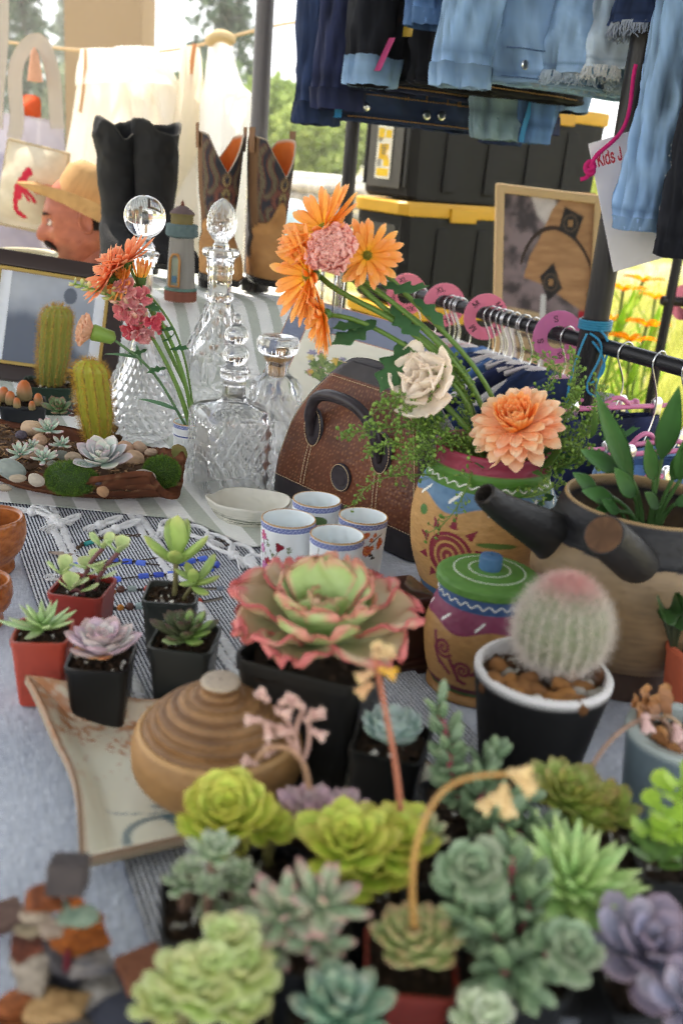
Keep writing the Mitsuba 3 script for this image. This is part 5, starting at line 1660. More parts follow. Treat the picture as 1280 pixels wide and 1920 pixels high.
# long leaves growing out of the teapot
t = thing('leafy_plant', 'dark green plant with long pointed leaves growing out of the teapot', 'plant')
tm_ = tea + V(0, 0, .155)
BL = tones(leaf('blade', .40, .03, '#25451c', '#305424', '#3d6430', curl=22, cup=.22, nl=14, na=10), 4, .15, .08)
Y2 = tm_[1]
for b, m, e, L, dx, dz, wd in (((1215, 960), (1185, 900), (1095, 740), .09, -.5, 1, .55), ((1225, 960), (1240, 860), (1260, 720), .085, .08, 1, .8), ((1210, 970), (1120, 920), (1065, 890), .085, -1, .35, 1.1), ((1215, 965), (1160, 880), (1080, 850), .085, -.9, .62, 1.0),
                               ((1235, 965), (1260, 900), (1300, 820), .08, .6, .8, 1.0), ((1200, 975), (1160, 960), (1120, 940), .075, -1, .1, 1.2), ((1240, 970), (1290, 930), (1330, 890), .09, .9, .4, 1.2), ((1230, 960), (1225, 900), (1200, 820), .075, -.25, 1, .9), ((1195, 955), (1150, 935), (1085, 925), .07, -1, .1, 1.2), ((1180, 960), (1140, 950), (1110, 965), .07, -1, 0, 1.1), ((1225, 970), (1235, 950), (1200, 925), .07, 0, 1, 1.3), ((1250, 965), (1265, 945), (1310, 930), .07, 1, .1, 1.3), ((1240, 950), (1275, 900), (1285, 800), .08, .1, 1, 1.0), ((1200, 950), (1190, 930), (1140, 880), .08, -.5, .8, 1.2)):
    p0, p1 = tm_ + V((b[0] - 1215) * .0004, 0, -.02), D(m[0], m[1], Y2 - .01)
    p2 = D(e[0], e[1], Y2 - .02)
    part(t, 'stem', tube(curve([p0, (p0 + p1) / 2 + V(0, 0, .006), p1], 10), .0017, 6).col('#3f5f30'), 'leafy', True)
    put_leaf(t, BL[int(U(0, 3.99))], p1, p2 - p1, V(0, -.8, .6), float(np.linalg.norm(p2 - p1)) * 1.08, 'leaf', None, 'leafy', wd * .95)
soil(t, tm_ + V(0, 0, -.030), .112, 1.0, n=50)

# the cut flowers in the white cup at the left
t = thing('flower_bunch', 'pink snapdragon, orange mums and a pale peach carnation standing in the white cup', 'flowers')
cm = V(vase_cup[0], vase_cup[1], ZT + .062)
Yc = cm[1]
fk = lambda px, py, dy=0.0: D(px, py, Yc + dy)
SAL = tones(leaf('strap', .24, .035, '#d98a52', '#e09a70', '#e5ae8c', curl=10, cup=.2, nl=9, na=8), 4, .1, .05)
# snapdragon
sp = stem(t, [cm, fk(330, 720, -.005), fk(290, 640, -.01), fk(240, 575, -.015), fk(185, 545, -.02), fk(140, 532, -.02)], np.linspace(.0034, .0010, 26), '#6b8c40', 26)
bud = tones(leaf('oval', .55, .45, '#7f9a4c', '#b5b878', '#cfc79a', curl=20), 3)
budp = tones(leaf('oval', .55, .45, '#94a45c', '#d3b79a', '#dca49c', curl=20), 3)
for i in range(26):
    k = 25 - int(i * .42)
    a = i * 2.39996
    rd = V(math.cos(a), math.sin(a) * .8, math.sin(a + 1) * .8)
    u = i / 25
    put_leaf(t, (bud if i < 14 else budp)[i % 3], sp[k], rd + unit(sp[min(k + 1, 25)] - sp[max(k - 1, 0)]) * .8, V(0, 0, 1), .008 + .012 * u, 'bud')
for px, py, dx, dz, c in ((235, 540, -.2, .7, 0), (250, 570, .3, .6, 0), (230, 582, -.7, -.1, 1), (252, 590, .2, -.2, 1), (245, 618, -.6, -.3, 2), (288, 603, .7, .1, 2), (262, 555, .1, 1, 1), (268, 625, .4, -.5, 0)):
    cc = (('#d3848a', '#dc9fa0', '#e0b3b0'), ('#cf6a78', '#d98088', '#dca09c'), ('#c43f52', '#d05a68', '#d98a8c'))[c]
    o = fk(px, py, -.02)
    part(t, 'flower_tube', tube(curve([o - V(dx * .012 - .004, -.012, dz * .008 - .004), o - V(0, -.004, 0), o], 8), [.003, .004, .005, .006, .0068, .007, .0068, .005], 10).col(cc[1]), 'petal', True)
    ruffles(t, o, V(dx, -.8, dz), .0155, 6, cc, el=(50, -10), amp=.10, W=1.0)
for px, py, n_, R in ((238, 492, V(-.45, -.2, .75), .040), (205, 520, V(-.75, -.35, .45), .038), (230, 530, V(-.6, -.5, .3), .026)):
    f = fk(px, py, -.01)
    daisy(t, f, n_, R, False, SAL if py < 525 else OP)
    stem(t, [cm + V(.006, 0, 0), fk(345, 720, .004), fk(300, 620, 0), fk(262, 540, -.004), f - unit(n_) * .005], .0017)
f = fk(264, 520, -.004)
petals(t, f, V(.1, -.2, 1), .022, 11, OP, 66, (1, 1), 0, .25)
petals(t, f, V(.1, -.2, 1), .020, 9, OP, 76, (1, 1), 0, .15)
part(t, 'calyx', lathe([(.002, -.012), (.006, -.008), (.0072, 0), (.006, .004)], 14, True, True).mv(f).col('#3f5c28'), 'leafy', True)
stem(t, [cm + V(.008, 0, 0), fk(350, 690, .006), fk(322, 610, 0), fk(282, 555, -.002), f - V(0, 0, .01)], .0014)
f = fk(172, 622, -.03)
ruffles(t, f, V(-.85, -.35, .25), .0235, 26, ('#dda27c', '#e5b898', '#e9c8ae'), amp=.07, W=.9)
part(t, 'calyx', lathe([(.003, -.030), (.0085, -.026), (.0095, -.012), (.0105, -.002), (.008, .001)], 16, True, True).T(facing(f, V(-.85, -.35, .25))).col('#7a9a44'), 'leafy', True)
stem(t, [cm - V(.006, 0, 0), fk(318, 745, -.008), fk(270, 680, -.016), fk(225, 645, -.024), f + V(.022, .010, -.007)], .0018, '#5b7a50')
for px, py, dx, dz, L in ((335, 770, -1, .5, .055), (262, 672, -1, .3, .045), (255, 645, .4, -1, .03)):
    fleaf(t, fk(px, py, -.01), (dx, -.2, dz), L, g=leaf('blade', .16, .03, '#55785a', '#5f8262', '#6f8f6c', curl=-30, nl=10, na=6))
for px, py, dx, dz, L in ((312, 690, -1, -.1, .026), (318, 655, .8, .3, .028), (275, 655, -.9, -.6, .026), (305, 640, .9, .4, .024), (270, 560, .6, -.5, .03), (262, 600, -.4, .8, .02), (295, 618, .9, .3, .025)):
    fleaf(t, fk(px, py, -.012), (dx, -.3, dz), L)
stem(t, [cm + V(.004, -.006, 0), fk(352, 740, -.006), fk(320, 640, -.01), fk(300, 600, -.014)], .0026, '#5f8238')

# ------------------------------------------------------------------ the bark planter
t = thing('bark_planter', 'curved piece of bark planted with cactus, succulents, moss and pebbles', 'planter')
ax = unit(V(-.95, .31, 0))                               # from the right tip to the left
px_ = V(.31, .95, 0)                                     # towards the back
tip = V(-.203, 1.050, ZT)
LT, HW = .48, .086


def tray_pt(u, q, k=1.0):
    w = HW * (1 - .55 * float(sst(.22, 0, u)) ** 2)
    z = .004 + .036 * abs(q) ** 2.2 + .014 * float(sst(.14, 0, u)) + .004 * math.sin(u * 17 + q)
    return tip + ax * (u * LT - .015 * (1 - abs(q)) * float(sst(.2, 0, u))) + px_ * (q * w * k) + V(0, 0, z * k)


nu, nq = 120, 44
p = np.array([[tray_pt(u, q) for q in np.linspace(-1, 1, nq)] for u in np.linspace(0, 1, nu)])
q_ = np.broadcast_to(np.linspace(-1, 1, nq)[None], (nu, nq))
g = slab(p, .0085)
rough_ = fb(np.stack([g.v @ ax * 14, g.v @ px_ * 120, g.v[:, 2] * 260], 1), 1, 4)
nrm = vnormals(g.v, g.f)
g = G(g.v + nrm * ((rough_ - .5) * .0075)[:, None], g.f)
g.c = lerp(C('#3a2118'), C('#7d4a30'), np.clip(rough_ * 1.5 - .3, 0, 1))
g.c = over(g.c, '#8d6a4e', sst(.62, .75, rough_) * .8)
part(t, 'bark', g.mv(0, 0, .005), 'rough', True)


def mound(u, q):
    return .034 + .011 * (1 - q * q) + .030 * float(sst(.45, .95, u)) * (1 - .5 * q * q) * (.6 + .4 * q)


p = np.array([[tip + ax * u * LT + px_ * q * HW * .93 * (1 - .55 * float(sst(.22, 0, u)) ** 2) + V(0, 0, mound(u, q)) for q in np.linspace(-1, 1, 50)] for u in np.linspace(.045, 1, 120)])
p[..., 2] += .008 * (fb(p, 55, 3) - .5)
g = gridmesh(p)
g.c = lerp(C('#2c1f17'), C('#5a4230'), fb(g.v, 300, 3))
ms, cs = [], []
for i in range(1500):
    u, q = U(.05, 1), U(-.95, .95)
    b_ = p[int((u - .045) / .955 * 119), int((q + 1) / 2 * 49)]
    m = rmat(b_ + V(0, 0, .001), 1)
    l, w_ = U(.004, .015), U(.0012, .003)
    m[:3, 0] *= l
    m[:3, 1] *= w_
    m[:3, 2] *= .0016
    m[2, 0] *= .35
    ms.append(m)
    cs.append(lerp(C('#3a2618'), C('#a3805c'), U() ** 1.4))
h_ = scatter(chip, ms)
h_.c = np.repeat(np.array(cs), len(chip.v), 0)
part(t, 'bark_mulch', cat(g, h_), 'rough', 40, stuff=True)


def on_tray(px, py, z=.045):
    return P(px, py, z)


for i, (px, py, rx, ry, c1) in enumerate(((62, 803, 27, 17, '#c4a98c'), (75, 825, 15, 14, '#b9997f'), (20, 880, 32, 22, '#8d958f'), (33, 897, 20, 9, '#a89a86'), (68, 900, 18, 14, '#b3aa9a'), (138, 860, 18, 15, '#b8a590'), (118, 855, 16, 12, '#7d8078'), (250, 862, 24, 21, '#c0a286'),
                                          (235, 838, 18, 13, '#c9a58c'), (262, 838, 16, 12, '#c3a68e'), (272, 892, 24, 13, '#a59c90'), (193, 922, 13, 12, '#a37f5f'), (183, 903, 10, 8, '#4f4347'), (55, 850, 22, 13, '#b79c86'), (283, 848, 14, 9, '#b8a08a'), (8, 915, 16, 8, '#9d917f'), (72, 845, 18, 14, '#c2b3a0'), (40, 815, 13, 10, '#57505a'), (100, 872, 14, 10, '#8b8a80'))):
    o = on_tray(px, py, .047 if px > 100 else .052)
    s = S(o)
    g = ico(1, 2).disp(lambda v: .34 * (fb(v + i * 3.1, 1.3, 3)[:, None] - .5) * v)
    g.c = lerp(C(c1) * .75, C(c1) * 1.15, fb(g.v + i, 3, 3))
    part(t, 'pebble', g, 'rough', True, frame(o, V(rx * s, 0, rx * s * U(-.2, .1)), V(0, ry * s, 0), V(0, 0, ry * s)) @ np.diag([.88, .88, .88, 1]))


def moss(t, px, py, rx, ry, z):
    o = P(px, py, z)
    s = S(o)
    base = ico(1, 3).disp(lambda v: .22 * (fb(v + px, 1.8, 3)[:, None] - .5) * v).T(frame(o, V(rx * s, 0, 0), V(0, rx * s * .7, 0), V(0, 0, ry * s)))
    base.c = lerp(C('#1f330d'), C('#34501a'), fb(base.v, 200, 2))
    r = np.random.RandomState(int(px))
    idx = r.randint(0, len(base.v), 5200)
    nn = vnormals(base.v, base.f)[idx]
    ms, cs = [], []
    for p_, n_ in zip(base.v[idx], nn):
        d = unit(n_ + r.normal(size=3) * .5)
        m = facing(p_ + r.normal(size=3) * .0008, d)
        m[:3, :2] *= .00042
        m[:3, 2] *= r.uniform(.002, .0048)
        ms.append(m)
        cs.append(lerp(C('#2f4d12'), C('#6d8f2c'), r.uniform(0, 1)))
    g = scatter(spine, ms)
    g.c = np.repeat(np.array(cs), 4, 0)
    part(t, 'moss', cat(base, g), 'vc', False, stuff=True)


moss(t, 133, 897, 47, 30, .046)
moss(t, 303, 885, 32, 30, .045)


def column_cactus(t, o, top, r, nr, c1, c2, sp, seed=0):
    n = nr * 8
    a = np.arange(n) * 2 * np.pi / n
    ax_ = top - o
    rings = []
    us = np.r_[np.linspace(0, .86, 30), .86 + .14 * np.sin(np.linspace(.05, 1, 12) * np.pi / 2)]
    for u in us:
        k = (.80 + .22 * float(sst(0, .45, u))) * (math.sqrt(max(1 - ((u - .86) / .14) ** 2, 0.001)) if u > .86 else 1)
        rr = r * k * (1 + .085 * np.cos(nr * a))
        c_ = o + ax_ * u + V(.06 * r * math.sin(u * 3), 0, 0)
        rings.append(c_ + np.stack([rr * np.cos(a), rr * np.sin(a), 0 * a], 1))
    g = loft(rings)
    uu = np.r_[np.repeat(us, n), 0, 1]
    aa = np.r_[np.tile(a, len(us)), 0, 0]
    g.c = over(lerp(C(c1), C(c2), uu), '#54301c', sst(.80, .97, np.cos(nr * aa)) * sst(-.1, .5, np.sin(uu * 150)) * .9)
    part(t, 'cactus', g, 'leafy', True)
    ms, cs = [], []
    rs = np.random.RandomState(seed)
    for k in range(nr):
        for u in np.linspace(.03, .995, 34):
            q = 2 * np.pi * k / nr
            kk = (.80 + .22 * float(sst(0, .45, u))) * (math.sqrt(max(1 - ((u - .86) / .14) ** 2, 0.001)) if u > .86 else 1)
            rd = V(math.cos(q), math.sin(q), 1.4 * max(u - .86, 0) / .14)
            p_ = o + ax_ * u + V(math.cos(q), math.sin(q), 0) * r * kk * 1.09
            for _ in range(9):
                d = unit(unit(rd) + rs.normal(size=3) * .6)
                m = facing(p_, d)
                m[:3, :2] *= .00040
                m[:3, 2] *= r * rs.uniform(.25, .55)
                ms.append(m)
                cs.append(lerp(C('#8d6a30'), C(sp), rs.uniform(0, 1)))
    g = scatter(spine, ms)
    g.c = np.repeat(np.array(cs), 4, 0)
    part(t, 'spines', g, 'vc', False, stuff=True)


o = on_tray(185, 828, .045)
column_cactus(t, o, D(166, 674, o[1] - .006), 28 * S(o), 11, '#8a8a2c', '#a3a030', '#d0a640')
o = P(337, 870, .052)
part(t, 'cactus_pad', leaf('round', .8, .16, '#5f5a34', '#6a6a3c', '#7a6a44', nl=16, na=14).T(frame(P(340, 888, .035), V(38, 0, 0) * S(o), V(-.1, 0, 1) * 62 * S(o), V(0, -1, 0) * 38 * S(o))), 'leafy', True)
ros = lambda px, py, R, n, gs, z=.055, axis=(0, -.35, 1), **kw: rosette(t, P(px, py, z), R * S(P(px, py, z)), n, gs, axis=axis, **kw)
PW = tones(leaf('spoon', .56, .11, '#8fa09a', '#a9b3ad', '#bfb4b2', edge='#c3b3b2', curl=24, cup=.25), 4)
ros(192, 868, 54, 24, PW, .060, el1=18)
GRP = tones(leaf('fat', .36, .22, '#7d9a86', '#93a893', '#b08a8a', edge='#a59a93', curl=16), 4)
for a_, b_, R in ((92, 808, 30), (38, 852, 28), (82, 862, 28), (115, 835, 22), (60, 838, 18)):
    ros(a_, b_, R, 13, GRP, .060, el1=12)
DG = tones(leaf('spoon', .5, .22, '#4f6b45', '#5d7a50', '#6a4038', edge='#6f5a48', curl=24, cup=.15), 4, .2)
ros(110, 770, 30, 20, DG, .066)
ros(145, 775, 20, 12, tones(leaf('spoon', .5, .22, '#4a3038', '#5a3a40', '#6a4038', curl=24), 3), .060)
for px, py in ((210, 812), (222, 818), (215, 800)):
    put_leaf(t, leaf('oval', .5, .04, '#3f2c1c', '#54402a', '#6a5236', curl=70, wave=.4, seed=px), P(px, py + 12, .045), V(U(-.6, .8), -.2, 1), V(0, -1, .2), .022, 'dry_leaf')

# the potted cacti behind the planter
o = P(92, 716, .052)
t = thing('potted_cactus', 'tall yellow green column cactus in a dark green square pot before the framed picture', 'potted plant')
square_pot(t, o, 96 * S(o), .051, 12, '#22362a', taper=.82)
column_cactus(t, o + V(.002, 0, -.006), D(108, 572, o[1] - .004), 25 * S(o), 13, '#6f7a38', '#8a8a34', '#c9a44a', 3)
o = P(42, 752, .050)
t = thing('potted_succulent', 'dark pot with small orange brown cone shaped succulents behind the bark planter', 'potted plant')
square_pot(t, o, 86 * S(o), .049, 20, '#262a30', taper=.8)
for px, py, hgt in ((46, 738, 36), (72, 748, 22), (20, 746, 24), (8, 740, 26), (32, 752, 18), (60, 756, 16), (-6, 748, 20)):
    q = P(px, py + 12, .05)
    s = S(q)
    g = lathe(smoothprof([(.001, 0), (.34, 0), (.40, .3), (.32, .75), (.12, 1), (.001, 1.02)], 14), 18)
    g.c = lerp(C('#8a7a54'), C('#b5622c'), sst(.2, .95, g.v[:, 2]))
    part(t, 'cone', g.T(frame(q, V(hgt * s, 0, 0), V(0, hgt * s, 0), V(0, 0, hgt * s * 1.05))), 'leafy', True)

# the framed picture
BL_, BR_ = P(-62, 746), P(203, 754)
BL_[2] = BR_[2] = ZT + .012
ex = unit(BR_ - BL_)
Wf = float(np.linalg.norm(BR_ - BL_)) + .01
TLp = D(250, 505, BR_[1] + .085)
ez = unit(TLp - BR_ - ex * ((TLp - BR_) @ ex))
Hf = float((TLp - BR_) @ ez)
en = np.cross(ex, ez)
t = thing('picture_frame', 'dark brown picture frame with a gold inner line holding a grey blue photograph', 'picture frame')
M = frame(BL_, ex, ez, en) @ trimesh.transformations.rotation_matrix(rad(-6), (0, 0, 1), (Wf, 0, 0))
bw = .026
for a_, b_ in (((0, bw / 2), (Wf, bw / 2)), ((0, Hf - bw / 2), (Wf, Hf - bw / 2)), ((bw / 2, bw), (bw / 2, Hf - bw)), ((Wf - bw / 2, bw), (Wf - bw / 2, Hf - bw))):
    part(t, 'rail', bar((a_[0], a_[1], 0), (b_[0], b_[1], 0), bw, .018, .004).T(M).col(lambda v: lerp(C('#231a1a'), C('#3a2c2a'), fb(v, 120, 3))), 'vcs')
i_ = bw + .003
for a_, b_ in (((i_, i_), (Wf - i_, i_)), ((i_, Hf - i_), (Wf - i_, Hf - i_)), ((i_, i_), (i_, Hf - i_)), ((Wf - i_, i_), (Wf - i_, Hf - i_))):
    part(t, 'gold_line', bar((a_[0], a_[1], .003), (b_[0], b_[1], .003), .0055, .008, .001).T(M).col('#a88c4a'), 'vcs')
gx, gy = np.meshgrid(np.linspace(bw * .8, Wf - bw * .8, 100), np.linspace(bw * .8, Hf - bw * .8, 100), indexing='ij')
g = slab(np.stack([gx, gy, 0 * gx], -1), .004)
x_, y_ = g.v[:, 0] / Wf, g.v[:, 1] / Hf
c = lerp(C('#7a8292'), C('#a9aeb8'), np.clip(fb(np.stack([x_ * 4, y_ * 4, 0 * x_], 1), 1, 4) * 1.3 - .2 + .25 * y_, 0, 1))
c = over(c, '#5f6676', sst(.1, -.02, y_ - .30 - .18 * np.sin(x_ * 5) - .05 * fb(np.stack([x_ * 12, 0 * x_, 0 * x_], 1), 1, 3)))
c = over(c, '#d9dde6', np.maximum(sst(.215, .205, x_), sst(.785, .795, x_)))
c = over(c, '#3d4656', sst(.05, .04, np.hypot(x_ - .62, (y_ - .72) * .7)) * .8)
g.c = c
part(t, 'photograph', g.T(M), 'paintg', True)
part(t, 'easel_strut', bar(BL_ + ex * Wf * .5 + ez * Hf * .7 + en * -.004, BL_ + ex * Wf * .5 - np.cross(ex, V(0, 0, 1)) * .12 + V(0, 0, -.003), .03, .003, .001).col('#2a2220'))

# necklaces and bracelets lying on the runner
def beads_on(t, pts, spec, name='bead'):
    pa = curve([P(*q, .006) for q in pts], 200)
    part(t, 'cord', tube(pa[::4], .0007, 5).col('#3a3230'))
    L = np.r_[0, np.cumsum(np.linalg.norm(np.diff(pa, axis=0), axis=1))]
    for s0, ln, r, c, kind in spec:
        k = int(np.searchsorted(L, s0 * L[-1]))
        k = min(max(k, 1), 198)
        d = unit(pa[k + 1] - pa[k - 1])
        if kind:
            g = lathe([(.0006, -ln / 2), (r * .85, -ln / 2), (r, -ln * .4), (r, ln * .4), (r * .85, ln / 2), (.0006, ln / 2)], 12)
        else:
            g = lathe([(r * math.sin(q), -r * .9 * math.cos(q)) for q in np.linspace(.05, 3.09, 9)], 14)
        part(t, name, g.T(facing(pa[k] + V(0, 0, r - .004), d)).col(c), 'vcs', 40)


t = thing('blue_necklace', 'necklace of cobalt blue tube beads with a flat metal spiral pendant', 'necklace')
sp_ = [(s_, .0095, .0034, ('#4a66d0', '#5a78e0', '#4258c0')[i % 3], 1) for i, s_ in enumerate((.04, .08, .2, .24, .28, .40, .43, .47, .55, .59, .70, .74, .78, .86, .89, .92, .95))]
sp_ += [(s_, .010, .0013, '#5c5650', 1) for s_ in (.12, .16, .33, .51, .64, .82)]
beads_on(t, [(118, 1082), (140, 1060), (185, 1052), (260, 1055), (330, 1058), (400, 1048), (405, 1060), (340, 1075), (270, 1080), (205, 1088), (150, 1090), (122, 1086)], sp_)
o = P(98, 1082, .006)
th = np.linspace(0, 8 * np.pi, 160)
part(t, 'spiral_pendant', tube(np.stack([o[0] + .0085 * th / th[-1] * np.cos(th), o[1] + .0085 * th / th[-1] * np.sin(th), 0 * th + o[2]], 1), .0006, 6).col('#3a3634'), 'chrome', True)
t = thing('feather_cord', 'brown twisted cord necklace with a turquoise bead and a small feather', 'necklace')
pa = curve([P(*q, .006) for q in ((148, 1048), (140, 1038), (152, 1022), (180, 1010), (240, 1004), (320, 1004), (440, 1018))], 60)
for ph in (0, np.pi):
    tt = np.linspace(0, 60, 60) + ph
    part(t, 'strand', tube(pa[:60] + .0009 * np.stack([np.cos(tt), np.sin(tt), np.sin(tt)], 1), np.r_[np.full(24, .0013), np.full(36, .0006)], 5).col('#54463a'), 'rough', True)
pb = curve([P(*q, .007) for q in ((148, 1048), (200, 1055), (300, 1045), (400, 1028), (440, 1018))], 30)
part(t, 'strand', tube(pb, .0007, 5).col('#4a3d33'), 'rough', True)
part(t, 'turquoise_bead', tube(curve([P(160, 1020, .007), P(175, 1015, .007)], 6), .0024, 10).col('#3f9a98'), 'vcs', 40)
part(t, 'feather', leaf('oval', .36, .04, '#8a7468', '#b0a094', '#6a564c', curl=8).T(frame(P(146, 1040, .007), V(0, -1, 0) * .026, unit(P(100, 1038, .007) - P(146, 1040, .007)) * .030, V(0, 0, 1) * .026)), 'petal', True)
for pts, lab, sp_ in (([(205, 1110), (240, 1105), (300, 1105), (370, 1103), (420, 1103)], 'upper bracelet of red, amber and grey beads on the runner', [(.03, .0, .0034, '#b0622c', 0), (.10, 0, .0042, '#5a3830', 0), (.20, .008, .0036, '#8d9a98', 1), (.27, .004, .0022, '#22201f', 1), (.33, 0, .0038, '#b8432c', 0), (.45, .012, .0020, '#9a948c', 1), (.76, 0, .0034, '#b8432c', 0), (.86, .018, .0019, '#8a847c', 1), (.96, .006, .003, '#7f8798', 1)]),
                      ([(205, 1140), (250, 1138), (300, 1134), (370, 1128), (420, 1118)], 'lower bracelet of amber, brown and pale blue beads on the runner', [(.03, .005, .0026, '#2a2422', 1), (.09, 0, .0036, '#b5762c', 0), (.165, 0, .0042, '#5a3830', 0), (.26, .010, .0038, '#9aaeb0', 1), (.34, .004, .0024, '#22201f', 1), (.45, .012, .0020, '#9a948c', 1), (.75, 0, .0038, '#b8432c', 0), (.88, .02, .0020, '#8a847c', 1)])):
    t = thing('beaded_bracelet', lab, 'bracelet', None)
    beads_on(t, pts, sp_)
# ------------------------------------------------------------------ leather bag, boots, tin lighthouse, boards, basket


def rring(w, d, r, n, z=0.0):
    base = rrect(w, d, min(r, .499 * min(w, d)), 8, z)
    base = np.vstack([base, base[:1]])
    s = np.r_[0, np.cumsum(np.linalg.norm(np.diff(base, axis=0), axis=1))]
    u = np.linspace(0, s[-1], n, endpoint=False)
    return np.stack([np.interp(u, s, base[:, k]) for k in range(3)], 1)


# the bag
bL, bR = P(500, 925), P(778, 1062)
bx_ = unit((bR - bL) * V(1, 1, 0))
Wb = float(np.linalg.norm(bR - bL))
bn = np.cross(bx_, V(0, 0, 1))                # towards the viewer
Hb = float(D(690, 690, (bL[1] + bR[1]) / 2 + .02)[2] - ZT)
t = thing('leather_bag', 'brown spotted suede handbag with dark leather trim, arched handle and round badge', 'bag')
MB = frame((bL + bR) / 2 - bn * .052 + V(0, 0, .001), bx_, -bn, V(0, 0, 1))
pw = PchipInterpolator([0, .16, .45, .68, .85, .95, 1], [1.0, 1.0, .93, .80, .62, .47, .36])
pd = PchipInterpolator([0, .16, .5, .8, 1], [.104, .100, .082, .052, .030])
rings, zs = [], np.r_[0, .004, np.linspace(.02, 1, 84)]
for z in zs:
    q = rring(Wb * float(pw(z)), float(pd(z)), .02, 260, z * Hb)
    fl_ = .0022 * (fb(q * V(1, 1, 1) + 3, 26, 2) - .5)
    q[:, 1] -= np.sign(q[:, 1]) * (.006 * (1 - (np.abs(q[:, 0]) / (Wb * float(pw(z)) / 2 + 1e-6)) ** 2) * math.sin(math.pi * min(z * 1.05, 1)) * -1 + fl_)
    rings.append(q)
g = loft(rings)
x, y, z = g.v.T
hw = np.array([float(pw(min(max(q / Hb, 0), 1))) for q in z]) * Wb / 2
sued = lerp(C('#3c1c0e'), C('#6c3619'), np.clip(fb(g.v, 26, 3) * 1.3 - .1, 0, 1))
cell = np.stack([x, z], 1) / .0052
ij = np.floor(cell)
hsh = lambda k: np.modf(np.abs(np.sin(ij[:, 0] * 12.9898 + ij[:, 1] * 78.233 + k) * 43758.5453))[0]
dd = np.hypot(cell[:, 0] - ij[:, 0] - .25 - .5 * hsh(1), cell[:, 1] - ij[:, 1] - .25 - .5 * hsh(2))
sued = over(sued, '#8f5e3c', sst(.30, .12, dd) * .75)
lea = lerp(C('#1d191c'), C('#332d31'), fb(g.v, 60, 3))
trim = np.maximum(sst(.168, .158, z / Hb), np.maximum(sst(hw - .012, hw - .009, np.abs(x)) * (z > .1 * Hb), sst(.895, .905, z / Hb)))
g.c = over(sued, lea, trim)
part(t, 'body', g.T(MB), 'clay', True)
yf = lambda z: -float(pd(z / Hb)) / 2 - .006 * math.sin(math.pi * min(z / Hb * 1.05, 1))
ha = []
hx0, hz0 = -.058, .56 * Hb
for s in (-1, 1):
    pp = []
    for r_, zz in ((.0001, .004), (.6, .004), (.92, .003), (1, 0)):
        a = np.arange(30) * 2 * np.pi / 30
        pp.append(np.stack([s * .058 + r_ * .0155 * np.cos(a), yf(hz0) - zz + 0 * a, hz0 + r_ * .024 * np.sin(a)], 1))
    pg = loft(pp[::-1], False, True).T(MB)
    part(t, 'handle_patch', pg.col(lambda v: lerp(C('#241f24'), C('#3a343a'), fb(v, 120, 2))), 'vcs', 60)
hpts = curve([(-.058, yf(hz0) - .004, hz0 - .010), (-.057, yf(hz0) - .010, hz0 + .014), (-.040, yf(hz0) - .016, .78 * Hb), (0, yf(hz0) - .018, .83 * Hb), (.040, yf(hz0) - .016, .78 * Hb), (.057, yf(hz0) - .010, hz0 + .014), (.058, yf(hz0) - .004, hz0 - .010)], 40)
part(t, 'handle', tube(hpts, np.r_[np.linspace(.003, .0068, 6), np.full(28, .0068), np.linspace(.0068, .003, 6)], 16).T(MB).col(lambda v: lerp(C('#1f1b20'), C('#3c353b'), fb(v, 90, 2))), 'vcs', True)
a = np.arange(36) * 2 * np.pi / 36
zb = .33 * Hb
part(t, 'badge', loft([np.stack([.004 + r_ * .0165 * np.cos(a), yf(zb) - d_ + 0 * a, zb + r_ * .0165 * np.sin(a)], 1) for r_, d_ in ((1, 0), (.98, .0025), (.90, .0032), (.82, .0024), (.6, .0024), (.55, .0034), (.001, .0034))], False, False).T(MB).col(lambda v: lerp(C('#2a252a'), C('#423b40'), fb(v, 200, 2))), 'vcs', 50)
ms = []


def dash(p, d, l=.0026):
    ms.append(MB @ facing(p, d) @ np.diag([.0004, .0004, l / 2, 1]))


for u in np.arange(-.49, .49, .0165):
    dash((u * Wb, yf(.17 * Hb) - .0015, .172 * Hb), V(1, 0, 0))
for q in np.linspace(0, 2 * np.pi, 40):
    dash((.004 + .0152 * math.cos(q), yf(zb) - .0036, zb + .0152 * math.sin(q)), V(-math.sin(q), 0, math.cos(q)), .0018)
for s in (-1, 1):
    for q in np.linspace(0, 2 * np.pi, 44):
        dash((s * .058 + .0142 * math.cos(q), yf(hz0) - .0042, hz0 + .0225 * math.sin(q)), V(-math.sin(q) * .6, 0, math.cos(q)), .0022)
    for zz in np.arange(.19, .45, .018):
        for dx in (-.003, .003):
            dash((s * (.058 + (.45 - zz) * .02) + dx, yf(zz * Hb) - .0010, zz * Hb), V(0, 0, 1))
    for zz in np.arange(.2, .9, .014):
        dash((s * (float(pw(zz)) * Wb / 2 - .0135), yf(zz * Hb) * .90, zz * Hb), V(-s * .4, 0, 1))
for u in np.arange(-.27, .27, .0165):
    dash((u * Wb, yf(.89 * Hb) - .0008, .885 * Hb), V(1, 0, 0))
    dash((u * Wb * .8, yf(.975 * Hb) + .001, .975 * Hb), V(1, 0, 0))
part(t, 'stitching', scatter(tm(trimesh.creation.box((2, 2, 2))), ms).col('#b9a284'), 'vc', False, stuff=True)

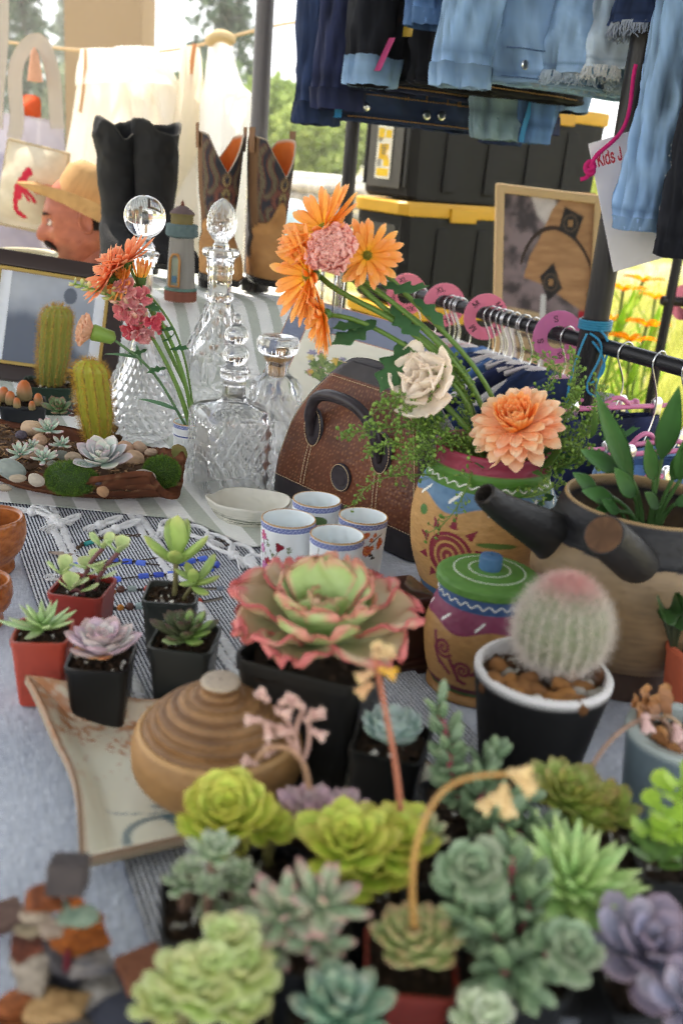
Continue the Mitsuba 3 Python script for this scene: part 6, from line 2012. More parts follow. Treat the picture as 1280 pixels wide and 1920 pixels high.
# boots
def boot_rings(toe, w0, top, dipf, dipb, n=96, slouch=0.0, seed=0, xs=1.0):
    xb = PchipInterpolator([0, .03, .06, .10, .2, .34], [-.070, -.074, -.070, -.060, -.062, -.066])
    xf = PchipInterpolator([0, .018, .04, .055, .075, .095, .12, .2, .34], [toe, toe, toe * .93, toe * .78, toe * .5, .068, .052, .054, .064])
    hw = PchipInterpolator([0, .03, .07, .10, .13, .2, .34], [w0, w0, w0 * .95, w0 * .82, w0 * .84, w0 * 1.02, w0 * 1.16])
    t_ = np.arange(n) * 2 * np.pi / n
    u = (1 - np.cos(t_)) / 2
    out = []
    for z in np.r_[np.linspace(0, .12, 26), np.linspace(.128, .34, 44)]:
        k = float(sst(.13, .06, z))
        foot = (np.sin(np.pi * np.clip(u, 0, 1) ** .82) ** .72) * (1 - .30 * u ** 5) * np.where(u > .55, 1 - .0 * u, 1) * (.86 + .20 * np.sin(np.pi * u))
        ell = np.abs(np.sin(t_))
        x = float(xb(z)) + (float(xf(z)) - float(xb(z))) * u
        y = np.sign(np.sin(t_)) * float(hw(z)) * (k * foot + (1 - k) * ell)
        zz = np.full(n, z)
        df = np.clip(1 - np.abs(t_ - np.pi) / .95, 0, 1)
        db = np.clip(1 - np.minimum(t_, 2 * np.pi - t_) / .95, 0, 1)
        tz = top - dipf * df - dipb * db + .012 * np.abs(np.sin(t_)) ** 3
        if z > .13:
            zz = .13 + (z - .13) / .21 * (tz - .13)
        zz = zz + .020 * np.clip(u - .35, 0, 1) * (z < .05) * 0
        p = np.stack([x * xs, y, zz], 1)
        if slouch:
            p[:, 0] += slouch * (fb(np.stack([t_ * 1.1, zz * 22, 0 * zz + seed], 1), 1, 3) - .5) * float(sst(.10, .3, z))
            p[:, 1] += slouch * .9 * (fb(np.stack([t_ * 1.1 + 9, zz * 20, 0 * zz + seed], 1), 1, 3) - .5) * float(sst(.10, .3, z))
            p[:, 2] += slouch * 1.1 * (fb(np.stack([t_ * 1.6, 0 * zz, 0 * zz + seed + 5], 1), 1, 2) - .5) * float(sst(.25, .34, z))
        wr = .0022 * np.sin(z * 260 + 3 * u) * math.exp(-((z - .10) / .028) ** 2)
        p[:, 0] += wr
        out.append(p)
    return out, t_


def boot(name, label, o, fwd, paint, toe=.185, w0=.046, top=.34, dipf=.075, dipb=.06, lining='#c96a22', group=None, slouch=0, seed=0, sole_c='#1b1715', scale=1.0, trim='#b9aa98', pulls=True):
    t = thing(name, label, 'boot', group)
    f = unit(fwd)
    M = frame(o, f * scale, np.cross(V(0, 0, 1), f) * scale, V(0, 0, scale))
    r, t_ = boot_rings(toe, w0, top, dipf, dipb, slouch=slouch, seed=seed)
    lift = V(0, 0, .012)
    n = len(t_)
    inn = [q * 1.0 for q in r]
    rin = []
    for i in range(len(r) - 1, 34, -2):
        c = r[i].mean(0)
        q = c + (r[i] - c) * V(.93, .91, 1)
        rin.append(q)
    g = loft([q + lift for q in r] + [q + lift for q in rin], True, True)
    ang = np.tile(t_, len(r) + len(rin))
    u = np.r_[(1 - np.cos(ang)) / 2, 0, 0]
    z = g.v[:, 2] - .012
    idx = np.r_[np.repeat(np.arange(len(r) + len(rin)), n), 0, 999]
    c = paint(g.v, np.r_[ang, 0, 0], u, z, np.r_[np.repeat(np.array([q[:, 2].max() for q in r] + [0] * len(rin)), n), 0, 0])
    tr = (idx >= len(r) - 1) & (idx < len(r) + 1)
    if trim:
        c[tr] = C(trim)
    c[idx > len(r)] = C(lining)
    g.c = c
    part(t, 'upper', g.T(M), 'paintv', True)
    so = []
    for z_, k in ((.002, .97), (.012, 1.03), (.0165, 1.04), (.018, 1.0)):
        c0 = r[0].mean(0)
        q = c0 + (r[0] - c0) * k
        q = q.copy()
        q[:, 2] = z_ - .004 + .0 * q[:, 0]
        so.append(q)
    part(t, 'sole', loft(so).mv(0, 0, .004).T(M).col(sole_c), 'vcs', 40)
    part(t, 'heel', loft([rrect(.062 * k, .066 * k, .02, 6, z_) - V(.040, 0, 0) for k, z_ in ((.92, -.030), (.95, -.020), (1, .002))]).mv(0, 0, .004).T(M).col(sole_c), 'vcs', 40)
    if pulls:
        for s in (-1, 1):
            yy = s * w0 * 1.16
            part(t, 'pull_strap', slab(np.array([[(q * .011, yy + s * (.003 + .002 * math.sin(w * 3.1)), top + .012 - .055 * abs(w - .5) * 2 + .03) for q in (-1, 0, 1)] for w in np.linspace(0, .5, 8)]), .002).T(M).col('#7a5a3e'), 'vc', True)
    return t


def cowboy_paint(v, ang, u, z, ztop):
    base = lerp(C('#1e2026'), C('#33313a'), fb(v, 60, 3))
    tan_ = lerp(C('#8a5f36'), C('#b98a55'), fb(v, 40, 4))
    a = (ang - np.pi)                              # 0 at the front
    su, sv = np.abs(a) * .05, z
    c = base
    for pts, w, cl in (([(.012, .30), (.030, .285), (.034, .25), (.022, .225), (.028, .20), (.042, .19)], .0058, '#5f5442'), ([(.050, .30), (.058, .26), (.050, .22), (.060, .18), (.052, .14)], .0060, '#5f5442'), ([(.008, .205), (.020, .195), (.022, .175), (.010, .168), (.006, .18)], .0045, '#6b4238'),
                       ([(.0, .235), (.009, .222), (0, .208)], .0030, '#8a7550'), ([(.0, .20), (.008, .185), (0, .165)], .0040, '#85764f'), ([(.030, .165), (.040, .15), (.034, .13), (.046, .12)], .0055, '#5f5442'), ([(.07, .31), (.075, .2), (.07, .12)], .0045, '#57503f')):
        d = seg(su, sv, curve([(p_, q_, 0) for p_, q_ in pts], 14)[:, :2].tolist())
        c = over(c, '#5a2a24', sst(w * 1.55, w * 1.1, d) * .9)
        c = over(c, cl, sst(w * 1.05, w * .8, d))
        c = over(c, '#2b2a2c', edge(np.abs(d - w * .45), .0006, .0004) * .6)
    side = sst(.020, .012, np.abs(np.abs(np.abs(a) - np.pi / 2) * .05))
    c = over(c, '#6e5138', side * (z > .11))
    fl = .138 + .022 * np.cos(a) ** 8 + .016 * np.cos(2 * a) + .006 * np.cos(5 * a)
    m = sst(fl + .002, fl - .002, z)
    c = over(c, tan_, m)
    c = over(c, '#1f2129', sst(1.1, .9, np.hypot((np.abs(a) - 2.2) / .50, (z - .10) / .055)) * m * .95)
    c = over(c, '#33241a', np.maximum(sst(.004, .001, np.abs(z - fl)), 0) * .7)
    return over(c, '#3a281c', sst(.012, .0, z) * .8)


def black_paint(v, ang, u, z, zt):
    return lerp(C('#08080a'), C('#161619'), fb(v, 30, 3))


zb_ = .1365
for px, py, lab, fx in ((400, 548, 'left cowboy boot with embroidered dark shaft and tan foot', V(.42, -.9, 0)), (492, 556, 'right cowboy boot with embroidered dark shaft, tan foot and orange lining', V(.66, -.75, 0))):
    o = P(px, py, zb_)
    o[2] = ZT + zb_ + .024
    boot('cowboy_boot', lab, o + V(0, .03, 0), fx, cowboy_paint, top=.335 * .93, toe=.175, scale=.81, seed=px)
for px, py, lab, fx, sd in ((222, 512, 'left tall black leather boot with a slumped wavy top', V(.5, -.87, 0), 3), (290, 520, 'right tall black leather boot with a folded slumped top', V(.75, -.66, 0), 8)):
    o = P(px, py, zb_)
    o[2] = ZT + zb_ + .025
    boot('black_boot', lab, o, fx, black_paint, top=.335, dipf=.03, dipb=.01, lining='#17171a', slouch=.024, seed=sd, w0=.052, scale=.80, trim='#4a4844', pulls=False, sole_c='#0e0e10')

# the tin lighthouse
o = P(338, 560, .14)
o[2] = ZT + .1375
s = 178 * S(o) / 1.0
t = thing('tin_lighthouse', 'weathered grey metal lighthouse ornament with a teal gallery and brick red base', 'ornament')
L = lambda pr: lathe([(a_ * s, b_ * s) for a_, b_ in pr], 48, True, True)
mot = lambda c1, c2: (lambda v: lerp(C(c1), C(c2), fb(v, 160, 4)))
part(t, 'base', L([(.165, 0), (.17, .02), (.17, .10), (.16, .11)]).mv(o).col(mot('#6a3f34', '#8a5646')), 'rough', 40)
part(t, 'ledge', L([(.168, .108), (.172, .12), (.160, .135)]).mv(o).col(mot('#4f6a62', '#6d857a')), 'rough', 40)
part(t, 'tower', L([(.150, .133), (.125, .62), (.122, .64)]).mv(o).col(mot('#6d6a66', '#98938c')), 'rough', 40)
part(t, 'gallery', L([(.120, .638), (.165, .66), (.168, .70), (.160, .72), (.165, .76), (.150, .775)]).mv(o).col(mot('#48585a', '#647476')), 'rough', 40)
part(t, 'lamp_room', L([(.115, .773), (.112, .86), (.125, .865), (.125, .88)]).mv(o).col(mot('#5f5a40', '#85744a')), 'rough', 40)
rf = part(t, 'roof', L([(.130, .878), (.10, .91), (.05, .945), (.02, .955)]).mv(o).col(mot('#54474a', '#6d5c5c')), 'rough', 40)
part(rf, 'finial', L([(.016, .953), (.022, .968), (.012, .985), (.004, 1.01)]).mv(o).col('#6a4034'), 'rough', 40)
dn = unit(V(-.25, -1, 0))
DM = facing(o + dn * .143 * s + V(0, 0, .33 * s), dn + V(0, 0, .05))
pts = [DM[:3, :3] @ V(x_ * s, y_ * s, .004) + DM[:3, 3] for x_, y_ in ((-.05, -.17), (-.05, .10), (-.02, .15), (.03, .15), (.055, .10), (.055, -.17), (-.05, -.17))]
part(t, 'door_frame', tube(np.array(pts), .0022, 8).col('#a8743a'), 'vcs', True)
part(t, 'door_panel', rbox(.10 * s, .27 * s, .003, .001).mv(0, -.02 * s, -.002).T(DM).col(mot('#7f8a80', '#a0a48c')), 'rough', 40)
part(t, 'window', rbox(.05 * s, .07 * s, .003, .001).mv(.0, -.10 * s, .0012).T(DM).col('#4a6a80'), 'vcs', 40)

# grey blue boards leaning behind the decanters
t = thing('placemat_board', 'grey blue placemat board with rounded corners and a floral print on a cream panel', 'placemat')
TL, BLb, TR = D(503, 546, 1.50), D(476, 735, 1.40), D(765, 618, 1.42)
ex, ey = TR - TL, TL - BLb
W_, H_ = float(np.linalg.norm(ex)), float(np.linalg.norm(ey))
ex = unit(ex)
ey = unit(ey - ex * (ey @ ex))
MP = frame(BLb + ex * W_ / 2 + ey * H_ / 2, ex, ey, np.cross(ex, ey))
part(t, 'board', loft([rrect(W_ * k, H_ * k, .014, 6, z_) for k, z_ in ((.99, -.005), (1, -.004), (1, -.0008))]).T(MP).col('#b58a78'), 'vcs', 40)
part(t, 'face', loft([rrect(W_ - .004, H_ - .004, .013, 6, z_) for z_ in (-.001, .0004)]).T(MP).col(lambda v: lerp(C('#70788f'), C('#80879c'), fb(v, 20, 2))), 'vcs', 40)
gx, gy = np.meshgrid(np.linspace(-.5, .5, 130), np.linspace(-.5, .5, 115), indexing='ij')
pw_, ph_ = W_ * .66, H_ * .70
g = slab(np.stack([gx * pw_, gy * ph_, 0 * gx], -1), .0012)
x_, y_ = g.v[:, 0] * 1000 / pw_ / 10, g.v[:, 1] * 1000 / ph_ / 10       # -50 .. 50
c = np.broadcast_to(C('#dddacb'), g.v.shape).copy()
r = np.random.RandomState(5)
for i in range(46):
    a0, l = r.uniform(.2, 2.9), r.uniform(12, 38)
    px_e, py_e = -8 + math.cos(a0) * l * 1.15, -14 + math.sin(a0) * l
    c = over(c, '#5f7048', edge(seg(x_, y_, [(-8, -18), (px_e, py_e)]), .5, .3))
    for _ in range(3):
        q, k = a0 + r.uniform(-1, 1), r.uniform(.5, 1)
        cx, cy = -8 + (px_e + 8) * k, -14 + (py_e + 14) * k
        du, dv = (x_ - cx) * math.cos(q) + (y_ - cy) * math.sin(q), -(x_ - cx) * math.sin(q) + (y_ - cy) * math.cos(q)
        c = over(c, lerp(C('#4f6a3c'), C('#8a9a5c'), r.uniform()), sst(1.1, .8, np.hypot(du / 5.5, dv / 1.7)), .9)
    if i % 2:
        fc_ = ('#c9a84a', '#a67a9a', '#8d86a8', '#c08a8a', '#d6c78a')[i % 5]
        c = over(c, fc_, sst(1.15, .8, np.hypot(x_ - px_e, y_ - py_e) / r.uniform(2.4, 4.6) - .25 * np.sin(6 * np.arctan2(y_ - py_e, x_ - px_e))), .9)
c = over(c, '#b58a78', np.maximum(sst(48.6, 49.3, np.abs(x_)), sst(48.4, 49.2, np.abs(y_))))
g.c = c
part(t, 'print', g.mv(-W_ * .02, -H_ * .12, .0012).T(MP), 'paints', True)
part(t, 'back_rest', bar(MP[:3, 3] - MP[:3, 2] * .007, MP[:3, 3] - MP[:3, 2] * .13 - V(0, 0, .10), .03, .004, .001).col('#6a5a50'))

# woven basket at the far left
o = P(48, 516, .14)
o[2] = ZT + .1385
r = 56 * S(o)
t = thing('woven_basket', 'pale round woven basket with a rolled rim, behind the framed picture', 'basket')
n = 96
rg = []
for z_, k in [(0.0, .001), (0, .66), (.004, .70)] + [(q, .70 + .28 * (q / .075) ** .8) for q in np.linspace(.006, .075, 40)] + [(.078, 1.02), (.081, 1.0), (.078, .95), (.06, .88), (.02, .68), (.006, .6), (.006, .001)]:
    a = np.arange(n) * 2 * np.pi / n
    k2 = k * (1 + (.022 * np.sin(a * 24 + (np.pi if int(z_ / .0035) % 2 else 0)) if .005 < z_ < .078 else 0))
    rg.append(np.stack([r * k2 * np.cos(a), r * k2 * np.sin(a), .55 * z_ + 0 * a], 1))
g = loft(rg, False, False).mv(o)
g.c = lerp(C('#8f8468'), C('#cfc6a8'), fb(g.v, 260, 3))
part(t, 'basket', g, 'rough', True)
part(t, 'rim', tube(np.stack([r * np.cos(np.linspace(0, 2 * np.pi, 60)), r * np.sin(np.linspace(0, 2 * np.pi, 60)), .044 + 0 * np.linspace(0, 1, 60)], 1) + o, .0048, 8, False).col('#d3cbb0'), 'rough', True)
# ------------------------------------------------------------------ the clothes rack, what hangs on it, and the boxes behind
ZB = .905


def rk(y, z=ZB):
    return V(.072 + (2.10 - y) * .607, y, z)


def rku(y, z=1.90):
    """The upper bar, which sits on brackets a little to the right."""
    return V(.030 + (2.20 - y) * .675, y, z)


rd_ = unit(rk(1.5) - rk(2.2))                 # along the bar, towards the viewer
rw_ = np.cross(V(0, 0, 1), rd_)               # across the bar: to the right and away
if rw_[0] < 0:
    rw_ = -rw_
t = thing('clothes_rack', 'black metal double clothes rack standing behind the table at the right', 'clothes rack')
for y, rr in ((2.30, .016), (1.585, .0205), (0.98, .0205)):
    q = rk(y)
    part(t, 'upright', tube([V(q[0], q[1], 0.0), V(q[0], q[1], 1.95)], rr, 20).col(lambda v: lerp(C('#17161a'), C('#2c2a2d'), fb(v, 40, 2))), 'vcs')
part(t, 'lower_bar', tube([rk(2.34), rk(.98)], .0125, 20).col('#1d1c20'), 'vcs')
part(t, 'upper_bar', tube([rku(2.30), rku(1.0)], .0125, 20).col('#1d1c20'), 'vcs')
q = rk(1.585)
part(t, 'joint', tube([V(q[0], q[1], ZB - .04), V(q[0], q[1], ZB + .04)], .0235, 20).col('#161519'), 'vcs')

DEN = {'dark': ('#1d2740', '#2c3a5c'), 'navy': ('#1b2036', '#2a3050'), 'black': ('#121318', '#20222a'), 'mid': ('#304a74', '#55739f'), 'light': ('#56749e', '#8fabca'), 'pale': ('#8fa6c2', '#c3d0de'), 'grey': ('#3a4250', '#586274'), 'jade': ('#4a6070', '#7d94a0')}


def denim(v, kind, fade=0.0):
    a, b = (C(q) for q in DEN[kind])
    f = np.clip(fb(v * V(1, 1, .5), 30, 4) * 1.1 - .05 + .25 * (fb(v, 300, 2) - .5), 0, 1)
    return lerp(a, b, f)


def cloth_tube(M, rows, n, th, kind, folds=.008, seed=0, hem=None, open_bottom=True):
    """A hanging sleeve, body or leg. rows: (cx, cy, z, half width, half depth), top first, in M's frame."""
    rows = np.array(rows, float)
    zs = np.linspace(0, 1, 32)
    n = int(n * (1.0 if n < 70 else 1.15))
    k = np.linspace(0, 1, len(rows))
    R_ = np.stack([PchipInterpolator(k, rows[:, j])(zs) for j in range(5)], 1)
    a = np.arange(n) * 2 * np.pi / n
    out, wear = [], []
    for i, (cx, cy, z, hw, hd) in enumerate(R_):
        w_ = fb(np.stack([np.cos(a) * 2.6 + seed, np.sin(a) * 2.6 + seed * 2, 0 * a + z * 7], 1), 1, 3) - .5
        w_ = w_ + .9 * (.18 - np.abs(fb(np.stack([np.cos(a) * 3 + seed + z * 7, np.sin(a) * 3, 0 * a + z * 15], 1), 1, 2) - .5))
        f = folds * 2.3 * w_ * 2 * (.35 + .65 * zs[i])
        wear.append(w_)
        ca, sa = np.cos(a), np.sin(a)
        out.append(np.stack([cx + (hw + f) * np.sign(ca) * np.abs(ca) ** .75, cy + (hd + f) * sa, z + .25 * f], 1))
    inn = []
    for q in out[::-1]:
        c = q.mean(0)
        d = q - c
        inn.append(c + d * (1 - th / np.maximum(np.linalg.norm(d[:, :2], axis=1, keepdims=True), th * 1.5)) * V(1, 1, 1))
    g = loft(out + inn, False, False).T(M)
    g = G(g.v, g.f[:, ::-1]) if tm_volume(g) < 0 else g
    g.c = denim(g.v, kind)
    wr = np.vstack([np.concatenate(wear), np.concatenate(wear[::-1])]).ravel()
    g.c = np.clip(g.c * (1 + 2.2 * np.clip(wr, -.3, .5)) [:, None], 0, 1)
    # seams and hem: a paler worn edge
    zz = np.r_[np.repeat(zs, n), np.repeat(zs[::-1], n)]
    g.c = over(g.c, C(DEN[kind][1]) * 1.35, sst(.975, 1, zz) * .7)
    g.c = over(g.c, C(DEN[kind][0]) * .8, edge(np.abs(zz - .90), .006, .004) * .6)
    return g


def turned_up(g, kind, i0=27, off=.0028):
    """A band round the last rings of a cloth_tube: a cuff, hem or waistband that follows its folds."""
    n = len(g.v) // 64
    nn = vnormals(g.v, g.f)
    rings = [g.v[i * n:(i + 1) * n] + nn[i * n:(i + 1) * n] * off for i in range(i0, 32)]
    inner = [q - nn[i * n:(i + 1) * n] * (off + .001) for q, i in zip(rings[::-1], range(31, i0 - 1, -1))]
    b = loft(rings + inner, False, False)
    b = b.flip() if tm_volume(b) < 0 else b
    b.c = denim(b.v, kind)
    m = len(rings) * n
    b.c[:n] *= .72
    b.c[m - n:m] = np.clip(b.c[m - n:m] * 1.35, 0, 1)
    return b


def jacket(y, hemz, W, kind, sleeve_z, label, cuff=None, buttons=True, depth=.05, sleeves=(-1, 1), tilt=0, shift=0.0, sl_out=.03, group='denim jackets on the upper bar'):
    t = thing('denim_jacket', label, 'jacket', None)
    b = rku(y)
    M = frame(V(b[0], b[1], 0) + rw_ * shift, rw_, -rd_, V(0, 0, 1)) @ rotm((0, 0, 1), tilt)
    s = int(y * 100)
    g = cloth_tube(M, [(0, 0, 1.86, W * .20, .02), (0, 0, 1.80, W * .44, .035), (0, 0, 1.6, W * .47, depth), (0, 0, hemz + .06, W * .48, depth), (0, 0, hemz, W * .46, depth * .9)], 88, .003, kind, .010, s)
    part(t, 'body', g, 'denim', True)
    part(t, 'waistband', turned_up(g, kind, 29), 'denim', True)
    for sx in sleeves:
        rows = [(sx * W * .40, 0, 1.79, .045, .03), (sx * W * .47, -.005, 1.6, .055, .045), (sx * (W * .5 + sl_out * .6), -.012, (1.6 + sleeve_z) / 2, .050, .040), (sx * (W * .5 + sl_out), -.016, sleeve_z, .042, .034)]
        gs = cloth_tube(M, rows, 48, .003, kind, .006, s + sx)
        k = part(t, 'sleeve', gs, 'denim', True)
        part(k, 'cuff', turned_up(gs, cuff or kind, 28 if cuff else 29), 'denim', True)
    loc = trimesh.transform_points(g.v, np.linalg.inv(M))
    loc = loc[loc[:, 1] < 0]

    def front(x, z):
        q = loc[np.argsort(np.hypot(loc[:, 0] - x, loc[:, 2] - z))[:8]]
        return float(q[:, 1].min())

    if buttons:
        spots = [(.02, zz, .0062) for zz in np.arange(hemz + .11, 1.6, .085)] + [(.0, hemz + .022, .0085), (.034, hemz + .024, .0085), (-W * .33, hemz + .024, .007)]
        for x_, zz, r_ in spots:
            part(t, 'button', lathe([(.001, 0), (r_, 0), (r_ * 1.05, .002), (r_ * .7, .0035), (.001, .003)], 16).T(M @ facing(V(x_, front(x_, zz) - .003, zz), V(0, -1, 0))).col('#b08560' if s % 2 else '#c5c0b8'), 'chrome' if s % 3 == 1 else 'vcs', 40)
        sc_ = C('#9a7444') if kind in ('dark', 'navy', 'black') else C(DEN[kind][0]) * .75
        for dx, dx2 in ((-.004, -.004), (.044, .044), (-.09, -.045), (-.096, -.051), (.12, .07), (.126, .076)):
            pts = [(dx2 + (dx - dx2) * (1 - q), 1.7 - q * (1.7 - hemz - .045)) for q in np.linspace(0, 1, 26)]
            part(t, 'seam', tube(np.array([M[:3, :3] @ V(x_, front(x_, z_) - .0008, z_) + M[:3, 3] for x_, z_ in pts]), .0011, 5).col(sc_), 'vc', True)
        for z_ in (hemz + .047, hemz + .006):
            part(t, 'seam', tube(np.array([M[:3, :3] @ V(x_, front(x_, z_) - .0032, z_) + M[:3, 3] for x_ in np.linspace(-W * .40, W * .40, 40)]), .0010, 5).col(sc_), 'vc', True)
    hook = curve([(0, 0, 1.80), (0, 0, 1.90), (.012, 0, 1.925), (0, 0, 1.94), (-.016, 0, 1.925)], 14)
    part(t, 'hanger_hook', tube(np.array([M[:3, :3] @ q + M[:3, 3] for q in hook]), .0016, 7), 'chrome', True)
    return t


zat = lambda px, py, y: float(D(px, py, y)[2])
jk = []
jk.append(jacket(2.14, zat(640, 222, 2.05), .42, 'dark', zat(615, 235, 2.0), 'farthest dark blue denim jacket with a bright blue patch at its sleeve', sl_out=.02))
jk.append(jacket(2.06, zat(700, 168, 2.0), .42, 'navy', zat(655, 210, 1.95), 'indigo denim jacket second from the far end of the rack'))
jk.append(jacket(1.99, zat(760, 160, 1.95), .40, 'black', zat(695, 165, 1.9), 'black denim jacket with pale turned up cuffs', cuff='light'))
jk.append(jacket(1.92, zat(850, 168, 1.9), .40, 'black', zat(760, 110, 1.9), 'long black denim jacket with a brass button at the waist', sleeves=(1,)))
jk.append(jacket(1.85, zat(790, 90, 1.85), .36, 'mid', zat(750, 60, 1.8), 'short mid blue denim jacket with copper buttons', sleeves=(-1,), shift=-.02))
jk.append(jacket(1.78, zat(1000, 165, 1.78), .40, 'light', zat(850, 168, 1.7), 'light blue denim jacket with silver buttons on its waistband', shift=.0))
# the cropped pair of jeans legs below the jackets
t = thing('denim_skirt', 'pale blue grey denim piece hanging lowest under the jackets', 'skirt')
b = rku(2.0)
M = frame(V(b[0], b[1], 0) + rw_ * .10, rw_, -rd_, V(0, 0, 1))
zh = zat(950, 262, 1.98)
part(t, 'panel', cloth_tube(M, [(0, 0, zh + .5, .08, .02), (0, 0, zh + .25, .085, .028), (.0, 0, zh, .065, .022)], 60, .003, 'jade', .008, 3), 'denim', True)
part(t, 'side_panel', cloth_tube(M, [(.05, -.03, zh + .5, .05, .012), (.055, -.03, zh + .2, .055, .014), (.06, -.03, zh + .0, .035, .012)], 40, .003, 'mid', .006, 5), 'denim', True)
part(t, 'blue_ribbon', slab(np.array([[(.022 + q * .006 + .006 * math.sin(w * 5), -.044, zh + .12 - w * .12) for q in (-1, 0, 1)] for w in np.linspace(0, 1, 12)]), .001).T(M).col('#2f7fb5'), 'vc', True)
part(jk[0], 'blue_strip', slab(np.array([[D(632 + q * 7 + 4 * math.sin(w * 3), 120 + w * 100, 1.93) for q in (-1, 0, 1)] for w in np.linspace(0, 1, 12)]), .002).col('#2a78b0'), 'vc', True)
part(jk[2], 'pink_ribbon', slab(np.array([[D(735 - w * 28 + q * 6, 70 + w * 62, 1.80) for q in (-1, 0, 1)] for w in np.linspace(0, 1, 10)]), .002).col('#a83a72'), 'vc', True)
part(jk[3], 'gold_strip', slab(np.array([[D(775 - w * 12 + q * 9, -20 + w * 88, 1.80) for q in (-1, 0, 1)] for w in np.linspace(0, 1, 10)]), .004).col(lambda v: lerp(C('#7d6420'), C('#c9a845'), fb(v, 300, 2))), 'vcs', True)


def fringe_ring(t, M, cx, cy, z, hw, hd, L, c, n=420):
    out = []
    for i in range(n):
        a = U(0, 6.283)
        ca, sa = math.cos(a), math.sin(a)
        p0 = V(cx + hw * math.copysign(abs(ca) ** .75, ca), cy + hd * sa, z)
        l = L * U(.4, 1.2)
        out.append(tube(np.array([p0 + V(0, 0, .004), p0 + V(U(-.3, .3) * l, U(-.3, .3) * l, -l * .6), p0 + V(U(-.5, .5) * l, U(-.4, .4) * l, -l)]), .0008, 3, False))
    part(t, 'frayed_hem', cat(out).T(M).col(c), 'vc', True, stuff=True)


def shorts(y, hemz, kind, label, shift=0, fray='#d3d6da', gap=.095, hw=.105):
    t = thing('denim_shorts', label, 'shorts')
    b = rku(y)
    M = frame(V(b[0], b[1], 0) + rw_ * shift, rw_, -rd_, V(0, 0, 1))
    part(t, 'hips', cloth_tube(M, [(0, 0, hemz + .30, gap + hw * .6, .03), (0, 0, hemz + .2, gap + hw * .85, .045), (0, 0, hemz + .10, gap + hw * .95, .05)], 70, .003, kind, .008, int(y * 50)), 'denim', True)
    for s in (-1, 1):
        part(t, 'leg', cloth_tube(M, [(s * gap, 0, hemz + .15, hw * .9, .045), (s * gap, 0, hemz + .07, hw, .05), (s * gap, 0, hemz, hw * 1.04, .05)], 60, .003, kind, .008, int(y * 90) + s), 'denim', True)
        if fray:
            fringe_ring(t, M, s * gap, 0, hemz, hw * 1.04, .05, .016, fray)
    return t


shorts(1.705, zat(1060, 125, 1.69), 'pale', 'pale washed denim shorts with white frayed hems and small sparkles', .075, gap=.068, hw=.072)
shorts(1.735, zat(1020, 140, 1.72), 'light', 'mid blue frayed denim shorts just behind the pale ones', .05, fray='#a9b8c8', gap=.072, hw=.078)
shorts(1.60, zat(1180, 52, 1.58), 'dark', 'dark blue denim shorts with turned up stitched hems above the rack post', .05, fray='#8a93a5', gap=.08, hw=.085)


def jeans(y, hemz, topz, kind, label, shift=0, leg_hw=.055, knee=None, sparkle=None, lower=None):
    t = thing('jeans', label, 'jeans')
    b = rku(y)
    M = frame(V(b[0], b[1], 0) + rw_ * shift, rw_, -rd_, V(0, 0, 1))
    part(t, 'hips', cloth_tube(M, [(0, 0, topz + .22, .11, .03), (0, 0, topz + .10, .125, .04), (0, 0, topz, .13, .045)], 60, .003, kind, .008, int(y * 70)), 'denim', True)
    for s in (-1, 1):
        g = cloth_tube(M, [(s * .065, 0, topz + .06, .066, .04), (s * .072, 0, (topz + hemz) / 2, leg_hw * 1.05, .036), (s * .076, 0, hemz, leg_hw * .92, .032)], 56, .003, kind, .009, int(y * 40) + s)
        part(t, 'leg', g, 'denim', True)
        part(t, 'cuff', turned_up(g, kind, 29), 'denim', True)
    if sparkle:
        z0, z1, n = sparkle
        ms = []
        for i in range(n):
            s, q, zz = -1 if U() < .75 else 1, U(-.8, .8), U(z0, z1)
            x = s * .073 + q * leg_hw * .8
            ms.append(M @ frame(V(x, -.036 - .006 * math.cos(q) - .002, zz), V(.0013, 0, 0), V(0, .001, 0), V(0, 0, .0013)))
        part(t, 'rhinestones', scatter(ico(1, 0), ms).col('#d9dde2'), 'chrome', False, stuff=True)
    return t


jeans(1.535, zat(1170, 430, 1.50), 1.42, 'light', 'faded light blue jeans with a pocket flap and scattered rhinestones', .005, sparkle=(zat(1200, 400, 1.5), zat(1200, 225, 1.5), 260))
jeans(1.455, zat(1235, 478, 1.42), 1.42, 'black', 'black jeans with silver rhinestones at the knee, hanging nearest', .0, leg_hw=.066, sparkle=(zat(1270, 300, 1.42), zat(1270, 200, 1.42), 200))
jeans(1.41, zat(1260, 505, 1.39), 1.40, 'grey', 'grey blue jeans whose hem shows just below the black ones', .02, leg_hw=.06)

# the sign, the pink cord, the blue string
t = thing('price_sign', 'white card sign lettered in red, half hidden by the light jeans', 'sign')
A_, B_, Cc = D(1132, 262, 1.548), D(1210, 238, 1.548), D(1150, 510, 1.548)
ex, ey = unit(B_ - A_), A_ - Cc
H_ = float(np.linalg.norm(ey))
ey = unit(ey - ex * (ey @ ex))
MS = frame(Cc, ex, ey, np.cross(ex, ey))
part(t, 'card', rbox(.20, H_, .003, .001).mv(.10, H_ / 2, -.003).T(MS).col('#d5d2da'))
part(t, 'lettering', tm(meshkit.text_mesh('Kids J', .019, .0008, True)).sc(.50, 1, 1).mv(.007, H_ - .036, .0003).T(MS).col('#b5283c'), 'vc', False)
part(t, 'numeral', tm(meshkit.text_mesh('6', .013, .0008, True)).sc(.7, 1, 1).mv(.024, H_ - .098, .0003).T(MS).col('#1c1b20'), 'vc', False)
t = thing('shoe_lace', 'knotted magenta cord dangling beside the rack post', 'cord')
yc = 1.535
part(t, 'cord', tube(curve([D(1192, 120, yc), D(1182, 190, yc), D(1165, 245, yc), D(1132, 278, yc), D(1112, 300, yc), D(1106, 322, yc), D(1088, 336, yc)], 40), .0032, 8).col('#b8256a'), 'rough', True)
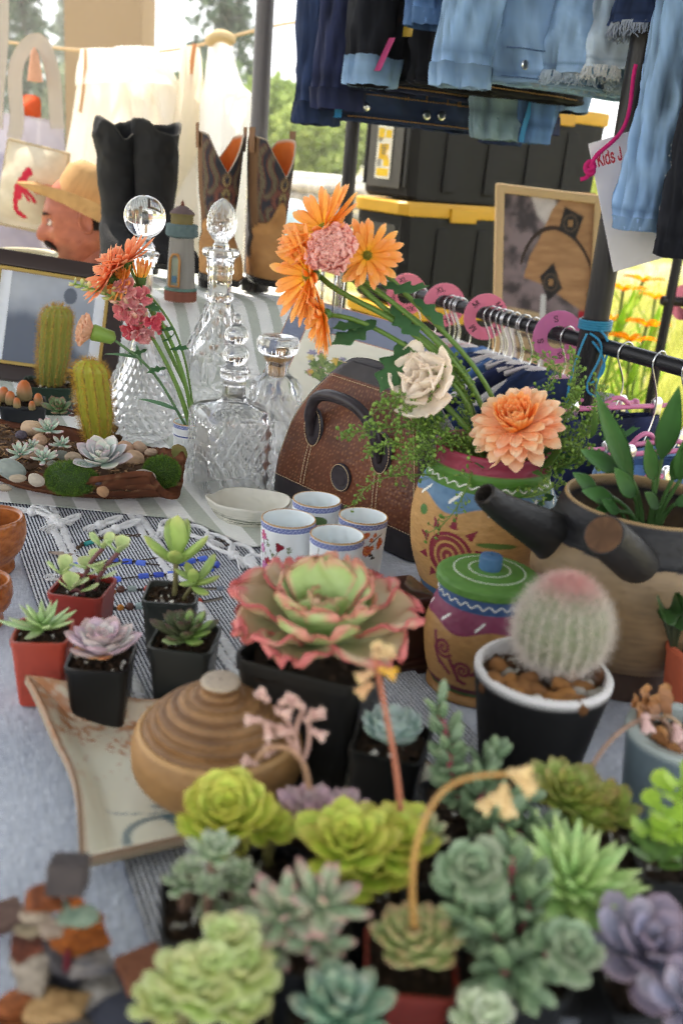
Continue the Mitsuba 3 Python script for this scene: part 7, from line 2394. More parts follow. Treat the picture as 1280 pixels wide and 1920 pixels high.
kk = D(1105, 314, yc)
th = np.linspace(0, 4 * np.pi, 40)
part(t, 'knot', tube(kk + np.stack([.006 * np.cos(th), .005 * np.sin(th * .9), .006 * np.sin(th) + .004 * np.cos(th * .5)], 1), .0034, 8).col('#b02264'), 'rough', True)
t = thing('blue_string', 'blue string tied round the rack post with its loops hanging down', 'string')
b = rk(1.585)
th = np.linspace(0, 2 * np.pi * 4, 90)
part(t, 'wrap', tube(np.stack([b[0] + .0255 * np.cos(th), b[1] + .0255 * np.sin(th), ZB + .022 + .016 * th / th[-1]], 1), .0022, 6).col('#2f7f9f'), 'vcs', True)
for pts in ([(1100, 625), (1075, 690), (1062, 755)], [(1105, 625), (1120, 680), (1100, 730), (1125, 745)], [(1125, 620), (1140, 650), (1128, 690), (1135, 760)], [(1110, 640), (1128, 700), (1105, 720)]):
    part(t, 'loose_end', tube(curve([D(a_, b_, 1.548) for a_, b_ in pts], 20), .0020, 6).col('#2f86ab'), 'vcs', True)

# size discs on the lower bar
def disc(y, txt, label, c='#d97a92', R_=.043, rot=0):
    t = thing('size_disc', label, 'size marker')
    o = rk(y)
    M = facing(o - V(0, 0, .006), unit(rd_ * .7 + V(-.10, -.75, .05)))
    pr = [(.0195, -.0012), (R_, -.0012), (R_ + .0004, 0), (R_, .0012), (.0195, .0012), (.0195, -.0012)]
    part(t, 'disc', lathe(pr, 64).T(M).col(c), 'vcs', 40)
    for k in range(4):
        tx = tm(meshkit.text_mesh(txt, .0105, .0004, True))
        tx = tx.mv(-(tx.v[:, 0].max() + tx.v[:, 0].min()) / 2, .0265, .0013)
        part(t, 'lettering', tx.rz(90 * k + rot).T(M).col('#4a2530'), 'vc', False)
    part(t, 'seam', rbox(.0007, R_ - .016, .0004, .0001).mv(0, -(R_ + .0145) / 2, .0012).rz(rot + 40).T(M).col('#b8607a'))
    return t


disc(2.06, 'XL', 'farthest pink size disc on the lower bar, nearly hidden by flower stems', '#dd7f8f', rot=20)
disc(1.943, 'XL', 'pink size disc lettered XL on the lower bar', '#dc7a90', rot=20)
disc(1.827, 'M', 'pink size disc lettered M on the lower bar', '#d9758e', rot=45)
disc(1.655, 'S', 'orchid pink size disc lettered S beside the rack post', '#c86fa0', rot=15, R_=.045)


# hangers and small clothes on the lower bar
def hanger(y, kind, hc, garment, label, glabel, W=.30, Lg=.42, clip=False, drop=.065, tilt=0, shift=0):
    t = thing('clothes_hanger', label, 'hanger')
    b = rk(y)
    M = frame(b + rw_ * shift * 0, rw_, -rd_, V(0, 0, 1)) @ rotm((0, 0, 1), tilt)
    hk = curve([(.013, 0, -.004), (.014, 0, .008), (.0, 0, .0165), (-.0145, 0, .004), (-.008, 0, -.02), (0, 0, -.034), (0, 0, -drop)], 26)
    part(t, 'hook', tube(hk, .0014, 7).T(M), 'chrome', True)
    if clip:
        part(t, 'bar', cat(tube(np.array([(-W / 2, 0, -drop - .004), (W / 2, 0, -drop - .004)]), .0042, 10), tube(curve([(-.03, 0, -drop - .004), (0, 0, -drop + .012), (.03, 0, -drop - .004)], 10), .004, 8)).T(M).col(hc), 'vcs', True)
        for s in (-1, 1):
            k = part(t, 'clip', loft([rring(.022 * q, .012 * q2, .003, 24, z_) for q, q2, z_ in ((.8, .5, -.030), (1, .8, -.022), (.7, 1.1, -.008), (.9, .9, .004), (.5, .5, .010))]).mv(s * W * .36, 0, -drop).T(M), 'chrome', 40)
            part(t, 'end_cap', ico(.0068, 2).sc(1.3, 1, 1).mv(s * W / 2, 0, -drop - .004).T(M).col(hc), 'vcs', True)
    else:
        arc = curve([(-W / 2, 0, -drop - .055), (-W * .34, 0, -drop - .028), (-W * .12, 0, -drop - .004), (0, 0, -drop + .004), (W * .12, 0, -drop - .004), (W * .34, 0, -drop - .028), (W / 2, 0, -drop - .055)], 30)
        part(t, 'arm', tube(arc, .0062, 10).T(M).col(hc), 'vcs', True)
        part(t, 'yoke', loft([rring(.060 - .02 * q, .008, .003, 30, -.024 * (1 - q)) for q in (0, .5, .9, 1)]).mv(0, 0, -drop + .004).T(M).col(hc), 'vcs', 40)
        part(t, 'cross_bar', tube(np.array([(-W / 2 + .01, 0, -drop - .060), (W / 2 - .01, 0, -drop - .060)]), .0045, 8).T(M).col(hc), 'vcs', True)
    if garment:
        t2 = thing('child_jeans' if clip else 'denim_shirt', glabel, 'clothes')  # clipped jeans, else small tops in denim and pink cotton
        s = int(y * 333)
        if clip:
            rows = [(0, 0, -drop - .022, W * .40, .014), (0, 0, -drop - .10, W * .43, .026), (0, 0, -drop - Lg, W * .36, .026)]
            part(t2, 'waistband', cloth_tube(M, [(0, 0, -drop - .018, W * .405, .016), (0, 0, -drop - .04, W * .415, .018), (0, 0, -drop - .055, W * .42, .021)], 44, .004, garment, .003, s), 'denim', True)
            part(t2, 'legs', cloth_tube(M, rows, 44, .003, garment, .010, s), 'denim', True)
        else:
            rows = [(0, 0, -drop + .004, .03, .012), (0, 0, -drop - .03, W * .36, .02), (0, 0, -drop - .08, W * .52, .03), (0, 0, -drop - .2, W * .50, .035), (0, 0, -drop - Lg, W * .52, .035)]
            g = cloth_tube(M, rows, 48, .003, garment if garment in DEN else 'light', .010, s)
            if garment not in DEN:
                g.c = lerp(C(garment) * .85, C(garment) * 1.1, fb(g.v, 60, 3))
            part(t2, 'body', g, 'denim', True)
            for sx in (-1, 1):
                gs = cloth_tube(M, [(sx * W * .42, 0, -drop - .05, .035, .022), (sx * W * .58, 0, -drop - .12, .04, .03), (sx * W * .66, 0, -drop - .26, .034, .026)], 30, .003, garment if garment in DEN else 'light', .007, s + sx)
                if garment not in DEN:
                    gs.c = lerp(C(garment) * .85, C(garment) * 1.1, fb(gs.v, 60, 3))
                part(t2, 'sleeve', gs, 'denim', True)


hs = [(2.08, '#c9a5a8', '#d8a5a8', 'pink cotton top on the farthest small hanger', False), (2.03, '#c9a5a8', 'dark', 'dark denim top, farthest of the dark ones on the lower bar', False), (1.965, '#c9c3bf', '#e0b0a5', 'salmon pink top between dark denim tops', False),
      (1.93, '#c9c3bf', 'mid', 'mid blue denim top below the M disc', False), (1.88, '#d0cecb', 'dark', 'dark denim top on a white hanger below the bar', False), (1.84, '#d3d0cd', 'mid', 'blue denim top with lit shoulders behind the grey hanger', False),
      (1.80, '#cfccca', 'navy', 'navy denim top under the white arched hanger', False), (1.755, '#bdbab8', 'dark', 'dark denim top under the grey arched hanger', False), (1.70, '#c58aa5', 'dark', 'dark denim top on a mauve pink hanger left of the post', False)]
for i, (y, hc, gk, gl, cl) in enumerate(hs):
    y = y - .065
    hanger(y, 0, hc, gk, ('white', 'pale', 'small', 'plain', 'light', 'glossy', 'arched white', 'arched grey', 'mauve pink')[i] + ' plastic hanger holding the ' + gl.split(' top')[0] + ' top', gl, W=.27, drop=.075, tilt=(-6, 5, -3, 6, -5, 4, -2, 3, 0)[i])
for i, (y, gk, gl, dro, tl) in enumerate(((1.575, 'dark', 'dark blue small jeans hanging first right of the post', .10, 3), (1.52, 'navy', 'navy small jeans second right of the post', .085, -4), (1.46, 'light', 'light blue small jeans behind the teapot leaves', .125, 5), (1.41, 'mid', 'mid blue small jeans at the right, half hidden by leaves', .12, -3), (1.355, 'light', 'light blue small jeans at the right edge', .13, 2))):
    hanger(y, 0, '#c9749a', gk, 'pink clip hanger with metal clips holding the ' + gl.split(' small')[0] + ' jeans ' + ('right of the post', 'second from the post', 'behind the leaves', 'half hidden', 'at the edge')[i], gl, W=.24, clip=True, drop=dro, tilt=tl)
for i, y in enumerate((1.925, 1.91, 1.895, 1.80, 1.785, 1.77, 1.755, 1.73, 1.71, 1.30, 1.28)):
    t = thing('spare_hook', 'chrome hanger hook crowded with others on the lower bar', 'hanger hook', 'chrome hooks on the lower bar')
    M = frame(rk(y), rw_, -rd_, V(0, 0, 1))
    part(t, 'hook', tube(curve([(.013, 0, -.004), (.014, 0, .008), (.0, 0, .0165), (-.0145, 0, .004), (-.008, 0, -.02), (0, 0, -.034), (0, 0, -.075)], 26), .0015, 7).T(M), 'chrome', True)
    part(t, 'stub', tube(np.array([(-.05, 0, -.082), (0, 0, -.072), (.05, 0, -.082)]), .005, 8).T(M).col('#c9c3bf'), 'vcs', True)
t = thing('paper_tag', 'lavender white paper card hanging behind the pink clip hanger', 'card')
part(t, 'card', rbox(.075, .045, .0012, .0004).T(facing(D(1105, 757, 1.62), V(-.3, -1, .1))).col('#c3bdcc'))

# stacked storage boxes
N_ = D(757, 384, 2.9)
ldir, edir = unit(V(.82, .57, 0)), unit(V(-.57, .82, 0))
Lt, Wt = .80, .27
zt1 = N_[2] + .012
zt2 = float(D(1020, 190, 3.1)[2])
Ht = zt2 - zt1
for i in range(4):
    z0 = zt2 - Ht * (i + 1)
    hh = Ht if z0 > -.01 else zt2 - Ht * i
    z0 = max(z0, 0.0)
    t = thing('storage_box', ('topmost dark storage box with a yellow lid and a yellow and white sticker', 'second dark storage box from the top, with a wide yellow lid', 'third dark storage box from the top, hidden behind the bag', 'bottom dark storage box standing on the ground')[i], 'storage box')
    cx = N_ * V(1, 1, 0) + ldir * Lt / 2 + edir * Wt / 2
    M = frame(V(cx[0], cx[1], z0), ldir, edir, V(0, 0, 1))
    lh = .042
    g = loft([rring(Lt * k, Wt * k, .022, 60, z_) for k, z_ in ((.90, .002), (.93, .012), (.965, hh - lh - .004), (.965, hh - lh + .01))]).T(M)
    part(t, 'bin', g.col(lambda v: lerp(C('#0c0c0d'), C('#131314'), fb(v, 30, 2))), 'vc', 35)
    for q in (-.3, -.1, .1, .3):
        part(t, 'rib', rbox(.05, .014, hh - lh - .06, .003).mv(q * Lt, -Wt * .965 / 2 + .003, .03).T(M).col('#0e0e10'), 'vc', 35)
    for q in (-.38, .38):
        part(t, 'end_rib', rbox(.007, .012, hh - lh - .07, .002).mv(-Lt * .965 / 2 + .004, q * Wt, .035).T(M).col('#161618'), 'vcs', 35)
    part(t, 'end_panel', rbox(.004, Wt * .62, hh - lh - .06, .0015).mv(-Lt * .965 / 2 + .001, 0, .03).T(M).col('#4a4844'), 'vcs', 35)  # paler grey stands for light on the end of the black bin
    lg = [rring(Lt * k, Wt * k, .026, 60, z_) for k, z_ in ((.985, hh - lh), (1.0, hh - lh + .004), (1.0, hh - .008), (.985, hh - .002), (.93, hh - .003))]
    k = part(t, 'lid', loft(lg).T(M).col(lambda v: lerp(C('#b88a1c'), C('#d0a02c'), fb(v, 18, 2))), 'vcs', 35)
    for q in (-.22, .22):
        part(k, 'latch', rbox(.10, .010, .04, .003).mv(q * Lt, -Wt / 2 - .004, hh - lh - .012).T(M).col('#c2941f' if i else '#b88a1c'), 'vcs', 35)
    if i == 0:
        pass
    if i <= 1:
        Ms = M @ frame(V(-Lt * .965 / 2 - .004, .0, hh * .42), V(0, -1, 0), V(0, 0, 1), V(-1, 0, 0))
        st_ = part(t, 'sticker', rbox(.075, .15, .0015, .0004).T(Ms).col('#d8d4c4')) if i == 0 else None
        if st_:
            rr_ = np.random.RandomState(3)
            for (a_, b_, w_, h_, c_) in ((-.018, .055, .03, .03, '#d8b428'), (.018, .05, .03, .022, '#d8b428'), (0, .012, .05, .045, '#c9a21f'), (0, .012, .022, .03, '#4a4a4a'), (-.02, -.03, .022, .022, '#8d8a80'), (.016, -.03, .03, .02, '#d8b428'), (0, -.056, .06, .022, '#d8b428'), (-.022, .03, .02, .012, '#6d6a64'), (.02, -.005, .016, .016, '#f0eee6')):
                part(st_, 'print', rbox(w_, h_, .0006, .0001).mv(a_, b_ - h_ / 2 + .01, .0014).T(Ms).col(c_))

# the wooden mirror frame, its reflection painted on a flat panel
t = thing('picture_frame', 'light wooden framed mirror with a painted reflection, leaning in front of the storage boxes', 'picture frame')
a_, b_, c_, d_ = D(937, 352, 2.45), D(1122, 374, 2.45), D(930, 690, 2.38), D(1105, 700, 2.38)
for p0, p1 in ((a_, b_), (c_, d_), (a_, c_), (b_, d_)):
    e_ = unit(p1 - p0)
    part(t, 'rail', bar(p0 - e_ * .010, p1 + e_ * .010, .021, .018, .003, (0, 1, 0)).col(lambda v: lerp(C('#a58a62'), C('#c9ae84'), fb(v * V(3, 1, 1), 60, 3))), 'vcs')
up_ = unit(a_ - c_)
rt_ = unit(b_ - a_)
part(t, 'backing', slab(np.array([[c_ + (d_ - c_) * q + (a_ - c_) * w + V(0, .012, 0) for w in np.linspace(0, 1, 30)] for q in np.linspace(0, 1, 20)]), .003).col(lambda v: lerp(C('#4a4348'), C('#857c78'), sst(.35, .65, fb(v, 9, 3)))), 'vcs', True)
Wp, Hp = float(np.linalg.norm(b_ - a_)), float(np.linalg.norm(a_ - c_))
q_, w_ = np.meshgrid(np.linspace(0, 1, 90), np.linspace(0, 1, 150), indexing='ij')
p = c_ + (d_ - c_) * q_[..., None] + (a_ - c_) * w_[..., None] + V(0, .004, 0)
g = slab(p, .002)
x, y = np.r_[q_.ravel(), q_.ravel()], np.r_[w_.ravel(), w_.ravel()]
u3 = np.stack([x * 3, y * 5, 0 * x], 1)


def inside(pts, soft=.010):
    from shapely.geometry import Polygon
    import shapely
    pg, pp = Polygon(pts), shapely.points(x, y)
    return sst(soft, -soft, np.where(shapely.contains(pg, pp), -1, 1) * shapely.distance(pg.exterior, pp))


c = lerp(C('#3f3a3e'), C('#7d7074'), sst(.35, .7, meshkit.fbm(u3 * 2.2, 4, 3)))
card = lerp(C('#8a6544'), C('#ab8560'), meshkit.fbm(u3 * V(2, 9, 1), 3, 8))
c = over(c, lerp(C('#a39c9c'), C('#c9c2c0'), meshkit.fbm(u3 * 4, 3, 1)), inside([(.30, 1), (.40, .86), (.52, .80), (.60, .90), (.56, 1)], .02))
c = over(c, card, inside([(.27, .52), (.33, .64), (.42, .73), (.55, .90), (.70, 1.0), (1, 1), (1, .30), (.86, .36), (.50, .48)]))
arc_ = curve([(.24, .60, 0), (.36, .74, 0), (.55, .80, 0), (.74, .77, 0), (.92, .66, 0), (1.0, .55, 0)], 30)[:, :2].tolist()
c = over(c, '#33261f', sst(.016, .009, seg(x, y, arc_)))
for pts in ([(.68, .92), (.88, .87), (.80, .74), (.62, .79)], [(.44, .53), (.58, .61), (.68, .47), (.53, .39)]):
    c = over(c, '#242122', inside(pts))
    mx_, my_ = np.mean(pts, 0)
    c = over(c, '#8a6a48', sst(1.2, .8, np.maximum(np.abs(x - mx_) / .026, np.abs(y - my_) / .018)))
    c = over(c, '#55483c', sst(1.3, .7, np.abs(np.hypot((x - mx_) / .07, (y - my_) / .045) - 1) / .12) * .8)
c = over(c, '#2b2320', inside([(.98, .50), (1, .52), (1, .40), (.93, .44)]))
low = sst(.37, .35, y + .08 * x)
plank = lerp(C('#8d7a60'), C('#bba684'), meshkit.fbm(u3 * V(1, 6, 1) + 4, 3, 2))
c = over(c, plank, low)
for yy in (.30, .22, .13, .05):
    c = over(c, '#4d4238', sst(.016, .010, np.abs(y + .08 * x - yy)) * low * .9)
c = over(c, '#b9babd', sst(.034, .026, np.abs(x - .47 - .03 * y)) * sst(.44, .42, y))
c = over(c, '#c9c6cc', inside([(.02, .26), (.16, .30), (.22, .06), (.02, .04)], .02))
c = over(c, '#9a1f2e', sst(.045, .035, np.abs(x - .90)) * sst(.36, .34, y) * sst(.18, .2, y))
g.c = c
part(t, 'print', g, 'paintv', True)  # mirror reflection painted as vertex colours: box, strap, labels, planks, pole

# a second rack farther right, lilies and weeds
t = thing('second_rack', 'thin black rack post and bar at the right edge, farther away', 'clothes rack')
q = D(1240, 640, 2.5)
part(t, 'upright', tube([V(q[0], q[1], 0), V(q[0], q[1], 1.25)], .0125, 14).col('#1b1a1d'), 'vcs')
zz = zat(1275, 566, 2.5)
part(t, 'bar', tube([V(q[0] - .02, q[1], zz), V(q[0] + .7, q[1] + .1, zz)], .0125, 14).col('#1b1a1d'), 'vcs')
disc2 = thing('size_disc', 'pink size disc on the second rack at the right edge', 'size marker')
part(disc2, 'disc', lathe([(.0145, -.0012), (.045, -.0012), (.045, .0012), (.0145, .0012), (.0145, -.0012)], 40).T(facing(V(q[0] + .035, q[1], zz), V(-1, -.5, 0))).col('#d97a92'), 'vcs', 40)
LP = tones(leaf('strap', .30, .04, '#d9902a', '#e07a2a', '#d96a2a', curl=-40, cup=.2, nl=9, na=8), 3)
GL = tones(leaf('blade', .16, .03, '#6f8a30', '#8aa53c', '#a3b84c', curl=50, nl=8, na=6), 3)
for i, (px, py, y) in enumerate(((1168, 545, 3.4), (1205, 528, 3.6), (1180, 640, 3.0), (1228, 560, 3.9), (1212, 612, 3.3), (1150, 600, 4.2))):
    f = D(px, py, y)
    t = thing('lily', ('orange lily right of the rack post, upper left of the group', 'orange lily highest in the group', 'orange lily lowest, just above the bar', 'orange lily nearest the right edge', 'orange lily in the middle of the group', 'orange lily farthest to the left')[i], 'flower')
    g0 = V(f[0] + U(-.1, .1), f[1], 0)
    pa = curve([g0, (g0 + f) / 2 + V(U(-.05, .05), 0, 0), f], 16)
    part(t, 'stem', tube(pa, .006, 6).col('#6a7f34'), 'leafy', True)
    for k in range(7):
        a = k * 2.4
        put_leaf(t, LP[k % 3], f + V(0, 0, .0), V(math.cos(a), math.sin(a), .55), V(-math.cos(a), -math.sin(a), 1), .085, 'petal', None, 'petal')
    for k in range(18):
        a = k * 2.4
        put_leaf(t, GL[k % 3], pa[int(2 + k * .7)], V(math.cos(a), math.sin(a), .6), V(0, 0, 1), U(.12, .2), 'leaf', None, 'petal')
bl = G([(-.5, 0, 0), (.5, 0, 0), (.28, .12, .55), (-.28, .12, .55), (0, .42, 1)], [(0, 1, 2), (0, 2, 3), (3, 2, 4)])
ms, cs = [], []
for i in range(15000):
    y = 2.6 + 9 * U() ** 1.7
    x = y * U(.12, .52)
    h = U(.10, .42) * (.6 + .8 * float(fb(V(x * 1.3, y * 1.3, 0), 1, 2)))
    a = U(0, 6.28)
    ms.append(frame(V(x, y, 0), V(math.cos(a), math.sin(a), 0) * .011, V(-math.sin(a), math.cos(a), 0) * h, V(0, 0, h)))
    cs.append(lerp(C('#7d8a36'), C('#c9c66a'), U()))
for i in range(9000):
    y = 3.5 + 26 * U() ** 1.5
    x = y * U(-.42, .3)
    h = U(.04, .14)
    a = U(0, 6.28)
    ms.append(frame(V(x, y, 0), V(math.cos(a), math.sin(a), 0) * .016, V(-math.sin(a), math.cos(a), 0) * h, V(0, 0, h)))
    cs.append(lerp(C('#8a8450'), C('#c3b57c'), U()))
g = scatter(bl, ms)
g.c = np.repeat(np.array(cs), 5, 0)
k = solo('weeds', g, 'petal', 'bright yellow green weeds and dry grass growing beyond the racks', 'grass', False, kind='stuff')
# ------------------------------------------------------------------ the man, the clothes line, the bags at the far left
# clothes line with dresses
yl = 3.45
t = thing('clothes_line', 'thin beige rope strung above the hanging dresses at the left', 'rope')
part(t, 'rope', tube(curve([D(-120, 70, yl), D(180, 96, yl), D(330, 92, yl), D(420, 72, yl), D(560, 40, yl + .1)], 40), .005, 7).col('#c9b08a'), 'rough', True)


def drape(rows, n, pleats, amp, c, seed=0, m=60):
    """A hanging sheet folded into a flat tube: rows of (left px, right px, py), top first, at the depth yl."""
    rows = np.array(rows, float)
    s = np.linspace(0, 1, m)
    k = np.linspace(0, 1, len(rows))
    L_, R_, Y_ = (PchipInterpolator(k, rows[:, j])(s) for j in range(3))
    a = np.arange(n) * 2 * np.pi / n
    out = []
    for i in range(m):
        p0, p1 = D(L_[i], Y_[i], yl), D(R_[i], Y_[i], yl)
        u = (1 - np.cos(a)) / 2
        f = amp * (.3 + .7 * s[i]) * (np.sin(a * pleats + 3 * math.sin(s[i] * 2) + seed) + .6 * np.sin(a * (pleats * 1.7) + seed * 3 + s[i]))
        dep = .05 + .09 * s[i]
        q = p0 + (p1 - p0) * u[:, None]
        q[:, 1] += (dep + f) * np.sin(a) + f * .3
        q[:, 0] += f * .4 * np.cos(a)
        out.append(q)
    g = loft(out, False, False)
    g.c = lerp(C(c) * .9, C(c), fb(g.v, 12, 3))
    return g


t = thing('cream_dress', 'long gauzy cream dress hanging on the line behind the black boots', 'dress')
part(t, 'skirt', drape([(150, 330, 150), (140, 345, 220), (122, 340, 330), (120, 330, 450), (118, 335, 620)], 150, 9, .035, '#faf6ee'), 'cloth', True)
part(t, 'bodice', drape([(150, 270, 92), (150, 300, 125), (150, 330, 160)], 120, 7, .02, '#fbf8f2', 2), 'cloth', True)
part(t, 'tie', tube(curve([D(160, 92, yl - .06), D(158, 150, yl - .08), D(150, 210, yl - .08)], 12), .006, 6).col('#c9a27a'), 'vc', True)
t = thing('white_dress', 'sheer white dress hanging to the right of the cream one', 'dress')
part(t, 'skirt', drape([(215, 290, 88), (225, 345, 190), (235, 372, 330), (240, 380, 480), (240, 385, 620)], 150, 8, .03, '#fbf9f4', 4), 'cloth', True)
part(t, 'strap', tube(curve([D(365, 82, yl - .04), D(358, 130, yl - .05), D(352, 170, yl - .05)], 12), .008, 6).col('#c98a5a'), 'vc', True)
t = thing('apron', 'narrow beige trimmed skirt edge hanging between the white dress and the blouse', 'skirt')
part(t, 'panel', drape([(340, 372, 88), (335, 378, 170), (318, 372, 260), (305, 345, 400), (300, 330, 560)], 90, 4, .02, '#f3ecdc', 6), 'cloth', True)
t = thing('white_blouse', 'white blouse gathered at the neck on the line, left of the grey pole', 'blouse')
part(t, 'body', drape([(392, 434, 78), (388, 440, 110), (384, 455, 160), (380, 470, 180), (378, 462, 260), (372, 455, 400), (372, 450, 520)], 120, 6, .022, '#f6f6f5', 8), 'cloth', True)
part(t, 'neck_ruffle', tube(curve([D(392, 78, yl - .05), D(412, 66, yl - .07), D(436, 76, yl - .05)], 14), .018, 8).col('#c9b288'), 'rough', True)
# the beige post and tan boxes
q = D(208, 60, 5.0)
t = thing('beige_post', 'wide beige wooden post rising behind the dresses at the top left', 'post')
part(t, 'post', rbox(.36, .30, 3.6, .01).mv(q[0], q[1], 0).col(lambda v: lerp(C('#8f7a62'), C('#a8937a'), fb(v * V(6, 6, 1), 8, 3))), 'rough', 40)
q = D(340, 540, 3.9)
t = thing('cardboard_box', 'tan cardboard box seen between the black boots and the cowboy boots', 'box')
hz = zat(340, 292, 3.9)
part(t, 'box', rbox(.26, .3, hz, .006).mv(D(338, 400, 3.9)[0], 3.95, 0).col(lambda v: lerp(C('#a88460'), C('#bd9a74'), fb(v, 14, 2))), 'vc', 40)
part(t, 'flap', rbox(.255, .12, .004, .001).rot((1, 0, 0), 40).mv(D(338, 400, 3.9)[0], 3.78, hz - .05).col('#b5926c'), 'vc', 40)

# bags at the left
yb = 3.0


def panel(pts, th, c, y=yb, name=None, n=40):
    (x0, y0), (x1, y1), (x2, y2), (x3, y3) = pts     # top left, top right, bottom right, bottom left
    s, q = np.meshgrid(np.linspace(0, 1, n), np.linspace(0, 1, n), indexing='ij')
    X = (1 - s) * ((1 - q) * x0 + q * x3) + s * ((1 - q) * x1 + q * x2)
    Y = (1 - s) * ((1 - q) * y0 + q * y3) + s * ((1 - q) * y1 + q * y2)
    p = np.array([[D(X[i, j], Y[i, j], y) for j in range(n)] for i in range(n)])
    p[..., 1] -= .06 * np.sin(np.pi * s) * np.sin(np.pi * np.clip(q * 1.1, 0, 1)) - .012 * (fb(p, 16, 3) - .5)
    g = slab(p, th)
    S2 = np.r_[s.ravel(), s.ravel()]
    Q2 = np.r_[q.ravel(), q.ravel()]
    g.c = c(g.v, S2, Q2) if callable(c) else lerp(C(c) * .88, C(c) * 1.08, fb(g.v, 40, 3))
    return g


t = thing('lilac_bag', 'pale lilac cloth tote with long striped handles hanging at the left', 'bag')
lil = lambda v, s, q: over(lerp(C('#8a86a0'), C('#b5b0c2'), fb(v, 22, 3)), '#d3cfd9', np.maximum(sst(.03, .02, np.abs(s - .72)), sst(.14, .12, np.abs(q - .12)) * .6))
part(t, 'bag', panel([(-40, 205), (118, 228), (140, 520), (-40, 520)], .01, lil, yb + .12), 'rough', True)
for pts in ([(25, 260), (28, 160), (45, 92), (72, 75), (92, 110), (104, 190), (108, 240)], [(-8, 240), (-4, 150), (2, 60), (0, -30)]):
    pa = curve([D(a_, b_, yb + .04) for a_, b_ in pts], 30)
    w_ = unit(V(.9, .2, .3))
    tg = np.gradient(pa, axis=0)
    si = np.array([unit(np.cross(g_, V(0, 1, 0))) for g_ in tg])
    p = np.stack([pa + si * k for k in np.linspace(-.021, .021, 9)], 1)
    g = slab(p, .005)
    g.c = lerp(C('#a39a90'), C('#cfc8c0'), .5 + .5 * np.sin(np.tile(np.tile(np.linspace(0, 25, 9), 30), 2)))
    part(t, 'handle', g, 'rough', True)
part(t, 'tassel', lathe([(.002, .09), (.012, .07), (.022, .0), (.001, -.002)], 14).mv(D(66, 152, yb)).col('#c99a80'), 'rough', 40)
t = thing('orange_cloth', 'small burnt orange cloth showing between the tote handles', 'cloth')
part(t, 'cloth', panel([(45, 178), (74, 182), (74, 240), (45, 238)], .01, '#b5481f', yb + .20, n=14), 'rough', True)


def lobster(v, s, q):
    c = lerp(C('#b3a891'), C('#cfc6b2'), fb(v, 30, 3))
    x, y = s * 128, 258 + q * 182                          # the panel's own drawing grid
    r = '#b31f38'
    m = np.zeros(x.shape)
    for a_, b_, rx_, ry_ in ((60, 322, 8, 10), (56, 338, 11, 12), (50, 352, 12, 12), (47, 366, 10, 10), (42, 380, 6, 10), (42, 394, 6, 9), (48, 404, 8, 6), (56, 409, 7, 5), (86, 344, 10, 7), (98, 338, 11, 6), (84, 350, 7, 5)):
        m = np.maximum(m, sst(1.12, .88, np.hypot((x - a_) / rx_, (y - b_) / ry_)))
    for pts, w in (([(62, 345), (76, 346)], 4), ([(64, 352), (74, 362), (80, 372)], 3.5), ([(60, 356), (70, 372)], 3), ([(66, 318), (62, 312)], 6)):
        m = np.maximum(m, sst(1.2, .8, seg(x, y, pts) / w))
    m = m * (1 - sst(1.2, .8, seg(x, y, [(90, 341), (112, 334)]) / 2.0))
    return over(c, r, m)


t = thing('lobster_bag', 'natural canvas bag printed with a red lobster, hanging before the lilac tote', 'bag')
part(t, 'front', panel([(16, 260), (130, 288), (112, 442), (-6, 418)], .012, lobster, yb - .10, n=90), 'paintv', True)
part(t, 'piping', tube(np.vstack([curve([D(a_, b_, yb - .105) for a_, b_ in e_], 12) for e_ in ([(16, 260), (130, 288)], [(130, 288), (112, 442)], [(112, 442), (-6, 418)], [(-6, 418), (16, 260)])]), .004, 6).col('#a8997c'), 'rough', True)

# the man in the straw hat, seated behind the table
from manifold3d import Manifold
yh = 2.78
hc = D(150, 411, yh)                                     # the centre of his head
t = thing('person', 'man with a dark moustache seated in profile, looking left and down', 'person')
sk = lambda v: lerp(C('#8a4a36'), C('#b06a50'), fb(v, 60, 3))
nT, nP = 110, 120
th, ph = np.meshgrid(np.linspace(.02, np.pi - .02, nT), np.linspace(0, 2 * np.pi, nP, endpoint=False), indexing='ij')
dx_, dy_, dz_ = np.sin(th) * np.cos(ph), np.sin(th) * np.sin(ph), np.cos(th)          # +x is where he looks
R_ = 1 / np.sqrt((dx_ / .096) ** 2 + (dy_ / .074) ** 2 + (dz_ / .118) ** 2)


def bump(x0, y0, z0, s, amt):
    d0 = unit(V(x0, y0, z0))
    return amt * np.exp(-(1 - (dx_ * d0[0] + dy_ * d0[1] + dz_ * d0[2])) / (s * s / 2))


R_ = R_ + bump(1, 0, -.28, .16, .030) + bump(1, 0, -.10, .12, .014) + bump(1, 0, .14, .22, .006) + bump(.75, 0, -1.0, .32, .020) + bump(1, 0, -.58, .12, .008) + bump(1, 0, -.72, .10, -.004) + bump(1, .42, .02, .16, -.012) + bump(1, -.42, .02, .16, -.012) + bump(.8, .6, -.35, .25, .004) + bump(.8, -.6, -.35, .25, .004)
hd = loft([np.stack([R_[i] * dx_[i], R_[i] * dy_[i], R_[i] * dz_[i]], 1) for i in range(nT - 1, -1, -1)])
FW = unit(V(-.95, -.22, -.20))                            # his gaze: left, a little towards us and down
sdv = unit(np.cross(V(0, 0, 1), FW))
MH = frame(hc, FW, sdv, np.cross(FW, sdv))
g = hd.T(MH)
g.c = sk(g.v)
lo_ = hd.v
g.c = over(g.c, '#94483a', sst(.035, .02, np.hypot(lo_[:, 1], lo_[:, 2] + .055)) * (lo_[:, 0] > .05) * .6)
g.c = over(g.c, '#5a3a30', sst(.03, .0, lo_[:, 2] + .06) * sst(.02, .06, lo_[:, 0]) * sst(-.045, -.07, lo_[:, 2]) * .5)
part(t, 'head', g, 'vcs', True)
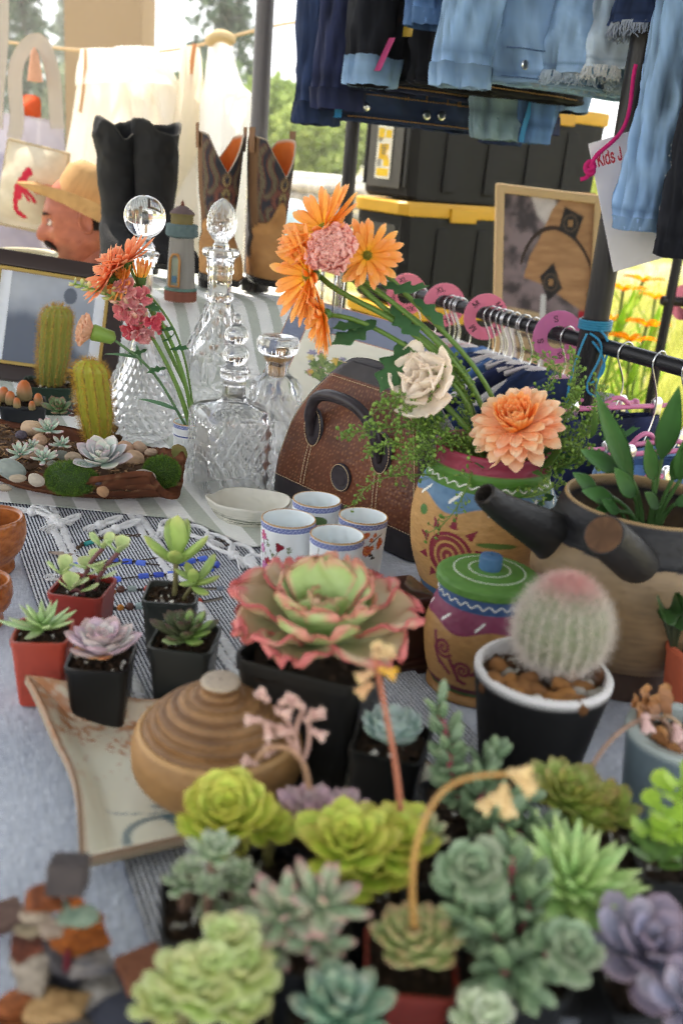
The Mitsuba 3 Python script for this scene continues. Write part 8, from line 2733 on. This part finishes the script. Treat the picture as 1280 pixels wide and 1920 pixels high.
for s in (-1, 1):
    k = part(t, 'eye', ico(.0095, 2).mv(.080, s * .032, .006).T(MH).col('#d9d2c8'), 'vcg', True)
    part(k, 'iris', ico(.0052, 2).mv(.0852, s * .0335, .003).T(MH).col('#2a1c14'), 'vcg', True)
    part(t, 'eyelid', loft([np.stack([.0795 + .0112 * np.cos(a_) * np.cos(np.linspace(-1.3, 1.3, 14)), s * .032 + .0112 * np.sin(np.linspace(-1.3, 1.3, 14)), .006 + .0112 * np.sin(a_) * np.cos(np.linspace(-1.3, 1.3, 14))], 1) for a_ in np.linspace(-.25, 1.4, 8)], False, False, False).T(MH).col('#9a5844'), 'vcs', True)
    part(t, 'eyebrow', tube(np.array([(.092, s * .014, .026), (.090, s * .032, .031), (.078, s * .050, .026)]), [.003, .0042, .002], 8).T(MH).col('#231813'), 'rough', True)
    part(t, 'ear', loft([np.stack([-.018 + .020 * k_ * np.cos(np.arange(20) * .314), s * (.073 + d_) + 0 * np.arange(20), -.005 + .032 * k_ * np.sin(np.arange(20) * .314)], 1) for k_, d_ in ((.8, -.006), (1, .004), (.95, .010), (.75, .011), (.6, .006), (.2, .004))]).T(MH).col(sk), 'vcs', True)
    part(t, 'moustache', tube(np.array([(.104, s * .002, -.047), (.098, s * .018, -.052), (.084, s * .034, -.062), (.074, s * .040, -.074)]), [.008, .0085, .006, .002], 10).disp(lambda v: .0016 * np.sin(v * 900)).T(MH).col('#1c1310'), 'rough', True)
part(t, 'mouth', tube(np.array([(.083, -.022, -.071), (.093, 0, -.068), (.083, .022, -.071)]), [.002, .0046, .002], 8).T(MH).col('#8a4038'), 'vcs', True)
hr = [np.stack([1.03 * R_[i] * dx_[i] - .004, 1.03 * R_[i] * dy_[i], 1.03 * R_[i] * dz_[i]], 1) for i in range(int(nT * .62), -1, -2)]
hr = loft(hr)
keep = (hr.v[:, 0] < -.035)[hr.f].all(1)
part(t, 'hair', G(hr.v, hr.f[keep]).T(MH).col('#1d1512'), 'rough', True)
# neck, shirt, arms and legs as one continuous body, seated
bt = hc + V(.06, .02, 0)
J = lambda x, y, z: bt + V(x, y, z)


def bone(a_, r0, b_, r1):
    def ball(c, r):
        m = trimesh.creation.icosphere(subdivisions=2, radius=r)
        return Manifold.sphere(r, 20).translate(list(map(float, c)))
    return Manifold.batch_hull([ball(a_, r0), ball(b_, r1)])


hipz = max(.30 - hc[2], -.62)
bones = [(J(-.03, 0, -.05), .056, J(.01, 0, -.16), .058), (J(.01, 0, -.20), .09, J(.05, .0, -.42), .13), (J(.05, 0, -.42), .13, J(.07, 0, hipz), .14), (J(.01, -.14, -.19), .065, J(.01, .16, -.19), .065)]
for s in (-1, 1):
    sh_, el_, wr_ = J(.01, s * .17, -.20), J(-.06, s * .21, -.46), J(-.26, s * .14, -.52)
    hp_, kn_, an_ = J(.06, s * .09, hipz), J(-.36, s * .14, hipz + .05), J(-.30, s * .14, .09 - hc[2])
    bones += [(sh_, .055, el_, .045), (el_, .045, wr_, .032), (hp_, .09, kn_, .062), (kn_, .062, an_, .045), (an_, .045, J(-.46, s * .15, .06 - hc[2]), .036)]
body = bone(*bones[0])
for b_ in bones[1:]:
    body = body + bone(*b_)
body = body.refine_to_length(.03)
m = body.to_mesh()
m = trimesh.Trimesh(m.vert_properties[:, :3], m.tri_verts)
trimesh.smoothing.filter_taubin(m, iterations=12)
g = tm(m)
zz = g.v[:, 2] - hc[2]
g.c = over(over(np.broadcast_to(C('#5f6670'), g.v.shape).copy(), '#2c3240', sst(hipz + .10, hipz + .06, zz)), '#8f5340', sst(-.145, -.125, zz))
part(t, 'body', g, 'vc', True)
for s in (-1, 1):
    wr_ = J(-.26, s * .14, -.52)
    hand = bone(wr_, .030, wr_ + V(-.07, -s * .01, -.01), .034)
    for q in range(4):
        b0 = wr_ + V(-.085, (q - 1.5) * .017, -.008)
        b1, b2 = b0 + V(-.038 + .004 * abs(q - 1.5), 0, -.008), b0 + V(-.062 + .006 * abs(q - 1.5), 0, -.026)
        hand = hand + bone(b0, .0095, b1, .0085) + bone(b1, .0085, b2, .0075)
    th0 = wr_ + V(-.03, -s * .026, 0)
    hand = hand + bone(th0, .012, th0 + V(-.03, -s * .028, -.006), .010) + bone(th0 + V(-.03, -s * .028, -.006), .010, th0 + V(-.055, -s * .03, -.016), .0085)
    m = hand.refine_to_length(.006).to_mesh()
    m = trimesh.Trimesh(m.vert_properties[:, :3], m.tri_verts)
    trimesh.smoothing.filter_taubin(m, iterations=6)
    part(t, 'hand', tm(m).col(sk), 'vcs', True)
# low stool under him
q = J(.07, 0, 0)
t2 = thing('low_stool', 'low wooden stool under the seated man', 'stool')
sz = hc[2] + hipz - .13
part(t2, 'seat', rbox(.36, .36, .04, .008).mv(q[0], q[1], sz - .02).col('#7d6244'), 'vc', 40)
for sx in (-1, 1):
    for sy in (-1, 1):
        part(t2, 'leg', tube([V(q[0] + sx * .14, q[1] + sy * .14, 0), V(q[0] + sx * .13, q[1] + sy * .13, sz)], .016, 10).col('#6d5438'), 'vc')
# straw hat: he wears it, tipped over his brow
t3 = thing('straw_hat', 'straw hat with a wide upturned brim and an orange band on the seated man', 'hat')
n = 90
a = np.arange(n) * 2 * np.pi / n
rg = []
brim = [(1.0, 0), (.9, -.004), (.75, -.006), (.58, -.004), (.50, 0)]
for k, z_ in brim + [(.49, .012), (.48, .06), (.45, .10), (.37, .124), (.18, .128), (.001, .120)]:
    rr = .165 * k
    x_ = rr * 1.12 * np.cos(a)
    y_ = rr * .92 * np.sin(a)
    zz = z_ + (.045 * np.abs(np.sin(a)) ** 2.2 * max(k - .5, 0) / .5) - .012 * np.cos(a) * max(k - .5, 0) / .5 - (.02 * np.exp(-(np.sin(a) / .4) ** 2) if z_ > .11 else 0)
    rg.append(np.stack([x_, y_, zz], 1))
und = [q + V(0, 0, -.0035) for q in rg[:5]]
g = loft(und[::-1] + rg, False, False)
hatM = frame(hc + V(.010, 0, .024), FW * V(1, 1, 0) / np.linalg.norm(FW[:2]), sdv, V(0, 0, 1)) @ rotm((0, 1, 0), -24)
g = g.T(hatM)
g.c = lerp(C('#94714a'), C('#c4a273'), fb(g.v, 220, 3))
part(t3, 'hat', g, 'rough', 50)
part(t3, 'band', loft([np.stack([.165 * k * 1.12 * np.cos(a), .165 * k * .92 * np.sin(a), z_ + 0 * a], 1) for k, z_ in ((.515, .004), (.512, .016), (.50, .022))], False, False).T(hatM).col('#b06a34'), 'vc', True)
# ------------------------------------------------------------------ the stack of wood and stones at the front left, loose blocks
t = thing('wood_stone_stack', 'rough stack of rusty wood, bark and stone pieces at the lower left corner', 'sculpture')


def lump(t, name, px, py, z, rx, ry, rz, c1, c2, rot=0, seed=0, flat=.0, mat='rough'):
    o = P(px, py, z)
    s = S(o)
    r = np.random.RandomState(int(seed) + 5)
    q = r.normal(size=(15, 3))
    q = q / np.linalg.norm(q, axis=1, keepdims=True) * r.uniform(.8, 1.15, (15, 1))
    h = trimesh.convex.convex_hull(q * V(1.05, 1.05, 1.1))
    h = h.subdivide().subdivide().subdivide()
    g = tm(h).disp(lambda v: .16 * (fb(v + seed * 2.7, 4, 3)[:, None] - .5) * v)
    g = g.sc(rx * s, ry * s, rz * s).rz(rot).mv(o)
    g.c = lerp(C(c1), C(c2), np.clip(fb(g.v * V(1, 1, 3), 200, 4) * 2.2 - .65, 0, 1))
    return part(t, name, g, mat, 28)


def block(t, px, py, z, w, d, h, c1, c2, rot, tilt=(0, 0)):
    o = P(px, py, z)
    s = S(o)
    g = rbox(w * s, d * s, h * s, .0012, 3).mv(0, 0, -h * s / 2).rot((1, 0, 0), tilt[0]).rot((0, 1, 0), tilt[1]).rz(rot).mv(o)
    gg = tm(trimesh.Trimesh(g.v, g.f).subdivide().subdivide())
    gg.c = lerp(C(c1), C(c2), np.clip(fb(gg.v * V(1, 3, 1), 120, 4) * 1.3 - .15, 0, 1))
    return gg


part(t, 'wood_block', block(t, 128, 1640, .088, 70, 66, 62, '#3a3638', '#5a5250', 4, (-18, 0)), 'rough', 40)
for nm, a_ in (('wood_piece', (78, 1690, .074, 38, 40, 30, '#5a2f1c', '#9a5830', 20, 1)), ('wood_piece', (142, 1692, .070, 26, 30, 22, '#8a4418', '#b5652a', 0, 2)), ('stone', (66, 1712, .062, 34, 30, 16, '#8a7a6c', '#c0b29c', 12, 3)), ('stone', (62, 1738, .054, 36, 30, 14, '#2a2422', '#a8987c', 8, 4)),
               ('leaf_scrap', (140, 1716, .070, 48, 34, 10, '#6a8270', '#9aaa94', -10, 5)), ('bark_piece', (150, 1752, .052, 60, 48, 34, '#5f2f14', '#a05a24', 0, 6)), ('wood_piece', (55, 1772, .044, 40, 36, 24, '#4a2a22', '#7a4634', 30, 7)), ('stone', (62, 1822, .034, 52, 46, 42, '#6f665c', '#a89c8c', 20, 8)),
               ('stone', (165, 1800, .036, 56, 46, 30, '#4a4a52', '#a59c94', -20, 9)), ('twig', (126, 1800, .048, 8, 10, 30, '#4a1a22', '#7a2a34', 0, 10)), ('wood_piece', (150, 1770, .044, 50, 40, 24, '#6a3a1c', '#a5642c', 30, 12)), ('stone', (110, 1836, .024, 50, 44, 34, '#2a2a30', '#4a4850', 0, 13)),
               ('wood_piece', (40, 1870, .020, 50, 44, 40, '#6a3a1c', '#a5623a', -14, 14)), ('wood_piece', (105, 1888, .024, 62, 44, 32, '#8a6a44', '#c09c6c', 12, 15)), ('stone', (190, 1872, .020, 50, 50, 44, '#6a6660', '#9a948c', 30, 16)), ('bark_piece', (20, 1910, .012, 50, 50, 36, '#4a2a18', '#8a5028', 0, 17)),
               ('stone', (120, 1930, .010, 80, 50, 34, '#3a3634', '#6a625a', 0, 18)), ('wood_piece', (95, 1745, .056, 30, 26, 20, '#7a6a5c', '#a8988a', 0, 19)), ('wood_piece', (172, 1722, .062, 24, 22, 16, '#7a4420', '#b06a34', 40, 20)), ('stone', (110, 1790, .040, 40, 40, 40, '#3a3a42', '#5f5a58', 0, 21))):
    lump(t, nm, *a_[:8], a_[8], a_[9], .25 if nm in ('wood_piece', 'stone') else .1)
t = thing('wood_cube', 'reddish brown square wooden block right of the wood and stone stack', 'block')
part(t, 'block', block(t, 268, 1822, .026, 86, 86, 30, '#6a4030', '#98644a', 32, (6, -4)), 'rough', 40)
part(t, 'base', lump_ if False else block(t, 262, 1850, .012, 84, 70, 34, '#26282a', '#3f4442', 30), 'rough', 40)
t = thing('wood_tile', 'grey brown wooden tile lying at the left edge of the table', 'block')
part(t, 'tile', block(t, 2, 1722, .010, 84, 70, 20, '#5a4640', '#7d665c', 38), 'rough', 40)
t = thing('dark_stone', 'dark slate stone between the wooden block and the lime green plants', 'stone')
part(t, 'stone', G(*(lambda g: (g.v, g.f, g.c))(ico(1, 3).disp(lambda v: .35 * (fb(v + 4, 1.4, 4)[:, None] - .5) * v).sc(.022, .018, .014).mv(P(242, 1882, .013)).col('#3a3c46'))), 'rough', 45)
# ------------------------------------------------------------------ thin summer haze over the whole place
scene['haze_air'] = {'type': 'homogeneous', 'albedo': 0.95, 'sigma_t': 0.0016}
scene['haze'] = {'type': 'cube', 'to_world': T().translate([0, 0, 11.0]).scale([320, 320, 12.5]), 'bsdf': {'type': 'null'}, 'interior': {'type': 'ref', 'id': 'haze_air'}}
labels['haze'] = {'label': 'thin bright summer haze', 'category': 'haze', 'kind': 'stuff'}
scene['camera']['medium'] = {'type': 'ref', 'id': 'haze_air'}
